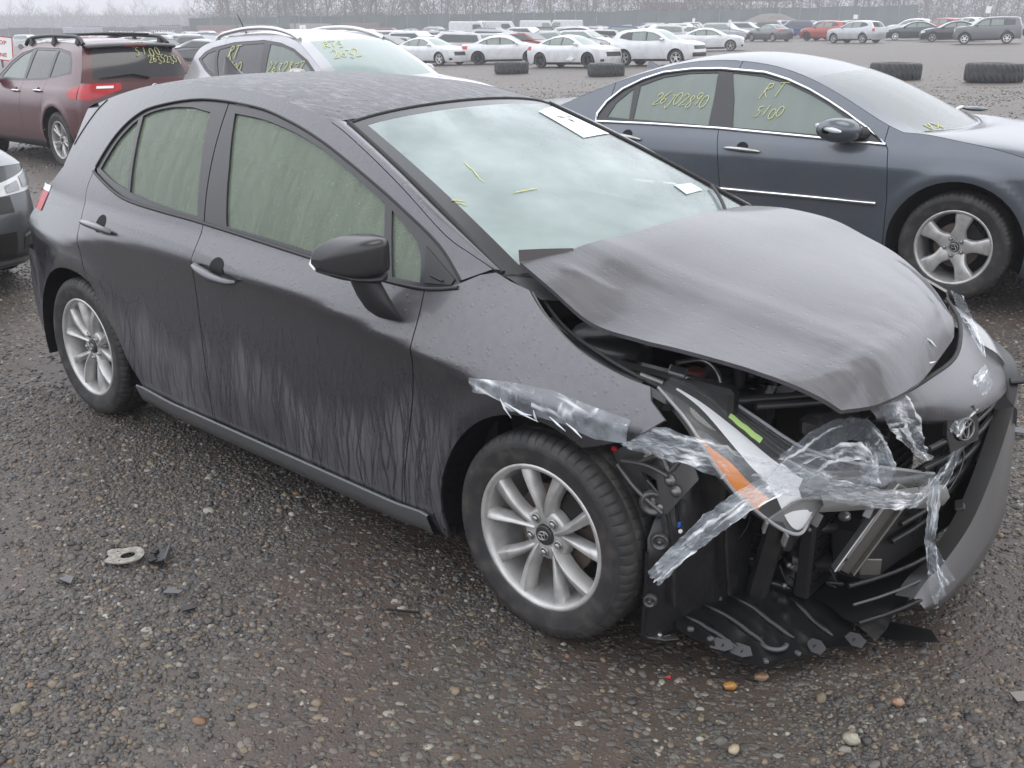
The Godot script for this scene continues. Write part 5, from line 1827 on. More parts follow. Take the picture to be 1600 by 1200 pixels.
func hatch_tape(car: Node3D):
	# clear film with milky creases
	var S := 512
	var im := Image.create(S, S, false, Image.FORMAT_RGBA8)
	var n1 := noise(0.006, 3, 111, FastNoiseLite.TYPE_PERLIN)
	n1.fractal_type = FastNoiseLite.FRACTAL_RIDGED
	var n2 := noise(0.016, 3, 112)
	var n3 := noise(0.003, 2, 113)
	for y in S:
		for x in S:
			var r := 0.5 + 0.5 * maxf(n1.get_noise_2d(x * 0.45, y * 2.6), n1.get_noise_2d(x * 1.7 + 900.0, y * 0.9) - 0.12)
			var u := 0.5 + 0.5 * n2.get_noise_2d(x, y)
			var w := 0.5 + 0.5 * n3.get_noise_2d(x, y)
			var crease := smoothstep(0.80, 0.96, r)
			var a := clampf(0.13 + 0.34 * smoothstep(0.40, 0.75, w * 0.6 + u * 0.4) + 0.55 * crease, 0.10, 0.92)
			var q := lin(0.50, 0.56, 0.62).lerp(lin(0.86, 0.88, 0.90), clampf(crease + 0.5 * w, 0.0, 1.0))
			q.a = a
			im.set_pixel(x, y, q)
	M.film = mat(Color(1, 1, 1, 0.999), 0.10, 0.0, 0.0, 0.9)
	M.film.transparency = BaseMaterial3D.TRANSPARENCY_ALPHA
	M.film.albedo_texture = tex_of(im)
	M.film.backlight_enabled = true
	M.film.backlight = Color(0.5, 0.5, 0.5)
	var tp := node("clear_tape", car)
	var T := {
		main_a = V3([0.259, 0.748, 0.875, 0.396, 0.764, 0.850, 0.513, 0.743, 0.800, 0.613, 0.695, 0.720, 0.661, 0.643, 0.600, 0.728, 0.588, 0.470, 0.797, 0.536, 0.330, 0.835, 0.510, 0.240]),
		main_b = V3([0.292, 0.691, 0.875, 0.401, 0.684, 0.850, 0.483, 0.657, 0.800, 0.568, 0.612, 0.720, 0.634, 0.563, 0.600, 0.718, 0.524, 0.470, 0.788, 0.476, 0.330, 0.824, 0.464, 0.240]),
		up_a = V3([0.833, 0.516, 0.260, 0.845, 0.567, 0.100, 0.835, 0.631, -0.030, 0.788, 0.697, -0.250]),
		up_b = V3([0.807, 0.452, 0.260, 0.841, 0.477, 0.100, 0.841, 0.553, -0.030, 0.813, 0.683, -0.250]),
		loop_a = V3([0.589, 0.664, 0.620, 0.631, 0.720, 0.520, 0.686, 0.753, 0.460, 0.738, 0.744, 0.420, 0.772, 0.684, 0.380, 0.799, 0.612, 0.360, 0.781, 0.551, 0.360]),
		loop_b = V3([0.628, 0.634, 0.620, 0.672, 0.668, 0.520, 0.702, 0.693, 0.460, 0.721, 0.678, 0.420, 0.731, 0.639, 0.380, 0.735, 0.596, 0.360, 0.711, 0.547, 0.360]),
		sheet_a = V3([0.602, 0.619, 0.600, 0.662, 0.672, 0.500, 0.720, 0.688, 0.440, 0.744, 0.630, 0.380]),
		sheet_b = V3([0.681, 0.591, 0.520, 0.696, 0.600, 0.480, 0.742, 0.575, 0.420, 0.767, 0.554, 0.370]),
		drop_a = V3([0.723, 0.769, 0.360, 0.748, 0.734, 0.360, 0.768, 0.685, 0.330, 0.802, 0.636, 0.290, 0.823, 0.594, 0.240]),
		drop_b = V3([0.760, 0.786, 0.280, 0.797, 0.735, 0.260, 0.804, 0.661, 0.220, 0.811, 0.606, 0.190, 0.823, 0.571, 0.160]),
		diag_a = V3([0.361, 0.339, 0.840, 0.418, 0.425, 0.820, 0.493, 0.536, 0.800, 0.560, 0.610, 0.770, 0.612, 0.649, 0.660]),
		diag_b = V3([0.399, 0.314, 0.840, 0.468, 0.412, 0.820, 0.534, 0.492, 0.800, 0.603, 0.571, 0.770, 0.656, 0.610, 0.660]),
		fall_a = V3([0.827, 0.527, 0.170, 0.836, 0.418, 0.160, 0.843, 0.319, 0.160, 0.867, 0.252, 0.150, 0.907, 0.199, 0.150]),
		fall_b = V3([0.857, 0.536, 0.170, 0.868, 0.429, 0.160, 0.870, 0.339, 0.160, 0.899, 0.285, 0.150, 0.938, 0.239, 0.150]),
		fork_a = V3([0.846, 0.333, 0.165, 0.862, 0.246, 0.165, 0.895, 0.145, 0.165]),
		fork_b = V3([0.875, 0.333, 0.165, 0.898, 0.250, 0.165, 0.924, 0.192, 0.165]),
		far_a = V3([0.525, 0.820, -0.700, 0.598, 0.765, -0.620, 0.665, 0.728, -0.530, 0.734, 0.687, -0.420]),
		far_b = V3([0.575, 0.802, -0.700, 0.643, 0.758, -0.620, 0.702, 0.713, -0.530, 0.752, 0.670, -0.420]),
		nose_a = V3([0.780, 0.724, -0.280, 0.789, 0.704, -0.150, 0.799, 0.665, 0.000, 0.806, 0.641, 0.080]),
		nose_b = V3([0.810, 0.674, -0.280, 0.833, 0.651, -0.150, 0.846, 0.635, 0.000, 0.853, 0.607, 0.080])}
	var i := 0
	for s in ["main", "up", "loop", "sheet", "drop", "diag", "fall", "fork", "far", "nose"]:
		i += 1
		ribbon(tp, "tape_strip", T[s + "_a"], T[s + "_b"], 0.0034 if s != "diag" else 0.0026, i, null, 0.004 if s != "far" and s != "nose" else 0.022)
	# frosted piece stuck flat on the fender, with loose wisps at its lower edge
	var mb := MB.new()
	var jag := V2([-0.240, 0.753, -0.162, 0.764, -0.083, 0.774, 0.050, 0.783, 0.200, 0.772, 0.308, 0.765, 0.300, 0.701, 0.207, 0.690, 0.108, 0.708, 0.02, 0.705, -0.05, 0.700, -0.093, 0.690, -0.109, 0.714, -0.173, 0.720, -0.21, 0.712, -0.235, 0.709, -0.228, 0.722, -0.243, 0.735])
	panel(mb, jag, [], HW, 0.02, 1.0, 0.0022, 0.0)
	for q in mb.t.size(): mb.t[q] = Vector2(mb.t[q].x * 1.5, mb.t[q].y * 1.7 + mb.t[q].x * 0.25)
	put(mb, "flat_tape", M.film, tp)
	for q in [[-0.114, 0.724, -0.10, 0.70, -0.082, 0.672], [-0.096, 0.717, -0.04, 0.700, 0.02, 0.690], [0.010, 0.723, 0.012, 0.705, 0.016, 0.690], [0.065, 0.719, 0.09, 0.705, 0.117, 0.690], [-0.06, 0.71, -0.03, 0.70, 0.0, 0.705], [0.12, 0.715, 0.15, 0.70, 0.17, 0.685]]:
		mb = MB.new()
		mb.tube(on_side(V2(q), HW, 1.0, 0.004), [0.001, 0.0035, 0.0008], 5)
		put(mb, "tape_wisp", M.frost_solid, tp)
# ---------------------------------------------------------------- ground
func gy(x: float, z: float) -> float:               # the lot tilts: it falls away to the left and back, rises a little to the right
	var d := Vector2(x - EYE.x, z - EYE.z)
	var r := maxf(d.length(), 0.01)
	var k := 1.0 if r < 60.0 else (60.0 + (minf(r, 420.0) - 60.0) * 0.75) / r
	var q := Vector2(EYE.x, EYE.z) + d * k
	var y := (0.024 * q.x - 0.0105 * q.y) * smoothstep(2.5, 9.0, Vector2(x + 1.3, z).length())
	var left := smoothstep(-0.6, 0.5, (-d.x * 0.93 + d.y * 0.36) / r)
	return y - 0.28 * smoothstep(20.0, 42.0, r) * left
func gravel_maps():
	var S := 1024
	var im := Image.create(S, S, false, Image.FORMAT_RGB8)
	var he := Image.create(S, S, false, Image.FORMAT_RGB8)
	var n1 := noise(0.012, 4, 71)
	var n2 := noise(0.12, 3, 72)
	var r := RandomNumberGenerator.new()
	r.seed = 17
	for y in S:
		for x in S:
			# seamless by folding the noise round both edges
			var fx := absf(x - 512.0)
			var fy := absf(y - 512.0)
			var s := 0.5 + 0.5 * n1.get_noise_2d(fx, fy)
			var u := 0.5 + 0.5 * n2.get_noise_2d(fx, fy * 1.01 + 300.0)
			var c := Vector3(0.046, 0.0365, 0.032).lerp(Vector3(0.082, 0.066, 0.058), s) * (0.7 + 0.6 * u)
			im.set_pixel(x, y, Color(c.x, c.y, c.z).linear_to_srgb())
			var h := 0.18 + 0.2 * u
			he.set_pixel(x, y, Color(h, h, h))
	var tones := [Vector3(0.075, 0.072, 0.072), Vector3(0.10, 0.095, 0.09), Vector3(0.055, 0.053, 0.054), Vector3(0.14, 0.13, 0.12), Vector3(0.17, 0.14, 0.10), Vector3(0.27, 0.26, 0.24), Vector3(0.13, 0.10, 0.08)]
	var odds := [0.34, 0.24, 0.20, 0.10, 0.05, 0.03, 0.04]
	for i in 9000:
		var cx := r.randi_range(0, S - 1)
		var cy := r.randi_range(0, S - 1)
		var a := 2.0 + pow(r.randf(), 2.2) * 8.0
		var b := a * r.randf_range(0.5, 0.9)
		var w := r.randf() * PI
		var q := r.randf()
		var ti := 0
		while ti < 6 and q > odds[ti]:
			q -= odds[ti]
			ti += 1
		var c: Vector3 = tones[ti] * r.randf_range(0.7, 1.2)
		var col := Color(c.x, c.y, c.z).linear_to_srgb()
		var n := int(ceil(a))
		for dx in range(-n, n + 1):
			for dy in range(-n, n + 1):
				var e := Vector2(dx, dy).rotated(w)
				var d := Vector2(e.x / a, e.y / b).length()
				if d < 1.0:
					var X := (cx + dx + S) % S
					var Y := (cy + dy + S) % S
					im.set_pixel(X, Y, col)
					var h := 0.35 + 0.6 * sqrt(1.0 - d * d) * minf(1.0, a / 6.0)
					he.set_pixel(X, Y, Color(h, h, h))
	M.gravel_im = tex_of(im)
	var hn: Image = he.duplicate()
	hn.bump_map_to_normal_map(5.0)
	M.gravel_n = tex_of(hn)
func build_ground():
	gravel_maps()
	var m := mat(Color.WHITE, 0.52)
	m.albedo_texture = M.gravel_im
	m.normal_enabled = true
	m.normal_texture = M.gravel_n
	m.normal_scale = 1.0
	m.vertex_color_use_as_albedo = true
	tri_planar(m, 0.62, true)
	M.ground = m
	var n1 := noise(0.35, 4, 81)
	var n2 := noise(1.6, 4, 82)
	var n3 := noise(0.06, 3, 83)
	var rows := []
	var mb := MB.new()
	var seg := 220
	var radii := [0.0]
	var r := 0.25
	while r < 1400.0:
		radii.append(r)
		r += clampf(r * 0.018, 0.045, 60.0)
	for rr in radii:
		var row := PackedVector3Array()
		for j in seg + 1:
			var a := TAU * j / seg
			var x: float = 0.4 + cos(a) * rr
			var z: float = 0.8 + sin(a) * rr
			var y := gy(x, z)
			if rr < 60.0: y += (0.012 * n1.get_noise_2d(x, z) + 0.006 * n2.get_noise_2d(x, z)) * (1.0 - smoothstep(20.0, 60.0, rr)) - 0.004
			row.append(Vector3(x, y, z))
		rows.append(row)
	mb.grid(rows, false, true)
	for i in mb.n.size():
		if mb.n[i].y < 0.0: mb.n[i] = -mb.n[i]
	for i in range(0, mb.k.size(), 3):
		var a := mb.k[i]; var b := mb.k[i + 1]; var c := mb.k[i + 2]
		if (mb.v[c] - mb.v[a]).cross(mb.v[b] - mb.v[a]).y < 0.0:
			mb.k[i + 1] = c; mb.k[i + 2] = b
	# broad patches of wet silt, brown dirt and washed stone
	var cols := mb.colors(func(p: Vector3):
		var s := 0.5 + 0.75 * n1.get_noise_2d(p.x * 1.1 + 5.0, p.z * 1.1)
		var u := 0.5 + 0.5 * n3.get_noise_2d(p.x, p.z * 2.0)
		var k := lerpf(0.80, 1.30, s) * (1.0 + 0.25 * n3.get_noise_2d(p.x * 4.0 - p.z * 2.0, p.z * 7.0))
		# packed brown dirt of the driving lane beyond the first rows, with a ragged edge
		var lane := -0.66 * p.x - 0.75 * p.z + 9.0 * (u - 0.5) + 3.0 * (s - 0.5)
		var brown: float = lerpf(0.55, 1.0, smoothstep(0.35, 0.65, u)) * smoothstep(15.0, 21.0, lane)
		return Color(k * lerpf(1.0, 1.16, brown), k * lerpf(0.91, 0.90, brown), k * lerpf(0.84, 0.72, brown)))
	tag(put(mb, "ground", m, self, cols), "", "", "", "structure")
	# loose stones
	var tones := [Color(0.054, 0.049, 0.047), Color(0.076, 0.067, 0.061), Color(0.037, 0.035, 0.036), Color(0.105, 0.096, 0.088), Color(0.155, 0.122, 0.082), Color(0.24, 0.225, 0.20), Color(0.125, 0.095, 0.070), Color(0.17, 0.095, 0.045)]
	var odds := [0.31, 0.25, 0.18, 0.10, 0.055, 0.028, 0.072, 0.004]
	var st := mat(Color.WHITE, 0.42)
	st.vertex_color_use_as_albedo = true
	st.albedo_texture = noise_tex(0.03, 4, 85, lin(0.72, 0.72, 0.72), lin(1.0, 0.99, 0.97), 128)
	tri_planar(st, 14.0)
	M.stone = st
	var rg := RandomNumberGenerator.new()
	rg.seed = 23
	for kind in 5:
		var sm := MB.new()
		pebble(sm, kind, rg)
		var mm := MultiMesh.new()
		mm.transform_format = MultiMesh.TRANSFORM_3D
		mm.use_colors = true
		mm.mesh = sm.mesh()
		var xf := []
		var cl := []
		for ring in [[0.9, 5.2, 26000, 0.0026, 0.0085], [0.9, 6.0, 1700, 0.008, 0.016], [5.0, 11.0, 13000, 0.006, 0.014], [9.0, 30.0, 9000, 0.010, 0.026], [22.0, 48.0, 2500, 0.014, 0.034], [2.2, 7.5, 8500, 0.004, 0.010]]:
			for i in ring[2]:
				var d: float = sqrt(lerpf(ring[0] * ring[0], ring[1] * ring[1], rg.randf()))
				var a := deg_to_rad(-131.38 + rg.randf_range(-34.0, 34.0))
				var x := EYE.x + cos(a) * d
				var z := EYE.z + sin(a) * d
				var dens := 0.5 + 0.75 * n1.get_noise_2d(x * 1.1 + 5.0, z * 1.1) + 0.35 * n2.get_noise_2d(x * 0.8, z * 0.8)
				if rg.randf() > (smoothstep(0.25, 0.75, dens) * 0.92 + 0.08) * (1.0 - smoothstep(28.0, 48.0, d)): continue
				var q := rg.randf()
				var ti := 0
				while ti < 7 and q > odds[ti]:
					q -= odds[ti]
					ti += 1
				var s: float = lerpf(ring[3], ring[4], pow(rg.randf(), 2.4)) * (1.15 if ti > 3 else 1.0)
				var b := Basis(Vector3.UP, rg.randf() * TAU) * Basis(Vector3.RIGHT, rg.randf_range(-0.5, 0.5))
				b = b.scaled_local(Vector3(s * rg.randf_range(0.8, 1.5), s * rg.randf_range(0.5, 0.9), s))
				var y := gy(x, z) + 0.012 * n1.get_noise_2d(x, z) + 0.006 * n2.get_noise_2d(x, z) - 0.004
				xf.append(Transform3D(b, Vector3(x, y + s * rg.randf_range(-0.25, 0.25), z)))
				var c: Color = tones[ti] * rg.randf_range(0.75, 1.2)
				c.a = 1.0
				cl.append(c)
		mm.instance_count = xf.size()
		for i in xf.size():
			mm.set_instance_transform(i, xf[i])
			mm.set_instance_color(i, cl[i])
		var o := MultiMeshInstance3D.new()
		o.multimesh = mm
		o.material_override = st
		add_child(o)
		o.name = numbered("gravel")
		tag(o, "loose wet gravel stones strewn over the dark ground", "gravel", "gravel of the lot", "stuff")
func pebble(mb: MB, kind: int, rg: RandomNumberGenerator):
	var n := noise(0.8, 2, 90 + kind)
	var rows := []
	var seg := 9
	for i in 6:
		var row := PackedVector3Array()
		var f := PI * i / 5.0
		for j in seg + 1:
			var w := TAU * (j % seg) / seg
			var d := Vector3(sin(f) * cos(w), cos(f), sin(f) * sin(w))
			var r := 1.0 + 0.35 * n.get_noise_3d(d.x * 1.4, d.y * 1.4, d.z * 1.4 + kind * 9.0)
			if kind > 2:
				for pl in [Vector3(0.6, 0.5, 0.3), Vector3(-0.5, 0.7, 0.2), Vector3(0.1, 0.6, -0.8), Vector3(-0.7, 0.2, -0.5)]:
					var t: float = d.dot(pl.normalized())
					if t > 0.1: r = minf(r, 0.72 / t)
			row.append(d * r)
		rows.append(row)
	mb.grid(rows, true, true)
# ---------------------------------------------------------------- other cars, each from its own outlines
func table_of(ys: Array, zs: Array) -> PackedFloat32Array:      # smooth half-width by height, one value each centimetre
	var c := PackedVector2Array()
	for i in ys.size(): c.append(Vector2(ys[i], zs[i]))
	var q := curve2(c, 8)
	var a := []
	var b := []
	for p in q:
		a.append(p.x); b.append(p.y)
	var t := PackedFloat32Array()
	for i in 211: t.append(along(a, b, i * 0.01))
	return t
func car_w(s: Dictionary) -> Callable:
	var t: PackedFloat32Array = table_of(s.prof_y, s.prof_z)
	var xf: float = s.taper_f
	var xr: float = s.taper_r
	var wb: float = s.wb
	var R: float = s.arch
	var ar: float = s.R
	return func(x: float, y: float) -> float:
		var f := clampf(y * 100.0, 0.0, 209.0)
		var z := lerpf(t[int(f)], t[int(f) + 1], f - int(f))
		if x > xf: z -= 0.17 * (x - xf) * (x - xf)
		if x < xr: z -= 0.13 * (xr - x) * (xr - x)
		for cx in [0.0, -wb]:
			var r := (Vector2(x - cx, y - ar).length() - R - 0.03) / 0.05
			if absf(r) < 3.0: z += 0.012 * exp(-r * r)
		return z
func fascia(s: Dictionary, W: Callable, front: bool, th: float, y: float) -> Vector3:    # th from -90 to 90 degrees round the end of the car
	var line: Array = s.nose if front else s.tail
	var xs := []
	var ys := []
	for i in range(line.size() - 2, -1, -2):
		ys.append(line[i + 1]); xs.append(line[i])
	var xn := along(ys, xs, y)
	var xe: float = s.xf if front else s.xr
	var e: float = s.get("plan", 0.55)
	var c := pow(maxf(cos(th), 0.0), e)
	var n := signf(sin(th)) * pow(absf(sin(th)), 0.75)
	return Vector3(xe + (xn - xe) * c, y, n * W.call(xe, y))
func cut_to(line: PackedVector2Array, x0: float, x1: float) -> PackedVector2Array:
	var o := PackedVector2Array()
	for i in line.size():
		var p := line[i]
		if p.x >= x0 and p.x <= x1: o.append(p)
		if i + 1 < line.size():
			var q := line[i + 1]
			for e in [x0, x1]:
				if (p.x - e) * (q.x - e) < 0.0: o.append(p.lerp(q, (e - p.x) / (q.x - p.x)))
	return o
func fascia_patch(s: Dictionary, W: Callable, front: bool, a0: float, a1: float, lo: float, hi: float, out: float, lo2 := -1.0, hi2 := -1.0, n := 10) -> MB:
	var mb := MB.new()
	var rows := []
	for i in 5:
		var row := PackedVector3Array()
		for j in n + 1:
			var f := float(j) / n
			var th := deg_to_rad(lerpf(a0, a1, f))
			var l := lerpf(lo, lo2 if lo2 > 0 else lo, f)
			var h := lerpf(hi, hi2 if hi2 > 0 else hi, f)
			var y := lerpf(l, h, i / 4.0)
			var p := fascia(s, W, front, th, y)
			row.append(p + Vector3((1.0 if front else -1.0) * cos(th), 0, sin(th)).normalized() * out)
		rows.append(row)
	mb.grid(rows)
	return mb
func make_car(s: Dictionary, label: String, group := "") -> Node3D:
	var car := thing(s.name, label, s.category, Vector3.ZERO, 0.0, group)
	var W := car_w(s)
	var cell: float = s.cell
	var near: bool = cell < 0.07
	var lip := 0.012 if near else 0.0
	var paint: Material = s.paint
	var sill: float = s.sill
	var hood := curve2(V2(s.hood), 4)
	var deck := curve2(V2(s.deck), 4)
	var cant := curve2(V2(s.cant), 4)
	var arch: float = s.arch
	var a_low := rad_to_deg(asin(clampf((sill - s.R) / arch, -1, 1)))
	var xf: float = s.xf
	var upright: bool = cant[-1].x < s.xr      # tall tails go straight down from the rear window
	if upright: s.xr = cant[-1].x
	var xr: float = s.xr
	var hood_cut := cut_to(hood, -9.0, xf)
	var deck_cut := PackedVector2Array([cant[-1]]) if upright else cut_to(deck, xr, 9.0)
	var outline := join([V2([xf, sill + 0.02]), V2([xf, hood_cut[-1].y]), rev(hood_cut), cant, deck_cut, V2([xr, sill + 0.04]),
		rev(arc2(Vector2(-s.wb, s.R), arch, a_low, 180 - a_low, 24)), rev(arc2(Vector2(0, s.R), arch, a_low, 180 - a_low, 24))])
	var dlo := ccw(curve_closed(V2(s.dlo), 3))
	var names := ["front_fender", "front_door", "rear_door", "quarter_panel"]
	if s.gaps.size() < 3: names = ["front_fender", "door", "quarter_panel"]
	var lines := [V2([6, -1, 6, 3])]
	for g in s.gaps: lines.append(V2(g))
	lines.append(V2([-9, -1, -9, 3]))
	for sg in [1.0, -1.0]:
		var c2 := cell if sg == s.get("side", 1.0) else maxf(cell * 2.0, 0.08)
		for i in lines.size() - 1:
			var strip := join([lines[i], rev(lines[i + 1])])
			var mb := MB.new()
			for p in Geometry2D.intersect_polygons(outline, strip):
				for q in Geometry2D.clip_polygons(p, dlo):
					if q.size() < 3 or Geometry2D.is_polygon_clockwise(q): continue
					var area := 0.0
					for m in q.size(): area += q[m].cross(q[(m + 1) % q.size()])
					if absf(area) < 0.004: continue
					for e in (Geometry2D.offset_polygon(q, -0.0025, Geometry2D.JOIN_MITER) if near else [q]):
						if e.size() > 2 and not Geometry2D.is_polygon_clockwise(e): panel(mb, e, [], W, c2, sg, 0.0, lip)
			if mb.v.size(): put(mb, names[i], paint, car)
		# black window frame with the panes set into it
		var panes := []
		for p in s.panes: panes.append(V2(p))
		var fm := MB.new()
		panel(fm, dlo, panes, W, c2, sg, -0.004, lip)
		put(fm, "window_frame", s.get("frame", M.frame), car)
		for i in panes.size():
			var gm := MB.new()
			panel(gm, panes[i], [], W, maxf(c2, 0.07), sg, -0.010 if near else -0.006, 0.0)
			gm.map(func(p): return Vector2(p.x * 0.8, p.y * 0.8))
			put(gm, "side_window", s.glasses[i], car)
		if s.has("bright"):
			var t := MB.new()
			var loop := dlo.duplicate()
			loop.append(dlo[0])
			t.tube(on_side(loop, W, sg, 0.004), 0.011, 6, false)
			put(t, "window_trim", s.bright, car)
		# skirt under the doors
		var sk := MB.new()
		var rows := []
		for q in [[sill + 0.05, 0.004], [sill + 0.02, 0.010], [sill - 0.03, 0.0], [sill - 0.06, -0.06], [sill - 0.06, -0.4]]:
			var row := PackedVector3Array()
			for j in 9: row.append(Vector3(lerpf(-s.wb + arch + 0.01, -arch - 0.01, j / 8.0), q[0], (W.call(-1.0, maxf(q[0], 0.2)) + q[1]) * sg))
			rows.append(row)
		sk.grid(rows, sg < 0)
		put(sk, "sill", s.get("cladding", M.trim), car)
		for x in [0.0, -s.wb]:
			var wl := MB.new()
			rows = []
			for z in [0.0, 0.30, 0.301]:
				var row := PackedVector3Array()
				for j in 17:
					var a := deg_to_rad(lerpf(a_low - 6, 186 - a_low, j / 16.0))
					var r := arch + 0.012 if z < 0.3005 else 0.1
					row.append(Vector3(x + cos(a) * r, s.R + sin(a) * r, (W.call(x, s.R + 0.3) - 0.03 - z) * sg))
				rows.append(row)
			wl.grid(rows)
			put(wl, "arch_liner", M.void, car)
			var steer: float = s.get("steer", 0.0) if x == 0.0 else 0.0
			make_wheel(car, Vector3(x, s.R, (W.call(x, s.R + 0.35) - s.get("tuck", 0.022) - s.tw * 0.5) * sg), sg, s.R, s.rim, s.tw, s.style, s.get("rim_mat", M.alloy), M.tyre, s.get("spin", 0.3), steer, near)
		if s.has("moulding"):
			for md in s.moulding:
				var t := MB.new()
				t.tube(on_side(curve2(V2(md), 6), W, sg, 0.006), 0.012, 6)
				put(t, "side_moulding", s.get("bright", M.trim), car)
		if s.has("handles") and near:
			for h in s.handles: handle_on(car, h[0], h[1], h[2], h[3], sg, s.get("handle_mat", paint), W)
		if s.has("mirror"):
			var q: Array = s.mirror
			var mm := MB.new()
			rows = []
			var z0: float = W.call(q[0], q[1])
			for e in [[0.03, 0.55], [0.06, 0.9], [0.13, 1.0], [0.19, 0.92], [0.225, 0.6], [0.235, 0.2]]:
				var row := PackedVector3Array()
				for j in 17:
					var a := TAU * j / 16
					row.append(Vector3(q[0] + 0.05 - 0.12 * e[0] + cos(a) * 0.065 * e[1], q[1] + 0.05 + sin(a) * 0.075 * e[1], (z0 + e[0]) * sg))
				rows.append(row)
			mm.grid(rows, sg > 0, true)
			mm.tube([Vector3(q[0], q[1] - 0.01, (z0 - 0.01) * sg), Vector3(q[0] + 0.02, q[1] + 0.02, (z0 + 0.06) * sg)], 0.03, 8)
			put(mm, "door_mirror", s.get("mirror_mat", paint), car)
	# upper skin, lofted from one side to the other
	var C := 25 if near else 13
	var ri: Array = s.roof
	var roof_line := cut_index(cant, V2(s.cant), ri[0], ri[1])
	var rows := []
	for i in roof_line.size():
		var p := roof_line[i]
		var f := float(i) / (roof_line.size() - 1)
		rows.append(bow_row(p, W, C, s.get("bow_f", 0.09) * (1.0 - smoothstep(0.0, 0.4, f)) - s.get("bow_r", 0.06) * smoothstep(0.6, 1.0, f), s.get("crown", 0.035) * (0.45 + 0.55 * sin(f * PI))))
	var roof := MB.new()
	roof.grid(rows, true)
	roof.map(func(p): return Vector2(p.x * 0.25, p.z * 0.5))
	put(roof, "roof", s.get("roof_paint", paint), car)
	var cw := cant[0]
	var cowl := bow_row(cw, W, C, s.get("cowl_bow", 0.22), -0.02)
	var screen_rows := skin(rows[0], cowl, rev(cant.slice(0, ri[0] * 4 + 1)), W, s.get("bulge", 0.03))
	glass_in_skin(car, screen_rows, "windscreen", s.screen, paint, true)
	var rb := cant[-1]
	var back_row := bow_row(rb, W, C, -s.get("back_bow", 0.12), -0.01)
	var back_rows := skin(rows[-1], back_row, cant.slice(ri[1] * 4), W, s.get("back_bulge", 0.02))
	glass_in_skin(car, back_rows, "rear_window", s.back_glass, paint, false)
	# hood and front end
	var lipy: float = hood_cut[-1].y
	var front_row := PackedVector3Array()
	var tail_row := PackedVector3Array()
	for j in C:
		var th := deg_to_rad(lerpf(-90.0, 90.0, float(j) / (C - 1)))
		front_row.append(fascia(s, W, true, th, lipy))
		tail_row.append(fascia(s, W, false, th, deck_cut[-1].y))
	var hd := MB.new()
	hd.grid(skin(cowl, front_row, hood_cut, W, s.get("hood_crown", 0.035)))
	hd.map(func(p): return Vector2(p.x * 0.4, p.z * 0.5))
	put(hd, "hood", s.get("roof_paint", paint), car)
	var dk := MB.new()
	dk.grid(between(back_row, tail_row, 2, 0.0) if upright else skin(back_row, tail_row, deck_cut, W, 0.02), true)
	dk.map(func(p): return Vector2(p.x * 0.4, p.z * 0.5))
	put(dk, "tailgate" if upright else "trunk_lid", s.get("roof_paint", paint), car)
	for fr in [true, false]:
		var top: float = lipy if fr else deck_cut[-1].y
		var mb := MB.new()
		rows = []
		var n := 12 if near else 6
		for i in n + 1:
			var y := lerpf(top, sill - 0.02, float(i) / n)
			var row := PackedVector3Array()
			for j in C: row.append(fascia(s, W, fr, deg_to_rad(lerpf(-90.0, 90.0, float(j) / (C - 1))), y))
			rows.append(row)
		mb.grid(rows, not fr)
		mb.map(func(p): return Vector2(p.z * 0.5, p.y * 0.8))
		put(mb, "front_bumper" if fr else "rear_bumper", paint, car)
	for q in s.get("patches", []):      # [name, front?, a0, a1, lo, hi, material, lo2, hi2, out]
		put(fascia_patch(s, W, q[1], q[2], q[3], q[4], q[5], q[9] if q.size() > 9 else 0.004, q[7] if q.size() > 7 else -1.0, q[8] if q.size() > 8 else -1.0), q[0], q[6], car)
	for q in s.get("side_patches", []):  # [name, outline, material]: lamps that run on along the side
		for sg in [1.0, -1.0]:
			var mb := MB.new()
			panel(mb, V2(q[1]), [], W, 0.04 if near else 0.1, sg, 0.004, 0.0)
			put(mb, q[0], q[2], car)
	var fl := MB.new()
	fl.box(Vector3(-s.wb * 0.5, sill + 0.03, 0), Vector3(s.wb - 2.0 * arch, 0.05, W.call(-1.2, 0.4) * 2.0 - 0.12))
	fl.box(Vector3((xf - arch) * 0.5 + 0.2, sill + 0.08, 0), Vector3(arch * 2.0 + 0.3, 0.05, 1.0))
	fl.box(Vector3(-s.wb - 0.25, sill + 0.10, 0), Vector3(arch * 2.0 + 0.3, 0.05, 1.0))
	put(fl, "floor_pan", M.void, car)
	for x in ([-1.35, -2.2] if near else [-1.3]):
		for z in [0.36, -0.36]:
			var y0: float = s.get("seat_y", 0.5)
			var mb := MB.new()
			mb.box(Vector3(x - 0.3, y0 + 0.36, z), Vector3(0.17, 0.62, 0.48), Basis(Vector3.BACK, 0.28), 0.05)
			mb.box(Vector3(x, y0, z), Vector3(0.5, 0.18, 0.48), Basis.IDENTITY, 0.05)
			put(mb, "seat", M.cloth, car)
	return car
func curve_closed(p: PackedVector2Array, sub: int) -> PackedVector2Array:
	return p
func cut_index(fine: PackedVector2Array, ctrl: PackedVector2Array, i0: int, i1: int) -> PackedVector2Array:
	return fine.slice(i0 * 4, i1 * 4 + 1)
func bow_row(p: Vector2, W: Callable, C: int, bow: float, crown: float) -> PackedVector3Array:
	var zw: float = W.call(p.x, p.y)
	var row := PackedVector3Array()
	for j in C:
		var s := -1.0 + 2.0 * j / (C - 1)
		var q := 1.0 - s * s
		row.append(Vector3(p.x + bow * q, p.y + crown * q + (0.012 * (1.0 - pow(absf(s), 6.0)) if crown > 0 else 0.0), s * zw))
	return row
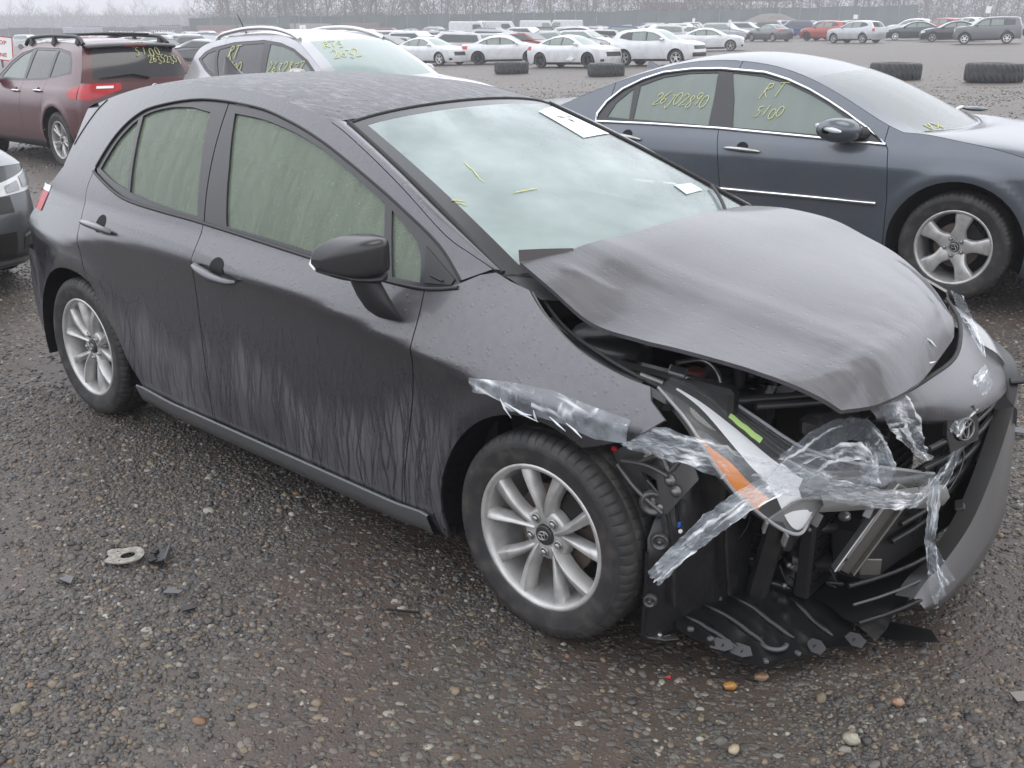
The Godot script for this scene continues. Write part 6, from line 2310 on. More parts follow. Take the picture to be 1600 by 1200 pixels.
func between(a: PackedVector3Array, b: PackedVector3Array, n: int, bulge: float) -> Array:
	var rows := []
	for i in n + 1:
		var f := float(i) / n
		var row := PackedVector3Array()
		var sx := 1.0 if b[0].x > a[0].x else -1.0
		for j in a.size():
			var s := -1.0 + 2.0 * j / (a.size() - 1)
			row.append(a[j].lerp(b[j], f) + Vector3(0.5 * sx, 0.8, 0) * (bulge * sin(f * PI) * (1.0 - 0.5 * s * s)))
		rows.append(row)
	return rows
var glass_rows := {}
func on_rows(rows: Array, f: float, s: float, up: float, out := 1.0) -> Vector3:      # f down the glass, s across it from the car's left to its right
	var i: float = clampf(f, 0, 1) * (rows.size() - 1)
	var j: float = clampf((s + 1.0) * 0.5, 0, 1) * (rows[0].size() - 1)
	var a := int(minf(i, rows.size() - 2)); var b := int(minf(j, rows[0].size() - 2))
	var p: Vector3 = rows[a][b].lerp(rows[a][b + 1], j - b)
	var q: Vector3 = rows[a + 1][b].lerp(rows[a + 1][b + 1], j - b)
	return p.lerp(q, i - a) + Vector3(0.5 * out, 0.8, 0) * up
func glass_in_skin(car: Node3D, rows: Array, called: String, gm: Material, paint: Material, front: bool):
	var C: int = rows[0].size()
	var e := 2 if C > 20 else 1
	var R := rows.size()
	var mid := rows.slice(1, R - 1) if front else rows.slice(1, R - 1)
	var mb := MB.new()
	mb.grid(mid.map(func(r): return r.slice(e, C - e)), front)
	mb.map(func(p): return Vector2(p.z * 0.5, p.x * 0.5))
	put(mb, called, gm, car)
	glass_rows[called] = rows
	mb = MB.new()
	mb.grid(rows.slice(0, 2), front)
	mb.grid(rows.slice(R - 2, R), front)
	mb.grid(mid.map(func(r): return r.slice(0, e + 1)), front)
	mb.grid(mid.map(func(r): return r.slice(C - e - 1, C)), front)
	put(mb, called + "_surround", paint, car)
func skin(a: PackedVector3Array, b: PackedVector3Array, line: PackedVector2Array, W: Callable, crown: float) -> Array:
	var rows := []
	var n := line.size() - 1
	var total := 0.0
	var L := [0.0]
	for i in n:
		total += line[i].distance_to(line[i + 1])
		L.append(total)
	for i in n + 1:
		var f: float = L[i] / maxf(total, 0.001)
		var p := line[i]
		var row := PackedVector3Array()
		var e := Vector3(p.x, p.y, W.call(p.x, p.y))
		for j in a.size():
			var s := -1.0 + 2.0 * j / (a.size() - 1)
			var q := a[j].lerp(b[j], f)
			var base := a[-1].lerp(b[-1], f)
			q += Vector3(e.x - base.x, e.y - base.y, signf(s) * pow(absf(s), 1.0) * (e.z - base.z))
			q.y += crown * (1.0 - s * s) * sin(clampf(f * 0.9 + 0.08, 0, 1) * PI)
			row.append(q)
		rows.append(row)
	return rows
func fog_glass(seed_: int, a: Color, b: Color, alpha: float) -> StandardMaterial3D:
	var im := Image.create(256, 256, false, Image.FORMAT_RGBA8)
	var n := noise(0.02, 4, seed_)
	for y in 256:
		for x in 256:
			var s := 0.5 + 0.5 * n.get_noise_2d(absf(x - 128.0) * 1.4, absf(y - 128.0) * 0.3)
			var q := a.lerp(b, s)
			q.a = alpha
			im.set_pixel(x, y, q)
	var m := mat(Color(1, 1, 1, 0.999), 0.14)
	m.transparency = BaseMaterial3D.TRANSPARENCY_ALPHA
	m.albedo_texture = tex_of(im)
	return m
func car_paint(c: Color, metal := 0.3, rough := 0.26, dirt := 0.25, sd := 1) -> StandardMaterial3D:    # paint under a thin uneven road film
	var m := mat(Color.WHITE, rough, metal, 0.6)
	var d := lin(0.15, 0.135, 0.125)
	m.albedo_texture = noise_tex(0.012, 5, 200 + sd, c, c.lerp(d, dirt), 256, false, 1.0, 0.35, 0.75)
	tri_planar(m, 0.6)
	return m
func glass_materials():
	M.fog_green = fog_glass(301, lin(0.165, 0.20, 0.18), lin(0.20, 0.235, 0.215), 0.82)
	M.fog_pale = fog_glass(302, lin(0.25, 0.31, 0.30), lin(0.30, 0.355, 0.345), 0.93)
	M.tint = mat(lin(0.040, 0.042, 0.046, 0.94), 0.12)
	M.dark_glass = mat(lin(0.04, 0.05, 0.048, 0.92), 0.08)
	M.lamp_clear = mat(lin(0.55, 0.57, 0.58), 0.12, 0.0, 0.8)
	M.beam = mat(lin(0.62, 0.60, 0.52), 0.2, 0.0, 0.8)
func sedan_rl() -> Dictionary:
	return {name = "blue_grey_sedan", category = "car", wb = 2.80, R = 0.335, rim = 0.226, arch = 0.405, tw = 0.235, style = "star", spin = 0.12, cell = 0.032, side = 1.0,
		prof_y = [0.0, 0.15, 0.22, 0.30, 0.42, 0.55, 0.66, 0.75, 0.80, 0.88, 0.95, 1.02, 1.15, 1.30, 1.40, 1.55, 2.1], prof_z = [0.72, 0.80, 0.855, 0.882, 0.895, 0.904, 0.911, 0.914, 0.910, 0.886, 0.842, 0.802, 0.72, 0.62, 0.52, 0.42, 0.2],
		taper_f = 0.15, taper_r = -2.9, sill = 0.19, xf = 0.52, xr = -3.45,
		hood = [-0.40, 1.000, -0.25, 0.995, -0.075, 0.972, 0.12, 0.945, 0.30, 0.908, 0.52, 0.85, 0.75, 0.78], deck = [-3.02, 1.035, -3.2, 1.01, -3.45, 0.985, -3.7, 0.96],
		cant = [-0.40, 1.000, -0.55, 1.055, -0.90, 1.215, -1.16, 1.310, -1.45, 1.372, -1.80, 1.392, -2.15, 1.352, -2.60, 1.215, -3.02, 1.035], roof = [3, 6],
		nose = [0.86, 0.86, 0.93, 0.72, 0.96, 0.5, 0.94, 0.3, 0.88, 0.17], tail = [-3.92, 0.985, -3.99, 0.8, -4.02, 0.5, -3.95, 0.2],
		dlo = [-2.640, 0.945, -2.648, 1.000, -2.60, 1.085, -2.502, 1.175, -2.36, 1.248, -2.21, 1.298, -2.0, 1.325, -1.776, 1.334, -1.434, 1.318, -1.25, 1.278, -1.078, 1.222, -0.93, 1.160, -0.776, 1.088, -0.62, 1.005, -0.486, 0.922, -1.05, 0.938, -1.64, 0.953, -2.2, 0.953],
		panes = [[-2.560, 0.985, -2.37, 0.978, -2.395, 1.10, -2.415, 1.185, -2.52, 1.085], [-2.334, 0.980, -1.727, 0.970, -1.75, 1.15, -1.783, 1.312, -2.0, 1.302, -2.2, 1.268, -2.365, 1.206], [-1.543, 0.968, -0.62, 0.952, -0.72, 1.030, -0.92, 1.135, -1.08, 1.200, -1.25, 1.257, -1.45, 1.298, -1.675, 1.314, -1.60, 1.15]],
		glasses = [M.fog_green, M.fog_green, M.fog_green], screen = M.fog_grey, back_glass = M.dark_glass, bright = M.chrome, paint = M.rl_paint,
		gaps = [[-0.42, -1, -0.42, 0.40, -0.426, 0.60, -0.44, 0.76, -0.464, 0.895, -0.50, 0.94, -0.50, 3], [-1.575, -1, -1.575, 0.577, -1.605, 0.80, -1.64, 0.95, -1.64, 3], [-2.32, -1, -2.34, 0.55, -2.50, 0.75, -2.58, 0.95, -2.58, 3]],
		handle_mat = M.steel, moulding = [[-1.60, 0.556, -1.0, 0.560, -0.49, 0.562], [-2.25, 0.555, -1.66, 0.556]], handles = [[-1.56, 0.832, -1.30, 0.825], [-2.46, 0.866, -2.22, 0.845]], 
		patches = [["headlight", true, 52.0, 88.0, 0.66, 0.80, M.lamp_clear, 0.68, 0.82], ["headlight", true, -88.0, -52.0, 0.68, 0.82, M.lamp_clear, 0.66, 0.80], ["grille", true, -28.0, 28.0, 0.60, 0.78, M.black], ["tail_light", false, 50.0, 88.0, 0.75, 0.92, M.red_lens], ["tail_light", false, -88.0, -50.0, 0.75, 0.92, M.red_lens]]}
func suv_red() -> Dictionary:
	return {name = "maroon_suv", category = "suv", wb = 2.75, R = 0.37, rim = 0.245, arch = 0.445, tw = 0.25, style = "twin", spin = 0.2, cell = 0.045, side = -1.0,
		prof_y = [0.0, 0.2, 0.30, 0.40, 0.50, 0.70, 0.85, 1.0, 1.10, 1.30, 1.50, 1.62, 1.8, 2.1], prof_z = [0.80, 0.87, 0.92, 0.955, 0.972, 0.980, 0.972, 0.935, 0.88, 0.785, 0.685, 0.59, 0.45, 0.3],
		taper_f = 0.1, taper_r = -2.9, sill = 0.28, xf = 0.52, xr = -3.28,
		hood = [-0.45, 1.12, -0.1, 1.09, 0.25, 1.04, 0.52, 0.98, 0.8, 0.9], deck = [-3.50, 1.12, -3.40, 1.10, -3.28, 1.095],
		cant = [-0.45, 1.12, -0.62, 1.20, -0.95, 1.40, -1.25, 1.555, -1.70, 1.625, -2.3, 1.635, -2.8, 1.615, -3.12, 1.575, -3.30, 1.36, -3.40, 1.12], roof = [3, 7],
		nose = [0.90, 1.0, 0.95, 0.8, 0.98, 0.5, 0.92, 0.28], tail = [-3.64, 1.12, -3.70, 0.98, -3.72, 0.70, -3.74, 0.55, -3.66, 0.30],
		dlo = [-0.62, 1.13, -1.5, 1.125, -2.35, 1.15, -3.10, 1.235, -3.02, 1.40, -2.90, 1.50, -2.5, 1.55, -1.75, 1.56, -1.30, 1.49, -1.0, 1.37, -0.75, 1.215],
		panes = [[-0.80, 1.165, -1.60, 1.155, -1.62, 1.53, -1.35, 1.465, -1.05, 1.34], [-1.68, 1.155, -2.38, 1.175, -2.42, 1.525, -1.75, 1.535], [-2.46, 1.18, -3.03, 1.255, -2.97, 1.385, -2.87, 1.475, -2.50, 1.525]],
		glasses = [M.fog_green, M.tint, M.tint], screen = M.fog_pale, back_glass = M.tint, paint = M.maroon, bow_r = 0.10, back_bow = 0.12, back_bulge = 0.03, hood_crown = 0.05,
		gaps = [[-0.42, -1, -0.44, 0.8, -0.5, 1.13, -0.5, 3], [-1.63, -1, -1.63, 1.12, -1.65, 3], [-2.15, -1, -2.20, 0.5, -2.33, 0.72, -2.40, 1.0, -2.42, 3]],
		handles = [[-2.36, 1.005, -2.10, 0.995], [-1.60, 0.99, -1.35, 0.98]], handle_mat = M.chrome, mirror = [-0.78, 1.12], seat_y = 0.75, side_patches = [["tail_light", [-3.40, 0.92, -3.40, 1.09, -3.22, 1.06, -3.13, 0.99, -3.24, 0.92], M.red_lens]],
		patches = [["tail_light", false, 58.0, 89.5, 0.91, 1.115, M.red_lens, 0.92, 1.10], ["tail_light", false, -89.5, -58.0, 0.92, 1.10, M.red_lens, 0.91, 1.115], ["tail_light", false, 22.0, 57.0, 1.03, 1.115, M.red_lens, 0.91, 1.115], ["tail_light", false, -57.0, -22.0, 0.91, 1.115, M.red_lens, 1.03, 1.115], ["tail_light_clear", false, 30.0, 52.0, 1.055, 1.085, M.white_plastic, 1.055, 1.085, 0.009], ["tail_light_clear", false, -52.0, -30.0, 1.055, 1.085, M.white_plastic, 1.055, 1.085, 0.009],
			["number_plate_recess", false, -36.0, 36.0, 0.72, 0.93, M.maroon_dark, 0.70, 0.88], ["lower_valance", false, -80.0, 80.0, 0.30, 0.46, M.trim], ["bumper_step", false, -86.0, 86.0, 0.58, 0.61, M.maroon, -1.0, -1.0, 0.02]]}
func suv_silver() -> Dictionary:
	return {name = "silver_suv", category = "suv", wb = 2.85, R = 0.36, rim = 0.235, arch = 0.43, tw = 0.24, style = "twin", cell = 0.045, side = 1.0,
		prof_y = [0.0, 0.2, 0.3, 0.45, 0.6, 0.8, 0.95, 1.05, 1.15, 1.4, 1.55, 1.66, 1.8, 2.1], prof_z = [0.78, 0.86, 0.90, 0.92, 0.93, 0.93, 0.90, 0.85, 0.80, 0.70, 0.62, 0.52, 0.4, 0.2],
		taper_f = 0.1, taper_r = -2.8, sill = 0.26, xf = 0.5, xr = -3.32,
		hood = [-0.36, 1.12, -0.1, 1.09, 0.25, 1.03, 0.5, 0.96, 0.8, 0.88], deck = [-3.66, 1.12, -3.5, 1.10, -3.32, 1.09],
		cant = [-0.36, 1.12, -0.54, 1.24, -0.85, 1.40, -1.14, 1.520, -1.65, 1.600, -2.25, 1.610, -2.85, 1.555, -3.35, 1.46, -3.55, 1.30, -3.66, 1.12], roof = [3, 7],
		nose = [0.88, 0.98, 0.95, 0.8, 0.98, 0.5, 0.9, 0.26], tail = [-3.80, 1.12, -3.86, 0.9, -3.88, 0.6, -3.8, 0.28],
		dlo = [-0.50, 1.13, -1.0, 1.095, -1.656, 1.085, -2.3, 1.085, -2.80, 1.095, -3.06, 1.19, -3.33, 1.315, -3.18, 1.40, -2.968, 1.455, -2.488, 1.515, -1.84, 1.535, -1.45, 1.50, -1.138, 1.435, -0.80, 1.31],
		panes = [[-0.62, 1.16, -1.63, 1.12, -1.66, 1.49, -1.35, 1.455, -1.12, 1.40, -0.85, 1.29], [-1.74, 1.11, -2.68, 1.115, -2.80, 1.30, -2.82, 1.43, -2.48, 1.48, -1.80, 1.50], [-2.76, 1.125, -3.03, 1.21, -3.24, 1.315, -3.10, 1.385, -2.88, 1.425, -2.86, 1.29]],
		glasses = [M.fog_green, M.tint, M.tint], screen = M.fog_pale, back_glass = M.tint, paint = M.silver, bow_f = 0.12,
		gaps = [[-0.42, -1, -0.42, 0.8, -0.48, 1.12, -0.48, 3], [-1.68, -1, -1.68, 1.1, -1.72, 3], [-2.4, -1, -2.42, 0.6, -2.62, 0.9, -2.70, 1.1, -2.7, 3]],
		handles = [[-1.62, 0.95, -1.38, 0.94]], mirror = [-0.75, 1.11], seat_y = 0.7, patches = []}
func coupe_dark() -> Dictionary:
	return {name = "slate_coupe", category = "car", wb = 2.70, R = 0.32, rim = 0.22, arch = 0.38, tw = 0.215, style = "twin", cell = 0.04, side = -1.0,
		prof_y = [0.0, 0.15, 0.22, 0.30, 0.45, 0.6, 0.72, 0.80, 0.9, 1.0, 1.2, 1.35, 1.5, 2.1], prof_z = [0.70, 0.80, 0.85, 0.87, 0.88, 0.885, 0.885, 0.875, 0.835, 0.80, 0.68, 0.55, 0.4, 0.2],
		taper_f = 0.05, taper_r = -2.7, sill = 0.17, xf = 0.42, xr = -3.2,
		hood = [-0.45, 0.98, -0.15, 0.94, 0.15, 0.87, 0.42, 0.78, 0.6, 0.7], deck = [-3.1, 1.02, -3.2, 1.0, -3.4, 0.99],
		cant = [-0.45, 0.98, -0.62, 1.05, -0.95, 1.21, -1.25, 1.335, -1.65, 1.385, -2.1, 1.36, -2.6, 1.22, -3.1, 1.02], roof = [3, 5],
		nose = [0.74, 0.80, 0.86, 0.66, 0.93, 0.52, 0.95, 0.38, 0.93, 0.24, 0.86, 0.15], tail = [-3.55, 1.0, -3.6, 0.7, -3.5, 0.2], plan = 0.62,
		dlo = [-0.70, 0.985, -1.6, 0.99, -2.45, 1.03, -2.2, 1.22, -1.8, 1.315, -1.45, 1.315, -1.1, 1.21],
		panes = [[-0.85, 1.005, -1.75, 1.01, -1.80, 1.285, -1.45, 1.285, -1.12, 1.18], [-1.83, 1.015, -2.36, 1.045, -2.17, 1.195, -1.88, 1.27]],
		glasses = [M.fog_green, M.tint], screen = M.fog_pale, back_glass = M.tint, paint = M.slate, gaps = [[-0.42, -1, -0.42, 0.7, -0.5, 0.97, -0.5, 3], [-1.85, -1, -1.85, 1.0, -1.85, 3]], seat_y = 0.42,
		patches = [["headlight", true, 26.0, 89.0, 0.60, 0.66, M.lamp_clear, 0.63, 0.785], ["headlight", true, -89.0, -26.0, 0.63, 0.785, M.lamp_clear, 0.60, 0.66], ["headlight_lens", true, 40.0, 52.0, 0.62, 0.665, M.lamp_strip, 0.63, 0.69, 0.010], ["headlight_lens", true, -52.0, -40.0, 0.63, 0.69, M.lamp_strip, 0.62, 0.665, 0.010], ["headlight_lens", true, 56.0, 72.0, 0.64, 0.71, M.lamp_strip, 0.65, 0.74, 0.010], ["headlight_lens", true, -72.0, -56.0, 0.65, 0.74, M.lamp_strip, 0.64, 0.71, 0.010], ["grille", true, -42.0, 42.0, 0.50, 0.60, M.black],
			["lower_intake", true, -40.0, 40.0, 0.22, 0.38, M.black], ["fog_light_bay", true, 46.0, 80.0, 0.25, 0.33, M.black_gloss, 0.27, 0.44], ["fog_light_bay", true, -80.0, -46.0, 0.27, 0.44, M.black_gloss, 0.25, 0.33], ["fog_light_trim", true, 46.0, 82.0, 0.335, 0.355, M.slate_trim, 0.445, 0.465, 0.012], ["fog_light_trim", true, -82.0, -46.0, 0.445, 0.465, M.slate_trim, 0.335, 0.355, 0.012], ["fog_light", true, 69.0, 76.0, 0.33, 0.39, M.lamp_clear, -1.0, -1.0, 0.02], ["fog_light", true, -76.0, -69.0, 0.33, 0.39, M.lamp_clear, -1.0, -1.0, 0.02], ["splitter", true, -88.0, 88.0, 0.18, 0.205, M.slate_trim, -1.0, -1.0, 0.03]]}
# plainer outlines for the cars across the lot
func plain(kind: String, paint: Material, fog := true, rim_mat: Material = null, style := "twin", cell := 0.11) -> Dictionary:
	var g: Material = M.fog_mid if fog else M.dark_glass
	var s := {}
	if kind == "sedan":
		s = {name = "sedan", category = "car", wb = 2.80, R = 0.33, rim = 0.235, arch = 0.385, tw = 0.22, sill = 0.20, xf = 0.48, xr = -3.30,
			prof_y = [0.0, 0.15, 0.3, 0.5, 0.7, 0.82, 0.92, 1.0, 1.2, 1.38, 1.5, 2.1], prof_z = [0.7, 0.8, 0.87, 0.9, 0.905, 0.895, 0.85, 0.80, 0.69, 0.55, 0.42, 0.2],
			hood = [-0.45, 1.0, -0.1, 0.97, 0.2, 0.90, 0.48, 0.81, 0.7, 0.72], deck = [-3.05, 1.06, -3.2, 1.04, -3.30, 1.03],
			cant = [-0.45, 1.0, -0.62, 1.07, -0.95, 1.24, -1.25, 1.365, -1.65, 1.425, -2.1, 1.405, -2.55, 1.27, -3.05, 1.06], roof = [3, 5],
			nose = [0.78, 0.83, 0.88, 0.66, 0.93, 0.45, 0.88, 0.2], tail = [-3.75, 1.03, -3.82, 0.8, -3.84, 0.5, -3.76, 0.22],
			dlo = [-0.62, 1.005, -1.6, 0.995, -2.3, 1.01, -2.78, 1.085, -2.5, 1.22, -2.1, 1.335, -1.65, 1.365, -1.3, 1.32, -1.0, 1.215],
			panes = [[-0.78, 1.02, -1.56, 1.015, -1.58, 1.34, -1.3, 1.295, -1.02, 1.195], [-1.64, 1.015, -2.26, 1.025, -2.30, 1.26, -2.08, 1.31, -1.66, 1.34], [-2.32, 1.03, -2.68, 1.085, -2.48, 1.19, -2.36, 1.24]],
			gaps = [[-0.42, -1, -0.42, 0.7, -0.5, 1.0, -0.5, 3], [-1.60, -1, -1.60, 1.0, -1.62, 3], [-2.3, -1, -2.32, 0.55, -2.5, 0.8, -2.6, 1.1, -2.6, 3]], mirror = [-0.72, 1.0],
			patches = [["headlight", true, 40.0, 88.0, 0.62, 0.76, M.lamp_clear, 0.68, 0.80], ["headlight", true, -88.0, -40.0, 0.68, 0.80, M.lamp_clear, 0.62, 0.76], ["grille", true, -34.0, 34.0, 0.50, 0.70, M.black], ["fog_light_bay", true, 50.0, 74.0, 0.28, 0.38, M.black], ["fog_light_bay", true, -74.0, -50.0, 0.28, 0.38, M.black], ["tail_light", false, 46.0, 88.0, 0.80, 0.96, M.red_lens], ["tail_light", false, -88.0, -46.0, 0.80, 0.96, M.red_lens]]}
	elif kind == "suv":
		s = {name = "suv", category = "suv", wb = 2.69, R = 0.35, rim = 0.24, arch = 0.42, tw = 0.23, sill = 0.27, xf = 0.46, xr = -3.15,
			prof_y = [0.0, 0.2, 0.35, 0.5, 0.7, 0.9, 1.02, 1.12, 1.4, 1.55, 1.66, 2.1], prof_z = [0.76, 0.84, 0.88, 0.905, 0.915, 0.905, 0.87, 0.82, 0.70, 0.62, 0.50, 0.25],
			hood = [-0.42, 1.12, -0.1, 1.09, 0.2, 1.03, 0.46, 0.95, 0.7, 0.86], deck = [-3.45, 1.12, -3.3, 1.10, -3.15, 1.09],
			cant = [-0.42, 1.12, -0.6, 1.21, -0.92, 1.40, -1.2, 1.535, -1.6, 1.60, -2.1, 1.61, -2.7, 1.575, -3.1, 1.52, -3.3, 1.32, -3.45, 1.12], roof = [3, 7],
			nose = [0.75, 0.97, 0.84, 0.78, 0.88, 0.5, 0.82, 0.25], tail = [-3.58, 1.12, -3.63, 0.9, -3.66, 0.6, -3.58, 0.28],
			dlo = [-0.58, 1.125, -1.6, 1.11, -2.4, 1.14, -3.0, 1.25, -2.9, 1.40, -2.6, 1.50, -1.7, 1.53, -1.25, 1.46, -0.95, 1.34],
			panes = [[-0.75, 1.145, -1.52, 1.135, -1.54, 1.50, -1.25, 1.43, -0.98, 1.32], [-1.60, 1.135, -2.30, 1.155, -2.33, 1.485, -1.64, 1.505], [-2.38, 1.165, -2.92, 1.265, -2.83, 1.385, -2.58, 1.465, -2.41, 1.48]],
			gaps = [[-0.42, -1, -0.42, 0.8, -0.5, 1.12, -0.5, 3], [-1.56, -1, -1.56, 1.1, -1.6, 3], [-2.2, -1, -2.22, 0.6, -2.36, 0.9, -2.38, 1.1, -2.4, 3]], mirror = [-0.75, 1.11], seat_y = 0.68,
			patches = [["headlight", true, 44.0, 88.0, 0.74, 0.88, M.lamp_clear, 0.80, 0.95], ["headlight", true, -88.0, -44.0, 0.80, 0.95, M.lamp_clear, 0.74, 0.88], ["grille", true, -36.0, 36.0, 0.72, 0.88, M.black], ["lower_grille", true, -50.0, 50.0, 0.40, 0.58, M.black], ["tail_light", false, 50.0, 89.0, 0.85, 1.05, M.red_lens], ["tail_light", false, -89.0, -50.0, 0.85, 1.05, M.red_lens]]}
	elif kind == "boxy":
		s = {name = "boxy_suv", category = "suv", wb = 2.57, R = 0.355, rim = 0.225, arch = 0.42, tw = 0.22, sill = 0.30, xf = 0.46, xr = -3.0,
			prof_y = [0.0, 0.2, 0.35, 0.5, 0.7, 0.95, 1.08, 1.16, 1.4, 1.58, 1.69, 2.1], prof_z = [0.76, 0.84, 0.89, 0.91, 0.91, 0.90, 0.87, 0.84, 0.77, 0.70, 0.58, 0.3],
			hood = [-0.40, 1.15, -0.1, 1.13, 0.2, 1.10, 0.46, 1.06, 0.62, 1.0], deck = [-3.30, 1.12, -3.15, 1.11, -3.0, 1.11],
			cant = [-0.40, 1.15, -0.52, 1.22, -0.75, 1.40, -0.98, 1.56, -1.3, 1.63, -2.0, 1.655, -2.7, 1.64, -3.12, 1.61, -3.24, 1.36, -3.30, 1.12], roof = [3, 7],
			nose = [0.66, 1.06, 0.72, 0.9, 0.76, 0.5, 0.70, 0.3], tail = [-3.36, 1.12, -3.40, 0.9, -3.44, 0.55, -3.38, 0.30], plan = 0.4,
			dlo = [-0.54, 1.16, -1.6, 1.15, -2.4, 1.15, -2.98, 1.17, -2.95, 1.50, -2.5, 1.55, -1.5, 1.56, -1.1, 1.50, -0.85, 1.38],
			panes = [[-0.68, 1.18, -1.42, 1.175, -1.44, 1.525, -1.12, 1.47, -0.88, 1.355], [-1.50, 1.175, -2.26, 1.175, -2.28, 1.52, -1.54, 1.53], [-2.36, 1.185, -2.90, 1.20, -2.88, 1.47, -2.40, 1.51]],
			gaps = [[-0.42, -1, -0.42, 0.9, -0.46, 1.15, -0.46, 3], [-1.46, -1, -1.46, 1.1, -1.48, 3], [-2.15, -1, -2.18, 0.6, -2.3, 0.9, -2.32, 1.1, -2.32, 3]], mirror = [-0.7, 1.16], seat_y = 0.72,
			patches = [["headlight", true, 40.0, 70.0, 0.80, 0.98, M.lamp_clear], ["headlight", true, -70.0, -40.0, 0.80, 0.98, M.lamp_clear], ["grille", true, -34.0, 34.0, 0.80, 0.95, M.black], ["lower_grille", true, -60.0, 60.0, 0.40, 0.60, M.black], ["tail_light", false, 55.0, 80.0, 0.88, 1.06, M.red_lens], ["tail_light", false, -80.0, -55.0, 0.88, 1.06, M.red_lens]]}
	s.glasses = [g, g, g if kind == "sedan" else M.dark_glass]
	s.screen = M.fog_pale
	s.back_glass = M.dark_glass
	s.paint = paint
	s.cell = cell
	s.style = style
	s.side = 1.0
	s.taper_f = 0.1
	s.taper_r = -s.wb
	if rim_mat: s.rim_mat = rim_mat
	return s
# ---------------------------------------------------------------- neighbours
const STROKES := {"0": [[0.5, 1, 0.1, 0.8, 0.05, 0.3, 0.4, 0, 0.85, 0.2, 0.9, 0.75, 0.5, 1]], "1": [[0.65, 1, 0.4, 0]], "2": [[0.1, 0.75, 0.4, 1, 0.85, 0.8, 0.6, 0.4, 0.05, 0, 0.9, 0.08]], "3": [[0.1, 0.95, 0.7, 0.95, 0.4, 0.55, 0.8, 0.35, 0.5, 0, 0.05, 0.1]],
	"5": [[0.95, 1, 0.35, 0.95, 0.25, 0.6, 0.7, 0.5, 0.6, 0.05, 0.05, 0.0]], "6": [[0.8, 1, 0.3, 0.6, 0.1, 0.2, 0.45, 0, 0.8, 0.25, 0.5, 0.45, 0.15, 0.25]], "7": [[0.0, 0.9, 0.9, 1, 0.45, 0.4, 0.3, -0.15]], "8": [[0.75, 0.9, 0.35, 1, 0.25, 0.7, 0.75, 0.35, 0.5, 0, 0.15, 0.2, 0.75, 0.9]], "9": [[0.85, 0.9, 0.4, 1, 0.2, 0.7, 0.5, 0.5, 0.85, 0.85, 0.6, 0.0]],
	"J": [[0.2, 1, 0.95, 1], [0.6, 1, 0.5, 0.2, 0.2, -0.1, 0.0, 0.1]], "R": [[0.3, 1, 0.05, -0.1], [0.2, 0.9, 0.7, 1, 0.8, 0.75, 0.2, 0.5, 0.9, 0.0]], "T": [[0.0, 0.95, 1.2, 1.0], [0.6, 0.98, 0.45, 0]], "X": [[0.0, 1, 0.8, 0], [0.9, 0.9, 0.0, 0.1]], "V": [[0.0, 0.9, 0.4, 0.0, 0.7, 1.0]]}
func chalk(parent: Node, text: String, place: Callable, h: float, step: float, slant := 0.12, r := 0.0035):    # hand writing; place maps (right, up) metres to a point on the glass
	for i in text.length():
		if not STROKES.has(text[i]): continue
		var mb := MB.new()
		for s in STROKES[text[i]]:
			var p := []
			for q in curve2(V2(s), 4): p.append(place.call(i * step + (q.x * 0.62 + slant * q.y) * h, q.y * h + 0.012 * sin(i * 2.3)))
			mb.tube(p, r, 4)
		put(mb, "chalk_figure", M.chalk, parent)
func set_car(car: Node3D, x: float, z: float, a: float, lift := 0.0):
	var c := Vector2(cos(a), sin(a))
	var yf := gy(x, z)
	var yr := gy(x - c.x * 2.75, z - c.y * 2.75)
	car.position = Vector3(x, yf + lift, z)
	car.basis = Basis(Vector3.UP, -a) * Basis(Vector3.BACK, atan2(yf - yr, 2.75))
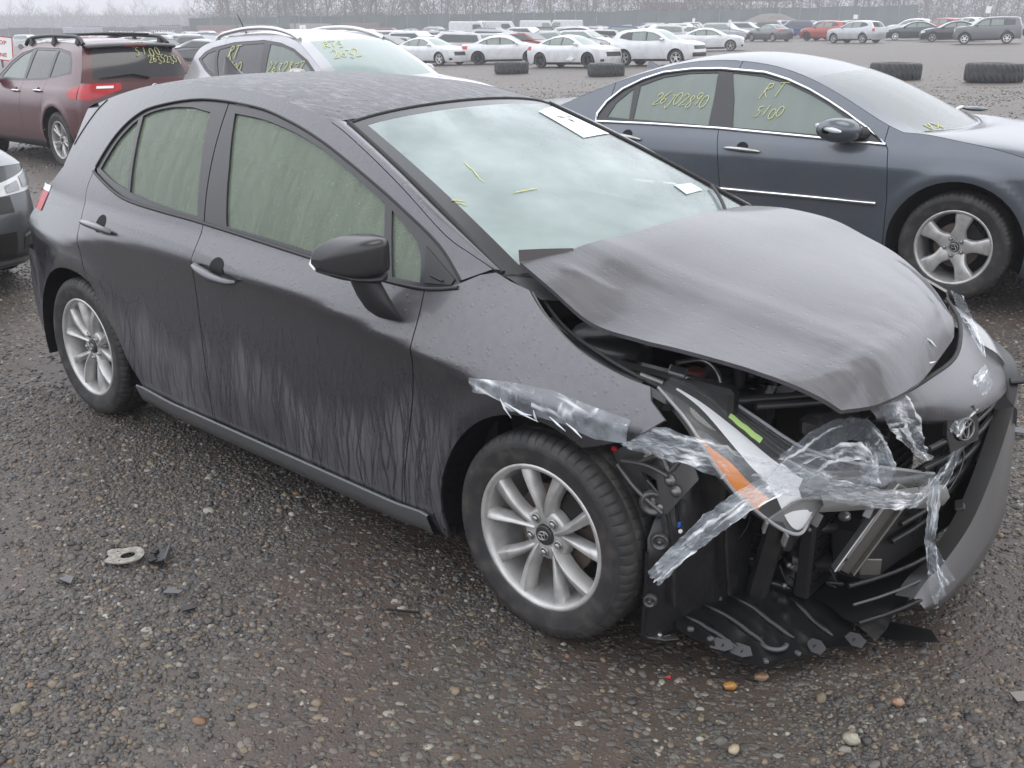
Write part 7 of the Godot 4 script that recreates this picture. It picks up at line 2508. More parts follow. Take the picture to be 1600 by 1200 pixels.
func build_neighbours():
	M.fog_grey = fog_glass(303, lin(0.135, 0.155, 0.152), lin(0.175, 0.195, 0.19), 0.86)
	M.rl_paint = car_paint(lin(0.086, 0.098, 0.117), 0.4, 0.36, 0.20, 2)
	for m in [M.rl_paint]:
		m.normal_enabled = true
		m.normal_texture = M.beads
		m.normal_scale = 0.12
	M.maroon = car_paint(lin(0.060, 0.007, 0.011), 0.1, 0.34, 0.12, 4)
	M.maroon_dark = M.maroon
	M.silver = car_paint(lin(0.36, 0.36, 0.38), 0.4, 0.32, 0.12, 6)
	M.slate = car_paint(lin(0.055, 0.062, 0.070), 0.3, 0.30, 0.3, 7)
	M.slate_trim = car_paint(lin(0.16, 0.17, 0.18), 0.3, 0.3, 0.2, 8)
	var rl := make_car(sedan_rl(), "blue-grey sedan with chrome window trim and thin yellow chalk, beyond the hatchback hood")
	set_car(rl, -0.46, -4.45, -0.078)
	rl.position.y = 0.05
	var W := car_w(sedan_rl())
	var rl_screen: Array = glass_rows.windscreen
	chalk(rl, "26J02890", func(x, y): return on_side(PackedVector2Array([Vector2(-2.22 + x, 1.085 + y)]), W, 1.0, -0.004)[0], 0.080, 0.052, 0.35, 0.0024)
	chalk(rl, "RT", func(x, y): return on_side(PackedVector2Array([Vector2(-1.42 + x, 1.165 + y)]), W, 1.0, -0.004)[0], 0.090, 0.085, 0.35, 0.0026)
	chalk(rl, "5100", func(x, y): return on_side(PackedVector2Array([Vector2(-1.42 + x, 1.045 + y)]), W, 1.0, -0.004)[0], 0.065, 0.050, 0.3, 0.0024)
	chalk(rl, "VX", func(x, y): return on_rows(rl_screen, 0.90 - y * 1.1, 0.70 - x * 1.3, 0.004), 0.12, 0.09, 0.2, 0.003)
	rl_screen_rows = rl_screen
	rl_details(rl, W)
	var mdx := make_car(suv_red(), "dirty maroon SUV seen from behind with black roof rails and red tail lights")
	var ma := 3.185
	set_car(mdx, -12.31 + 2.75 * cos(ma), -4.52 + 2.75 * sin(ma), ma)
	mdx.position.y = -0.33
	suv_red_details(mdx)
	mdx.position += Vector3(0.08, 0, -0.07)
	var sv := make_car(suv_silver(), "silver SUV with roof rails and chalk on its tinted windows, behind the hatchback's roof")
	set_car(sv, -7.10, -5.27, 0.062)
	sv.position.y = -0.05
	var W2 := car_w(suv_silver())
	var sv_screen: Array = glass_rows.windscreen
	chalk(sv, "RT", func(x, y): return on_side(PackedVector2Array([Vector2(-2.56 + x, 1.315 + y)]), W2, 1.0, 0.0)[0], 0.155, 0.12, 0.15, 0.0055)
	chalk(sv, "5100", func(x, y): return on_side(PackedVector2Array([Vector2(-2.56 + x, 1.155 + y)]), W2, 1.0, 0.0)[0], 0.125, 0.095, 0.15, 0.0048)
	chalk(sv, "2632877", func(x, y): return on_side(PackedVector2Array([Vector2(-1.60 + x, 1.165 + y)]), W2, 1.0, 0.0)[0], 0.125, 0.108, 0.2, 0.0048)
	for i in 2: chalk(sv, ["RT5", "2632"][i], func(x, y): return on_rows(sv_screen, 0.30 + 0.22 * i - y * 1.1, 0.72 - x * 1.2, 0.006), 0.14, 0.10, 0.2, 0.005)
	for sg in [1.0, -1.0]:
		var mb := MB.new()
		mb.tube(curve3(V3([-2.98, 1.545, 0.60 * sg, -2.85, 1.610, 0.585 * sg, -2.3, 1.668, 0.575 * sg, -1.75, 1.665, 0.575 * sg, -1.35, 1.605, 0.585 * sg, -1.12, 1.535, 0.605 * sg]), 6), 0.026, 8)
		put(mb, "roof_rail", M.alu, sv)
	var wh := MB.new()
	wh.tube([Vector3(-2.75, 1.60, 0.3), Vector3(-2.95, 1.86, 0.3)], [0.012, 0.004], 6)
	put(wh, "roof_aerial", M.rubber, sv)
	var co := make_car(coupe_dark(), "dark slate coupe nose with clear headlight, parked behind the hatchback's tail at the left edge")
	set_car(co, -5.88, 0.70, 0.04)
	co.position.y = -0.02
var rl_screen_rows := []
func rl_details(rl: Node3D, W: Callable):
	# wing mirror with its lamp strip, badge on the wheel, window sticker, antenna
	var mb := MB.new()
	var rows := []
	for e in [[0.02, 0.30, 0.5], [0.06, 0.75, 0.9], [0.13, 1.0, 1.0], [0.20, 0.95, 0.95], [0.25, 0.7, 0.72], [0.27, 0.25, 0.3]]:
		var row := PackedVector3Array()
		for j in 21:
			var a := TAU * j / 20
			row.append(Vector3(-0.70 - 0.35 * e[0] + cos(a) * 0.115 * e[1], 0.995 + 0.06 * e[0] + sin(a) * 0.078 * e[2], 0.815 + e[0]))
		rows.append(row)
	mb.grid(rows, true, true)
	put(mb, "mirror_shell", M.rl_paint, rl)
	mb = MB.new()
	mb.tube([Vector3(-0.64, 0.975, 0.80), Vector3(-0.68, 0.985, 0.88)], [0.05, 0.035], 10)
	put(mb, "mirror_foot", M.trim, rl)
	mb = MB.new()
	mb.tube(curve3(V3([-0.900, 1.030, 0.985, -0.84, 1.028, 1.045, -0.75, 1.012, 1.078, -0.70, 1.005, 1.075]), 4), [0.008, 0.015, 0.017, 0.018, 0.018, 0.018, 0.018, 0.018, 0.017, 0.016, 0.012, 0.010, 0.006], 8)
	put(mb, "mirror_indicator", M.lamp_clear, rl)
	mb = MB.new()
	rows = []
	for i in 6:
		var row := PackedVector3Array()
		var f := i / 5.0
		for j in 11:
			var a := TAU * j / 10
			row.append(Vector3(-2.62 - 0.06 * f + cos(a) * lerpf(0.09, 0.015, f), 1.235 + 0.055 * f + 0.06, 0.0 + sin(a) * lerpf(0.03, 0.006, f)))
		rows.append(row)
	mb.grid(rows, true, true)
	put(mb, "roof_aerial", M.rl_paint, rl)
	mb = MB.new()
	mb.tube(curve3(V3([-0.42, 1.045, -0.30, -0.44, 1.055, -0.62, -0.46, 1.05, -0.76]), 4), 0.016, 6)
	put(mb, "wiper", M.silver, rl)
	mb = MB.new()
	mb.ball(Vector3(-0.36, 1.045, -0.72), Vector3(0.09, 0.018, 0.045), 10)
	put(mb, "far_mirror", M.rl_paint, rl)
	mb = MB.new()
	rows = []
	for i in 3:
		var row := PackedVector3Array()
		for j in 13:
			var s := lerpf(0.82, -0.35, j / 12.0)
			row.append(on_rows(rl_screen_rows, 0.985, s, 0.006) + Vector3(0.035 * i * (1.0 - 0.6 * j / 12.0), -0.006 * i, 0))
		rows.append(row)
	mb.grid(rows)
	put(mb, "wiper_well", M.void, rl)
	var wheel: Node3D = rl.get_node("wheel")
	var z := 0.235 * 0.455 - 0.018
	var em := MB.new()
	var p := []
	for i in 21:
		var a := TAU * i / 20
		p.append(Vector3(cos(a) * 0.026, sin(a) * 0.024, z))
	em.tube(p, 0.0025, 5, false)
	for s in [1.0, -1.0]: em.tube([Vector3(0.003 * s, 0.020, z), Vector3(0.012 * s, 0.0, z), Vector3(0.016 * s, -0.018, z)], 0.0028, 5)
	em.tube([Vector3(-0.007, -0.002, z), Vector3(0.007, -0.002, z)], 0.002, 5)
	put(em, "wheel_badge", M.steel, wheel)
func suv_red_details(m: Node3D):
	for sg in [1.0, -1.0]:
		var mb := MB.new()
		mb.tube(curve3(V3([-1.25, 1.60, 0.60 * sg, -1.40, 1.685, 0.585 * sg, -2.0, 1.715, 0.575 * sg, -2.6, 1.705, 0.575 * sg, -2.95, 1.685, 0.58 * sg, -3.12, 1.60, 0.60 * sg]), 6), 0.026, 8)
		put(mb, "roof_rail", M.black, m)
		for x in [-1.45, -2.2, -2.95]:
			mb = MB.new()
			mb.tube([Vector3(x, 1.60, 0.585 * sg), Vector3(x, 1.70, 0.578 * sg)], [0.06, 0.03], 6)
			put(mb, "rail_foot", M.black, m)
	for x in [-1.75, -2.65]:
		var mb := MB.new()
		mb.tube(curve3(V3([x, 1.72, -0.58, x, 1.735, 0.0, x, 1.72, 0.58]), 4), 0.018, 8)
		put(mb, "cross_bar", M.black, m)
	# roof spoiler with its stop lamp, wiper, badge and letters
	var rows := []
	for q in [[-3.02, 1.600, 0.62], [-3.20, 1.590, 0.64], [-3.28, 1.560, 0.64], [-3.24, 1.535, 0.63], [-3.10, 1.53, 0.62]]:
		var row := PackedVector3Array()
		for j in 17:
			var s := -1.0 + 2.0 * j / 16.0
			row.append(Vector3(q[0] - 0.10 * (1.0 - s * s), q[1] + 0.02 * (1.0 - s * s), s * q[2]))
		rows.append(row)
	var sp := MB.new()
	sp.grid(rows, true)
	put(sp, "roof_spoiler", M.black, m)
	var st := MB.new()
	st.box(Vector3(-3.355, 1.575, 0.0), Vector3(0.03, 0.022, 0.30), Basis.IDENTITY, 0.005)
	put(st, "stop_lamp", M.red_lens, m)
	var back: Array = glass_rows.rear_window
	var glass := func(z: float, f: float, out: float) -> Vector3:
		return on_rows(back, f, z / 0.70, out * 1.3, -1.0)
	var wp := MB.new()
	wp.tube([glass.call(0.05, 0.93, 0.03), glass.call(-0.15, 0.86, 0.045), glass.call(-0.52, 0.93, 0.03)], [0.022, 0.018, 0.006], 6)
	put(wp, "rear_wiper", M.rubber, m)
	chalk(m, "RT", func(x, y): return glass.call(-0.02 + x, 0.20 - (y - 0.0) / 0.5, 0.012), 0.13, 0.11, 0.15, 0.006)
	chalk(m, "5100", func(x, y): return glass.call(-0.02 + x, 0.42 - y / 0.5, 0.012), 0.10, 0.10, 0.15, 0.005)
	chalk(m, "26352331", func(x, y): return glass.call(0.12 + x, 0.60 - y / 0.5, 0.012), 0.09, 0.062, 0.15, 0.0045)
	var em := MB.new()
	var p := []
	for i in 21:
		var a := TAU * i / 20
		p.append(Vector3(-3.775, 1.035 + sin(a) * 0.052, cos(a) * 0.056))
	em.tube(p, 0.008, 6, false)
	for s in [1.0, -1.0]: em.tube([Vector3(-3.78, 1.075, 0.008 * s), Vector3(-3.785, 1.03, 0.026 * s), Vector3(-3.78, 0.995, 0.034 * s)], 0.008, 5)
	em.tube([Vector3(-3.785, 1.03, -0.014), Vector3(-3.785, 1.03, 0.014)], 0.005, 5)
	put(em, "badge", M.chrome, m)
	var tm := TextMesh.new()
	tm.text = "ACURA"
	tm.font_size = 32
	tm.pixel_size = 0.0019
	tm.depth = 0.012
	var t := MeshInstance3D.new()
	t.mesh = tm
	t.material_override = M.chrome
	m.add_child(t)
	t.name = "lettering"
	t.position = Vector3(-3.765, 0.835, -0.40)
	t.rotation = Vector3(0, -PI / 2.0 - 0.16, 0)

# ---------------------------------------------------------------- cars across the lot
func white_paint(sd: int) -> StandardMaterial3D:
	var k := "white%d" % (sd % 3)
	if not M.has(k): M[k] = car_paint(lin(0.60, 0.61, 0.62), 0.0, 0.28, 0.12, sd)
	return M[k]
func build_far_cars():
	glass_materials()
	M.fog_mid = fog_glass(304, lin(0.16, 0.20, 0.18), lin(0.24, 0.28, 0.25), 0.92)
	M.dark_rim = mat(lin(0.03, 0.03, 0.032), 0.4, 0.4)
	var row := "cars in the row across the gravel"
	var far_row := "cars in the far right row"
	var W1 := white_paint(20)
	M.white_rim = mat(lin(0.78, 0.78, 0.77), 0.4)
	M.bright_rim = mat(lin(0.62, 0.62, 0.61), 0.35, 0.5)
	var list := [
		["sedan", W1, -39.06, -38.15, -0.053, "white sedan with bright wheels, behind the silver SUV's windscreen", row, M.bright_rim, "twin"],
		["sedan", white_paint(21), -35.8, -41.15, -0.60, "white sedan with dark wheels and crumpled nose, second in its row", row, M.dark_rim, "twin"],
		["sedan", white_paint(22), -28.17, -37.03, -0.025, "white sedan with black wheels and a dented front door", row, M.dark_rim, "twin"],
		["suv", white_paint(23), -24.98, -39.34, -0.115, "white SUV behind the blue-grey sedan's roof, at the end of its row", row, M.bright_rim, "twin"],
		["sedan", white_paint(24), -34.4, -60.0, -0.45, "white sedan whose long hood shows past the white SUV's nose", row, null, "twin"],
		["sedan", white_paint(25), -62.0, -39.2, -0.454, "white sedan between the maroon SUV and the silver SUV", row, null, "twin"],
		["suv", car_paint(lin(0.02, 0.021, 0.023), 0.3, 0.3, 0.2, 26), -47.0, -62.5, -0.55, "black SUV behind the dented white sedan", row, null, "twin"],
		["suv", white_paint(27), -61.1, -103.9, 2.62, "white SUV with dark damaged nose, first in the far right row", far_row, null, "twin"],
		["sedan", car_paint(lin(0.10, 0.10, 0.105), 0.4, 0.3, 0.2, 28), -46.3, -85.6, 3.50, "grey sedan with red tail lamps turned to the photographer, in the far right row", far_row, null, "twin"],
		["suv", car_paint(lin(0.018, 0.02, 0.026), 0.3, 0.3, 0.2, 29), -48.7, -99.8, 2.5, "black SUV between the grey sedan and the orange-red SUV", far_row, null, "twin"],
		["suv", car_paint(lin(0.33, 0.040, 0.022), 0.2, 0.28, 0.2, 30), -41.5, -86.4, 3.24, "orange-red SUV in the far right row", far_row, M.dark_rim, "twin"],
		["suv", car_paint(lin(0.018, 0.018, 0.02), 0.2, 0.3, 0.2, 31), -40.9, -89.2, 2.0, "black crossover with torn nose between the orange-red and the pale silver SUV", far_row, null, "twin"],
		["suv", car_paint(lin(0.42, 0.44, 0.46), 0.3, 0.28, 0.12, 32), -34.57, -77.1, 3.389, "pale silver SUV, middle of the far right row", far_row, null, "twin"],
		["suv", white_paint(33), -40.4, -102.3, 3.0, "white SUV behind the dark green sedan's roof", far_row, null, "twin"],
		["sedan", car_paint(lin(0.012, 0.024, 0.026), 0.3, 0.28, 0.2, 34), -33.45, -85.1, 2.775, "dark green sedan with white wheel rims", far_row, M.white_rim, "disc"],
		["suv", car_paint(lin(0.30, 0.02, 0.022), 0.2, 0.28, 0.2, 35), -36.5, -100.1, 3.3, "red SUV behind the dark green sedan's trunk", far_row, null, "twin"],
		["suv", white_paint(36), -38.0, -112.0, 3.5, "white crossover behind the red SUV, small", far_row, null, "twin"],
		["sedan", car_paint(lin(0.012, 0.013, 0.016), 0.3, 0.25, 0.2, 37), -28.2, -79.0, 2.75, "black sedan nose ahead of the grey boxy SUV", far_row, null, "twin"],
		["boxy", car_paint(lin(0.105, 0.108, 0.118), 0.2, 0.32, 0.2, 38), -23.17, -71.25, 2.832, "grey boxy SUV with bright wheels at the right end of the far row", far_row, M.white_rim, "twin"],
		["suv", car_paint(lin(0.016, 0.017, 0.02), 0.3, 0.3, 0.2, 39), -22.3, -84.5, 3.4, "black SUV behind the grey boxy SUV, cut by the right edge", far_row, null, "twin"],
		["sedan", white_paint(40), -20.4, -82.0, 2.9, "white sedan nose at the right edge beside the grey boxy SUV", far_row, null, "twin"],
		["sedan", car_paint(lin(0.05, 0.055, 0.075), 0.3, 0.28, 0.2, 41), -45.0, -52.0, -0.5, "slate blue sedan between the two leading white sedans' roofs", row, null, "twin"],
		["suv", car_paint(lin(0.05, 0.05, 0.055), 0.3, 0.28, 0.2, 42), -50.0, -52.0, -0.35, "dark grey SUV behind the white sedan with bright wheels", row, null, "twin"],
		["sedan", car_paint(lin(0.06, 0.016, 0.02), 0.3, 0.28, 0.2, 43), -55.5, -52.0, -0.35, "dark red sedan behind the white sedan with bright wheels", row, null, "twin"]]
	for q in list:
		var s := plain(q[0], q[1], true, q[7], q[8], 0.11)
		if q[7] == M.dark_rim: s.spin = 0.5
		var c := make_car(s, q[5], q[6])
		set_car(c, q[2], q[3], q[4])
		if q[5].contains("dented"): dent(c)
	crowd()
func dent(c: Node3D):
	var mb := MB.new()
	mb.plate(V2([-1.25, 0.33, -0.95, 0.30, -0.72, 0.42, -0.85, 0.50, -0.80, 0.60, -1.05, 0.48]), Vector3(0, 0, 0.915), Vector3.RIGHT, Vector3(0, 1, 0.02).normalized(), 0.02)
	put(mb, "torn_door_skin", M.white_plastic, c)
	mb = MB.new()
	mb.plate(V2([-1.22, 0.34, -1.0, 0.33, -0.9, 0.40, -1.1, 0.40]), Vector3(0, 0, 0.922), Vector3.RIGHT, Vector3.UP, 0.01)
	put(mb, "torn_gap", M.black, c)
# the packed rows beyond: one simple car of each kind, then copies
func crowd_mesh(kind: int) -> ArrayMesh:
	var prof: Array = [[-2.3, 0.35, -2.3, 0.95, -2.1, 1.02, -1.6, 1.06, -1.05, 1.38, 0.1, 1.44, 0.9, 1.02, 1.9, 0.88, 2.25, 0.72, 2.3, 0.35], [-2.2, 0.4, -2.25, 1.05, -2.05, 1.55, -1.6, 1.66, 0.2, 1.66, 0.95, 1.15, 1.9, 1.0, 2.2, 0.85, 2.25, 0.4], [-2.6, 0.4, -2.65, 2.1, -2.5, 2.3, 1.2, 2.3, 1.7, 1.45, 2.4, 1.2, 2.55, 0.9, 2.55, 0.4], [-2.1, 0.35, -2.15, 1.0, -1.9, 1.4, -1.5, 1.47, 0.1, 1.47, 0.9, 1.02, 1.75, 0.9, 2.05, 0.72, 2.1, 0.35]][kind]
	var belt: float = [0.98, 1.08, 1.35, 1.0][kind]
	var w: float = [0.9, 0.92, 0.98, 0.87][kind]
	var top: float = [1.44, 1.66, 2.3, 1.47][kind]
	var out := ArrayMesh.new()
	var body := MB.new()
	var line := V2(prof)
	var rows := []
	for f in [-1.0, -0.97, -0.75, 0.0, 0.75, 0.97, 1.0]:
		var row := PackedVector3Array()
		for i in line.size() + 1:
			var p := line[i % line.size()]
			var narrow := lerpf(1.0, 0.76 if kind != 2 else 0.92, clampf((p.y - belt) / (top - belt), 0.0, 1.0))
			narrow *= 1.0 - 0.10 * pow(absf(p.x) / 2.4, 4.0)
			var k := 1.0 if absf(f) < 0.99 else 0.94
			row.append(Vector3(p.x * (1.0 if absf(f) < 0.9 else 0.985), p.y * k + (1.0 - k) * 0.7, f * w * narrow))
		rows.append(row)
	body.grid(rows)
	for sg in [1.0, -1.0]:
		var f := []
		for p in Geometry2D.triangulate_polygon(line): f.append(p)
		for i in range(0, f.size(), 3):
			var tr := []
			for j in 3:
				var p: Vector2 = line[f[i + j]]
				var narrow := lerpf(1.0, 0.76 if kind != 2 else 0.92, clampf((p.y - belt) / (top - belt), 0.0, 1.0)) * (1.0 - 0.10 * pow(absf(p.x) / 2.4, 4.0))
				tr.append(Vector3(p.x * 0.985, p.y * 0.94 + 0.042, sg * w * narrow))
			body.flat(tr, Vector3(0, 0, sg))
	add_surface(out, body)
	var gl := MB.new()
	for sg in [1.0, -1.0]:
		var gp: Array = [[-1.45, 1.02, -1.0, 1.32, 0.05, 1.37, 0.7, 1.04], [-1.95, 1.12, -1.85, 1.5, 0.1, 1.55, 0.75, 1.16], [0.3, 1.5, 0.3, 2.0, 1.15, 2.0, 1.5, 1.5], [-1.8, 1.04, -1.6, 1.36, 0.0, 1.40, 0.7, 1.05]][kind]
		var f := []
		for q in V2(gp):
			var narrow := lerpf(1.0, 0.76 if kind != 2 else 0.92, clampf((q.y - belt) / (top - belt), 0.0, 1.0))
			f.append(Vector3(q.x, q.y, sg * (w * narrow + 0.012)))
		gl.flat(f, Vector3(0, 0, sg))
	for e in ([[0.14, 1.42, 0.86, 1.05, 1.0], [-1.1, 1.36, -1.55, 1.09, -1.0]] if kind != 2 else [[1.23, 2.24, 1.66, 1.5, 1.0]]):
		var n0 := lerpf(1.0, 0.76, clampf((e[1] - belt) / (top - belt), 0, 1)) * w * 0.9
		var n1 := w * 0.9
		var o := Vector3(0.02 * e[4], 0.02, 0)
		gl.flat([Vector3(e[0], e[1], -n0) + o, Vector3(e[0], e[1], n0) + o, Vector3(e[2], e[3], n1) + o, Vector3(e[2], e[3], -n1) + o], Vector3(e[4], 0.6, 0))
	add_surface(out, gl)
	var wh := MB.new()
	for x in [-1.35, 1.38]:
		for sg in [1.0, -1.0]: wh.lathe([Vector2(0.01, 0.11), Vector2(0.2, 0.11), Vector2(0.31, 0.10), Vector2(0.33, 0.05), Vector2(0.33, -0.12)], Vector3(x, 0.33, sg * (w - 0.09)), Vector3(0, 0, sg), Vector3.RIGHT, 12)
	add_surface(out, wh)
	return out
func add_surface(out: ArrayMesh, mb: MB):
	var a := []
	a.resize(Mesh.ARRAY_MAX)
	a[Mesh.ARRAY_VERTEX] = mb.v; a[Mesh.ARRAY_NORMAL] = mb.n; a[Mesh.ARRAY_TEX_UV] = mb.t; a[Mesh.ARRAY_INDEX] = mb.k
	out.add_surface_from_arrays(Mesh.PRIMITIVE_TRIANGLES, a)
func crowd():
	var paints := {white = white_paint(50), silver = car_paint(lin(0.42, 0.43, 0.45), 0.3, 0.3, 0.1, 51), grey = car_paint(lin(0.13, 0.135, 0.14), 0.3, 0.3, 0.1, 52), black = car_paint(lin(0.016, 0.017, 0.02), 0.2, 0.3, 0.2, 53), red = car_paint(lin(0.22, 0.02, 0.022), 0.2, 0.3, 0.2, 54), blue = car_paint(lin(0.03, 0.055, 0.14), 0.2, 0.3, 0.2, 55)}
	var kinds := ["sedan", "suv", "van", "hatchback"]
	var meshes := []
	for i in 4: meshes.append(crowd_mesh(i))
	var r := RandomNumberGenerator.new()
	r.seed = 77
	var f := Vector2(-0.661, -0.750)        # into the lot
	var s := Vector2(0.750, -0.661)         # to the right across it
	var spots := []
	for q in [[64.0, -17.0, -4.0, 3.0], [70.0, -24.0, 0.0, 2.8], [76.0, -28.0, 3.0, 2.8], [83.0, -34.0, 5.0, 2.8], [91.0, -40.0, 10.0, 2.9], [100.0, -44.0, 18.0, 3.0], [110.0, -50.0, 26.0, 3.2], [121.0, -56.0, 30.0, 3.3], [134.0, -64.0, 34.0, 3.7], [150.0, -72.0, 36.0, 4.2], [168.0, -80.0, 26.0, 4.6], [186.0, -88.0, 6.0, 5.4]]:
		var x: float = q[1]
		while x < q[2]:
			x += q[3] * r.randf_range(0.75, 1.3)
			spots.append([q[0] + r.randf_range(-2.0, 2.0), x])
	for q in [[120.0, -4.5, 2], [123.0, -1.5, 2], [138.0, 3.5, 2], [141.0, 6.5, 2]]: spots.append(q)
	var first := {}
	for q in spots:
		var p: Vector2 = Vector2(EYE.x, EYE.z) + f * q[0] + s * q[1]
		var u := r.randf()
		var tone: String = "white" if u < 0.46 else ("silver" if u < 0.68 else ("grey" if u < 0.79 else ("black" if u < 0.88 else ("red" if u < 0.94 else "blue"))))
		var k := 0 if r.randf() < 0.42 else (1 if r.randf() < 0.62 else 3)
		if q.size() > 2:
			k = 2
			tone = "white"
		var c: Node3D
		if first.has(k):
			c = first[k].duplicate()
			c.name = numbered("distant_" + kinds[k])
			add_child(c)
		else:
			c = MeshInstance3D.new()
			c.mesh = meshes[k]
			c.name = numbered("distant_" + kinds[k])
			add_child(c)
			first[k] = c
		c.set_surface_override_material(0, paints[tone])
		c.set_surface_override_material(1, M.dark_glass if r.randf() < 0.5 else M.fog_mid)
		c.set_surface_override_material(2, M.tyre)
		tag(c, "small %s %s among the packed rows far across the lot" % [tone, kinds[k]], "car" if k != 2 else "van", "%s %ss packed far across the lot" % [tone, kinds[k]])
		var a: float = (-0.35 if r.randf() < 0.6 else 2.4) + r.randf_range(-0.25, 0.25)
		var y := gy(p.x, p.y)
		c.position = Vector3(p.x, y, p.y)
		c.rotation.y = -a
# ---------------------------------------------------------------- tyres, signs, fence, mound, trees
func build_background():
	var ty := MB.new()
	var rows := []
	var n := 30
	for q in [[0.40, -0.20, 0], [0.42, -0.235, 0], [0.55, -0.255, 0], [0.66, -0.25, 0], [0.70, -0.235, 1], [0.745, -0.20, 1], [0.755, -0.10, 1], [0.755, 0.0, 1], [0.755, 0.10, 1], [0.745, 0.20, 1], [0.70, 0.235, 1], [0.66, 0.25, 0], [0.55, 0.255, 0], [0.42, 0.235, 0], [0.40, 0.20, 0]]:
		var row := PackedVector3Array()
		for j in n * 4 + 1:
			var seg := j % 4
			var a: float = TAU * (j / 4 + [0.0, 0.06, 0.42, 0.48][seg]) / n
			a += 0.10 * (1.0 if q[1] > 0 else -1.0) * absf(q[1]) / 0.2
			var r: float = q[0] - (0.035 if q[2] == 1 and (seg == 1 or seg == 2) and absf(q[1]) > 0.04 else 0.0)
			row.append(Vector3(cos(a) * r, q[1] + 0.255, sin(a) * r))
		rows.append(row)
	ty.grid(rows, true, true)
	var tm := ty.mesh()
	var first: MeshInstance3D = null
	for q in [[-28.6, -31.37, 0.98, "lying loader tyre left of the white sedans' row, leftmost of the four"], [-22.94, -30.53, 0.96, "lying loader tyre in front of the dented white sedan"], [-11.01, -29.22, 1.01, "lying loader tyre half behind the blue-grey sedan's windscreen"], [-7.83, -28.24, 1.03, "lying loader tyre on open gravel at the right, rightmost of the four"]]:
		var o: MeshInstance3D
		if first:
			o = first.duplicate()
			o.name = numbered("loader_tyre")
			add_child(o)
		else:
			o = put(tm, "loader_tyre", M.big_tyre)
			first = o
		tag(o, q[3], "tyre", "loader tyres laid on the gravel")
		o.position = Vector3(q[0], gy(q[0], q[1]) - 0.015, q[1])
		o.rotation.y = q[0] * 1.7
		o.scale = Vector3(q[2], q[2], q[2])
	signs()
	fence()
	mound()
	trees()
	poles()
func sign_board(called: String, label: String, at: Vector3, yaw: float, w: float, h: float, lines: Array, col: Material, roll := 0.0):
	var t := thing(called, label, "sign", at, yaw, "signs standing among the cars")
	var y0 := gy(at.x, at.z) - at.y
	var mb := MB.new()
	mb.tube([Vector3(0, y0, -0.02), Vector3(0, h * 0.4, -0.02)], 0.025, 6)
	put(mb, "post", M.steel_dark, t)
	mb = MB.new()
	mb.box(Vector3.ZERO, Vector3(w, h, 0.02), Basis(Vector3.BACK, roll), 0.004)
	put(mb, "board", M.paper, t)
	if lines.size() > 1:
		for e in [[0, h * 0.5 - 0.012, w, 0.024], [0, -h * 0.5 + 0.012, w, 0.024], [w * 0.5 - 0.012, 0, 0.024, h - 0.05], [-w * 0.5 + 0.012, 0, 0.024, h - 0.05]]:
			mb = MB.new()
			mb.box(Basis(Vector3.BACK, roll) * Vector3(e[0], e[1], 0.012), Vector3(e[2], e[3], 0.006), Basis(Vector3.BACK, roll))
			put(mb, "border", M.sign_red, t)
	for i in lines.size():
		var tm := TextMesh.new()
		tm.text = lines[i]
		tm.font_size = 64
		tm.pixel_size = h / lines.size() * 0.46 / 64.0
		tm.depth = 0.006
		var o := MeshInstance3D.new()
		o.mesh = tm
		o.material_override = col
		t.add_child(o)
		o.name = free_name("lettering", t)
		o.basis = Basis(Vector3.BACK, roll)
		o.position = Basis(Vector3.BACK, roll) * Vector3(0, h * (0.5 - (i + 0.5) / lines.size()), 0.014)
func facing(x: float, z: float) -> float: return atan2(EYE.x - x, EYE.z - z)
func spot(u: float, v: float, d: float) -> Vector3:      # metres right, up and ahead of the place the photographer stood
	return EYE + Vector3(0.750, 0, -0.661) * u + Vector3.UP * v + Vector3(-0.661, 0, -0.750) * d
func signs():
	M.sign_red = mat(lin(0.42, 0.03, 0.03), 0.5)
	sign_board("lot_sign", "white sign with red border and red lettering behind the maroon SUV at the left edge", Vector3(-24.35, 0.95, -8.13), facing(-24.5, -8.0) - 0.45, 0.64, 0.56, ["DROP", "ZONE"], M.sign_red, -0.10)
	sign_board("row_sign", "small white sign with a letter E above the silver SUV's roof", Vector3(-49.6, 0.92, -36.5), facing(-49.6, -36.5), 0.36, 0.46, ["E"], M.sign_red, 0.08)
	for q in [[-52.3, -83.9, 1.35, 0.24, 0.42, "small blank white row marker left of the grey sedan"], [-47.0, -81.4, 1.25, 0.26, 0.40, "small blank white row marker above the white SUV with damaged nose"], [-43.2, -99.0, 1.75, 0.42, 0.40, "small blank white row marker above the pale silver SUV"], [-28.3, -91.3, 2.35, 0.40, 0.55, "tilted blank white row marker above the grey boxy SUV"], [-62.0, -26.5, -0.15, 0.5, 0.7, "blank white row marker between the maroon SUV and the silver SUV"]]:
		sign_board("row_marker", q[5], Vector3(q[0], q[2], q[1]), facing(q[0], q[1]), q[3], q[4], [], M.paper, -0.06)
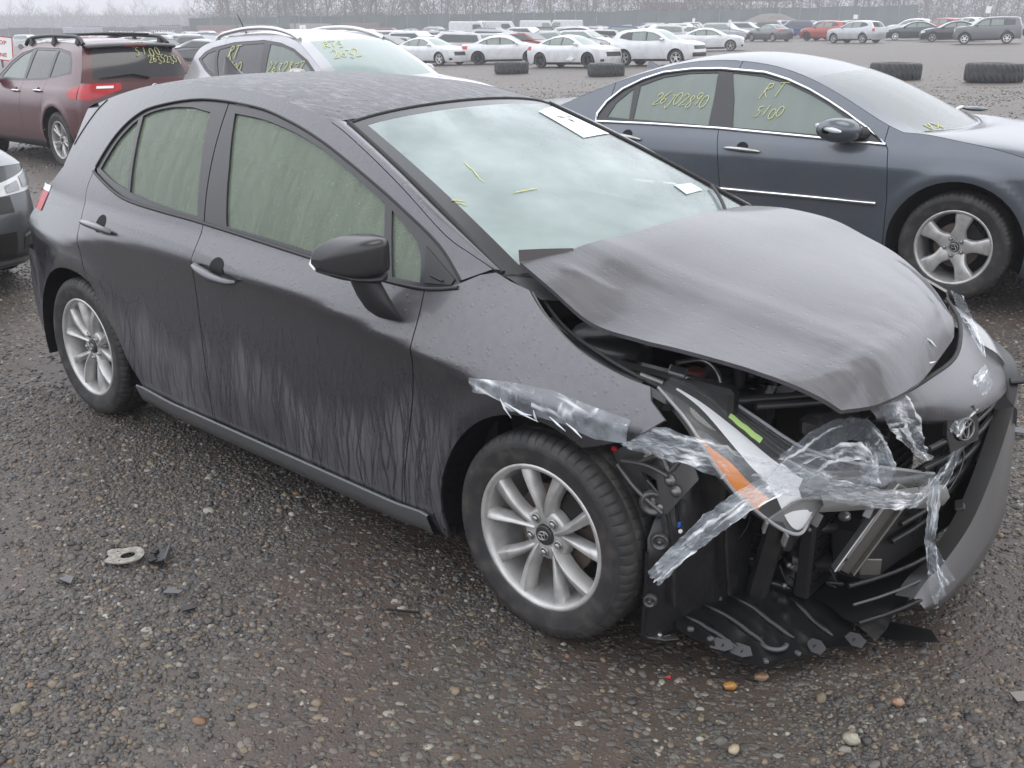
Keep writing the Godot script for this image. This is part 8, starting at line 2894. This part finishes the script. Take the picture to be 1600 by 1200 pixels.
func fence():
	# tall sheet screen along the back of the lot
	for part in [["screen_fence", "tall dark green screen fence along the back right of the lot", -60.0, 80.0, 205.0, 3.9, 4.0, M.fence_green], ["screen_fence", "lower dark grey screen fence along the back left of the lot", -118.0, -60.5, 225.0, 2.7, 4.2, M.fence_grey]]:
		var t := thing(part[0], part[1], "fence")
		var x: float = part[2]
		var i := 0
		while x < part[3]:
			var a := spot(x, 0, part[4] + 0.10 * x)
			var b := spot(x + part[6] - 0.12, 0, part[4] + 0.10 * (x + part[6]))
			a.y = gy(a.x, a.z); b.y = gy(b.x, b.z)
			var h: float = part[5] + 0.12 * sin(i * 1.9)
			var mb := MB.new()
			var n := 9
			var up := PackedVector3Array(); var dn := PackedVector3Array(); var up2 := PackedVector3Array()
			var out := (b - a).cross(Vector3.UP).normalized()
			for j in n:
				var f: float = j / (n - 1.0)
				var q := a.lerp(b, f) + out * (0.06 * sin(f * PI * 3.0 + i))
				dn.append(q); up.append(q + Vector3.UP * (h - 0.07 * sin(f * PI))); up2.append(q + out * 0.05 + Vector3.UP * (h - 0.07 * sin(f * PI)))
			mb.grid([dn, up, up2])
			put(mb, "panel", part[7], t)
			mb = MB.new()
			mb.tube([a, a + Vector3.UP * (h + 0.15)], 0.07, 6)
			put(mb, "post", M.steel_dark, t)
			x += part[6]
			i += 1
	# painted containers and stacked things in front of the left fence
	var cols := [lin(0.16, 0.15, 0.16), lin(0.20, 0.10, 0.09), lin(0.13, 0.14, 0.16), lin(0.30, 0.29, 0.29), lin(0.15, 0.09, 0.08), lin(0.36, 0.38, 0.42), lin(0.12, 0.12, 0.13)]
	var names := ["dark grey", "rust red", "slate", "pale grey", "brown", "pale blue", "charcoal"]
	var xs := [-64.0, -55.0, -46.0, -37.0, -28.5, -78.0, -71.0]
	for i in 7:
		var p := spot(xs[i], 0, 197.0 + 3.0 * sin(i * 2.0))
		var t := thing("shipping_container", "%s shipping container far off at the back left of the lot" % names[i], "container", Vector3(p.x, gy(p.x, p.z), p.z), 0.72 + 0.05 * sin(i * 3.0), "containers along the back fence")
		var m := car_paint(cols[i], 0.0, 0.6, 0.3, 70 + i)
		var mb := MB.new()
		mb.box(Vector3(0, 1.3, 0), Vector3(7.2, 2.5, 2.4), Basis.IDENTITY, 0.03)
		put(mb, "body", m, t)
		for k in 12:
			mb = MB.new()
			mb.box(Vector3(-3.3 + 0.6 * k, 1.3, 1.22), Vector3(0.28, 2.3, 0.06), Basis.IDENTITY, 0.02)
			put(mb, "rib", m, t)
		if i in [0, 6]:
			var tm := TextMesh.new()
			tm.text = "TRADING" if i == 0 else "TRADING"
			tm.font_size = 64
			tm.pixel_size = 0.016
			tm.depth = 0.05
			var o := MeshInstance3D.new()
			o.mesh = tm
			o.material_override = M.paper
			t.add_child(o)
			o.name = "lettering"
			o.position = Vector3(0, 1.5, 1.29)
func mound():
	var c := spot(47.0, 0, 196.0)
	var n1 := noise(0.25, 4, 91)
	var rows := []
	for i in 19:
		var row := PackedVector3Array()
		var f := i / 18.0
		for j in 41:
			var a := TAU * j / 40
			var r := 8.5 * f
			var p := Vector3(c.x + cos(a) * r * 1.1, 0, c.z + sin(a) * r)
			p.y = gy(p.x, p.z) + 3.6 * pow(1.0 - f, 1.15) * (1.0 - 0.5 * exp(-f * 14.0)) + 0.5 * n1.get_noise_2d(p.x, p.z) * (1.0 - f) - 0.05
			row.append(p)
		rows.append(row)
	var mb := MB.new()
	mb.grid(rows, true, true)
	tag(put(mb, "dirt_mound", M.dirt), "mound of grey-brown dirt in front of the green screen fence", "mound")
func limb(mb: MB, r: RandomNumberGenerator, a: Vector3, d: Vector3, len_: float, rad: float, depth: int, twigs: MB):
	var p := [a]
	var q := a
	var dir := d
	for i in 4:
		dir = (dir + Vector3(r.randf_range(-0.16, 0.16), r.randf_range(-0.02, 0.12), r.randf_range(-0.16, 0.16))).normalized()
		q += dir * len_ / 4.0
		p.append(q)
	mb.tube(p, [rad, rad * 0.88, rad * 0.76, rad * 0.62, rad * 0.46], 5 if depth < 2 else 3, false)
	if depth >= 3:
		for i in 9:
			var b: Vector3 = p[1 + i % 4].lerp(p[mini(2 + i % 4, 4)], r.randf())
			var e := (dir + Vector3(r.randf_range(-1, 1), r.randf_range(-0.4, 0.9), r.randf_range(-1, 1)) * 0.9).normalized() * r.randf_range(0.35, 0.95)
			var w := e.cross(Vector3(r.randf_range(-1, 1), r.randf_range(-1, 1), r.randf_range(-1, 1))).normalized() * 0.022
			twigs.flat([b - w, b + w, b + e])
			for k in 2:
				var g := b + e * r.randf_range(0.3, 0.8)
				var h := (e.normalized() + Vector3(r.randf_range(-1, 1), r.randf_range(-0.6, 0.8), r.randf_range(-1, 1)) * 0.8).normalized() * r.randf_range(0.2, 0.5)
				var v := h.cross(Vector3.ONE).normalized() * 0.014
				twigs.flat([g - v, g + v, g + h])
		return
	var n: int = [7, 4, 3][depth]
	for i in n:
		var f := lerpf(0.35 if depth == 0 else 0.3, 1.0, (i + r.randf() * 0.6) / n)
		var at: Vector3 = p[int(f * 3.99)].lerp(p[int(f * 3.99) + 1], f * 3.99 - int(f * 3.99))
		var side := Vector3(r.randf_range(-1, 1), 0, r.randf_range(-1, 1)).normalized()
		var nd := (dir * (0.75 if depth == 0 else 0.55) + side * 0.8 + Vector3.UP * 0.25).normalized()
		limb(mb, r, at, nd, len_ * [0.42, 0.62, 0.66][depth] * r.randf_range(0.75, 1.2), rad * lerpf(0.55, 0.35, f), depth + 1, twigs)
func trees():
	var protos := []
	var r := RandomNumberGenerator.new()
	r.seed = 41
	for k in 5:
		var t := Node3D.new()
		var mb := MB.new()
		var tw := MB.new()
		limb(mb, r, Vector3.ZERO, Vector3.UP, [11.0, 9.0, 12.5, 8.0, 10.0][k], [0.20, 0.16, 0.24, 0.15, 0.19][k], 0, tw)
		put(mb, "trunk", M.bark, t)
		put(tw, "crown", M.twig, t)
		protos.append(t)
	var kinds := ["slender bare", "small spreading bare", "tall bare", "low bushy bare", "forked bare"]
	var spots := []
	for i in 60: spots.append([lerpf(-58.0, 112.0, i / 59.0) + r.randf_range(-1.6, 1.6), 212.0 + r.randf_range(0.0, 8.0) + 0.10 * lerpf(-58.0, 112.0, i / 59.0), 0])
	for i in 50: spots.append([lerpf(-62.0, 118.0, i / 49.0) + r.randf_range(-2.0, 2.0), 228.0 + r.randf_range(0.0, 16.0), 0])
	for i in 34: spots.append([lerpf(-240.0, -70.0, i / 33.0) + r.randf_range(-2.0, 2.0), 430.0 + r.randf_range(0.0, 30.0), 1])
	for i in 44: spots.append([lerpf(-290.0, -60.0, i / 43.0) + r.randf_range(-2.0, 2.0), 500.0 + r.randf_range(0.0, 50.0), 1])
	for q in spots:
		var k := r.randi_range(0, 4)
		var c: Node3D = protos[k].duplicate()
		c.name = numbered("bare_tree")
		add_child(c)
		var p := spot(q[0], 0, q[1])
		c.position = Vector3(p.x, gy(p.x, p.z) - 0.1, p.z)
		c.rotation.y = r.randf() * TAU
		var s := r.randf_range(0.85, 1.25) * (1.0 if q[2] == 0 else 0.72)
		c.scale = Vector3(s, s * r.randf_range(0.9, 1.1), s)
		tag(c, "%s tree in the misty line beyond the %s fence" % [kinds[k], "green" if q[2] == 0 else "grey"], "tree", "%s trees beyond the %s fence" % [kinds[k], "green" if q[2] == 0 else "grey"])
	for t in protos: t.free()
	# tangled brush between the trunks, a mass nobody could count
	var br := MB.new()
	for i in 110000:
		var near := i % 5 < 3
		var x := r.randf_range(-62.0, 120.0) if near else r.randf_range(-300.0, -48.0)
		var p := spot(x, 0, (210.0 + r.randf_range(0, 30) + 0.1 * x) if near else 400.0 + r.randf_range(0, 170))
		p.y = gy(p.x, p.z) + pow(r.randf(), 1.5) * (8.5 if near else 6.5)
		var e := Vector3(r.randf_range(-1, 1), r.randf_range(-0.2, 1.5), r.randf_range(-1, 1)).normalized() * r.randf_range(0.7, 2.2) * (1.0 if near else 1.8)
		var w := e.cross(Vector3(r.randf_range(-1, 1), r.randf_range(-1, 1), r.randf_range(-1, 1))).normalized() * (0.045 if near else 0.11)
		br.flat([p - w, p + w, p + e])
	tag(put(br, "undergrowth", M.brush), "tangled bare brush filling the misty tree line", "undergrowth", "", "stuff")
	for q in [[46.0, 250.0, "pale house behind the bare trees beyond the green fence", lin(0.55, 0.55, 0.55)], [36.0, 256.0, "brick red house behind the bare trees beyond the green fence", lin(0.24, 0.10, 0.08)]]:
		var p := spot(q[0], 0, q[1])
		var t := thing("house", q[2], "house", Vector3(p.x, gy(p.x, p.z), p.z), 0.75)
		var mb := MB.new()
		mb.box(Vector3(0, 3.0, 0), Vector3(11.0, 6.0, 8.0), Basis.IDENTITY, 0.05)
		put(mb, "wall", mat(q[3], 0.8), t)
		mb = MB.new()
		mb.plate(V2([-4.5, 0, 4.5, 0, 0, 2.8]), Vector3(5.8, 6.0, 0), Vector3.BACK, Vector3.UP, 11.6)
		put(mb, "roof", M.apron, t)
		for k in 4:
			mb = MB.new()
			mb.box(Vector3(-3.6 + 2.4 * k, 4.2, 4.02), Vector3(1.1, 1.5, 0.08), Basis.IDENTITY, 0.02)
			put(mb, "window", M.dark_glass if M.has("dark_glass") else M.black_gloss, t)
func poles():
	for q in [[-37.0, 170.0, "thin utility pole left of the lettered containers"], [-36.6, 180.0, "thin utility pole right of the lettered containers"], [-12.6, 190.0, "thin utility pole beyond the white sedans"]]:
		var p := spot(q[0], 0, q[1])
		var t := thing("utility_pole", q[2], "pole", Vector3(p.x, gy(p.x, p.z), p.z), 0.7, "utility poles across the lot")
		var mb := MB.new()
		mb.tube([Vector3.ZERO, Vector3(0, 10.5, 0)], [0.15, 0.09], 8)
		put(mb, "shaft", M.bark, t)
		mb = MB.new()
		mb.box(Vector3(0, 9.8, 0), Vector3(2.2, 0.11, 0.11), Basis.IDENTITY, 0.01)
		put(mb, "crossarm", M.bark, t)
		for x in [-0.95, 0.0, 0.95]:
			mb = MB.new()
			mb.lathe([Vector2(0.03, 0.0), Vector2(0.05, 0.06), Vector2(0.03, 0.12), Vector2(0.045, 0.18), Vector2(0, 0.2)], Vector3(x, 9.86, 0), Vector3.UP, Vector3.RIGHT, 8)
			put(mb, "insulator", M.white_plastic, t)
# ---------------------------------------------------------------- litter on the gravel
func build_litter():
	var t := thing("washer_plate", "pale flat metal plate with a round hole lying on the gravel at the left", "metal plate", Vector3(-1.305, 0.012, 1.448), 0.5)
	var mb := MB.new()
	var outer := PackedVector2Array()
	for i in 40:
		var a := TAU * i / 40
		var r := 0.058 + 0.016 * exp(-pow(wrapf(a - 3.0, -PI, PI) / 0.35, 2.0)) + 0.014 * exp(-pow(wrapf(a - 4.0, -PI, PI) / 0.22, 2.0)) - 0.006 * exp(-pow(wrapf(a - 2.2, -PI, PI) / 0.3, 2.0)) - 0.006 * exp(-pow(wrapf(a - 3.5, -PI, PI) / 0.15, 2.0))
		outer.append(Vector2(cos(a), sin(a)) * r)
	var tmp := MB.new()
	var flatW := func(x: float, y: float): return 0.004 + 0.002 * sin(x * 60.0)
	panel(tmp, outer, [arc2(Vector2(0.006, 0), 0.024, 0, 345, 23), arc2(Vector2(-0.042, 0.016), 0.004, 0, 324, 9), arc2(Vector2(0.0, -0.040), 0.004, 0, 324, 9)], flatW, 0.012, 1.0, 0.0, 0.004)
	for i in tmp.v.size(): mb.pt(Vector3(tmp.v[i].x, tmp.v[i].z, -tmp.v[i].y), Vector3(tmp.n[i].x, tmp.n[i].z, -tmp.n[i].y))
	for i in range(0, tmp.k.size(), 3): mb.tri(tmp.k[i], tmp.k[i + 1], tmp.k[i + 2])
	put(mb, "plate", M.dull_plate, t)
	var shard := func(label: String, at: Vector3, yaw: float, poly: Array, m: Material, tilt := 0.1):
		var sm := MB.new()
		sm.plate(V2(poly), Vector3.ZERO, Vector3.RIGHT, Vector3(0, sin(tilt), -cos(tilt)), 0.004)
		var o := put(sm, "plastic_shard", m)
		tag(o, label, "debris", "broken plastic on the gravel")
		o.position = at
		o.rotation.y = yaw
	var bl := thing("broken_bracket", "broken black plastic bracket lying beside the pale metal plate", "debris", Vector3(-1.205, 0.012, 1.375), 0.85, "broken plastic on the gravel")
	mb = MB.new()
	mb.box(Vector3(0, 0.008, 0), Vector3(0.035, 0.012, 0.085), Basis(Vector3.BACK, 0.2), 0.003)
	put(mb, "bar", M.liner, bl)
	mb = MB.new()
	mb.box(Vector3(0.02, 0.014, 0.0), Vector3(0.008, 0.02, 0.09), Basis(Vector3.BACK, 0.1), 0.002)
	put(mb, "rib", M.tray_light, bl)
	for q in [[-0.026, -0.02], [-0.03, 0.012], [-0.022, 0.035]]:
		mb = MB.new()
		mb.box(Vector3(q[0], 0.01, q[1]), Vector3(0.026, 0.02, 0.022), Basis(Vector3.UP, q[1] * 20.0), 0.004)
		put(mb, "lug", M.black, bl)
	shard.call("grey wedge of plastic on the gravel below the pale metal plate", Vector3(-1.31, 0.012, 1.65), 0.3, [-0.03, -0.01, 0.03, -0.014, 0.012, 0.016, -0.015, 0.012], M.tray_light)
	shard.call("curved grey plastic chip on the gravel below the black bracket", Vector3(-0.987, 0.014, 1.467), 0.5, [-0.028, -0.012, 0.026, -0.004, 0.03, 0.014, 0.0, 0.012, -0.024, 0.02], M.tray_light)
	shard.call("dark plastic chip between the bracket and the hatchback's sill", Vector3(-0.87, 0.014, 1.484), 1.2, [-0.02, -0.012, 0.024, -0.01, 0.016, 0.016, -0.02, 0.012], M.tray)
	shard.call("thin black strip lying left of the front wheel", Vector3(-0.366, 0.014, 1.058), 0.55, [-0.055, -0.004, 0.055, -0.003, 0.05, 0.005, -0.05, 0.004], M.black)
	shard.call("grey triangle of plastic on the gravel beyond the torn bumper", Vector3(0.58, 0.02, -1.71), 0.4, [-0.07, -0.02, 0.07, -0.03, 0.05, 0.02, -0.04, 0.03], M.tray_light)
	shard.call("black plastic piece at the lower right edge of the photo", Vector3(1.175, 0.018, 0.245), 0.9, [-0.02, -0.012, 0.07, -0.012, 0.08, 0.012, -0.03, 0.016], M.black_gloss, 0.5)
	shard.call("black torn sheet on the ground right of the undertray", Vector3(0.80, 0.022, 0.17), 0.4, [-0.10, -0.04, 0.0, -0.05, 0.12, -0.02, 0.10, 0.03, -0.06, 0.04], M.tray, 0.06)
	shard.call("scrap of red plastic under the hatchback's torn front", Vector3(0.42, 0.016, 0.80), 0.2, [-0.009, -0.005, 0.009, -0.004, 0.004, 0.006], M.red_lens, 0.5)
	var pr := RandomNumberGenerator.new()
	pr.seed = 9
	for q in [[0.562, 0.712, 0.015, "amber wet pebble in front of the undertray", lin(0.30, 0.15, 0.035)], [0.607, 0.616, 0.017, "brown round pebble beside the undertray's tip", lin(0.20, 0.125, 0.075)], [-0.060, 0.831, 0.011, "orange wet pebble touching the front tyre", lin(0.34, 0.13, 0.045)], [-0.085, 0.825, 0.013, "tan pebble beside the orange one at the front tyre", lin(0.26, 0.19, 0.13)], [0.90, 0.70, 0.019, "pale speckled stone at the bottom edge", lin(0.24, 0.22, 0.17)], [0.93, 0.475, 0.014, "russet pebble near the bottom right", lin(0.22, 0.13, 0.08)], [0.70, 0.93, 0.014, "buff oval pebble at the bottom middle", lin(0.30, 0.25, 0.17)]]:
		mb = MB.new()
		pebble(mb, int(q[0] * 10.0) % 3, pr)
		var o := put(mb, "pebble", mat(q[4], 0.22))
		tag(o, q[3], "pebble", "coloured pebbles on the gravel")
		o.position = Vector3(q[0], q[2] * 0.5, q[1])
		o.scale = Vector3(q[2] * 1.3, q[2] * 0.8, q[2])
		o.rotation.y = q[0] * 7.0
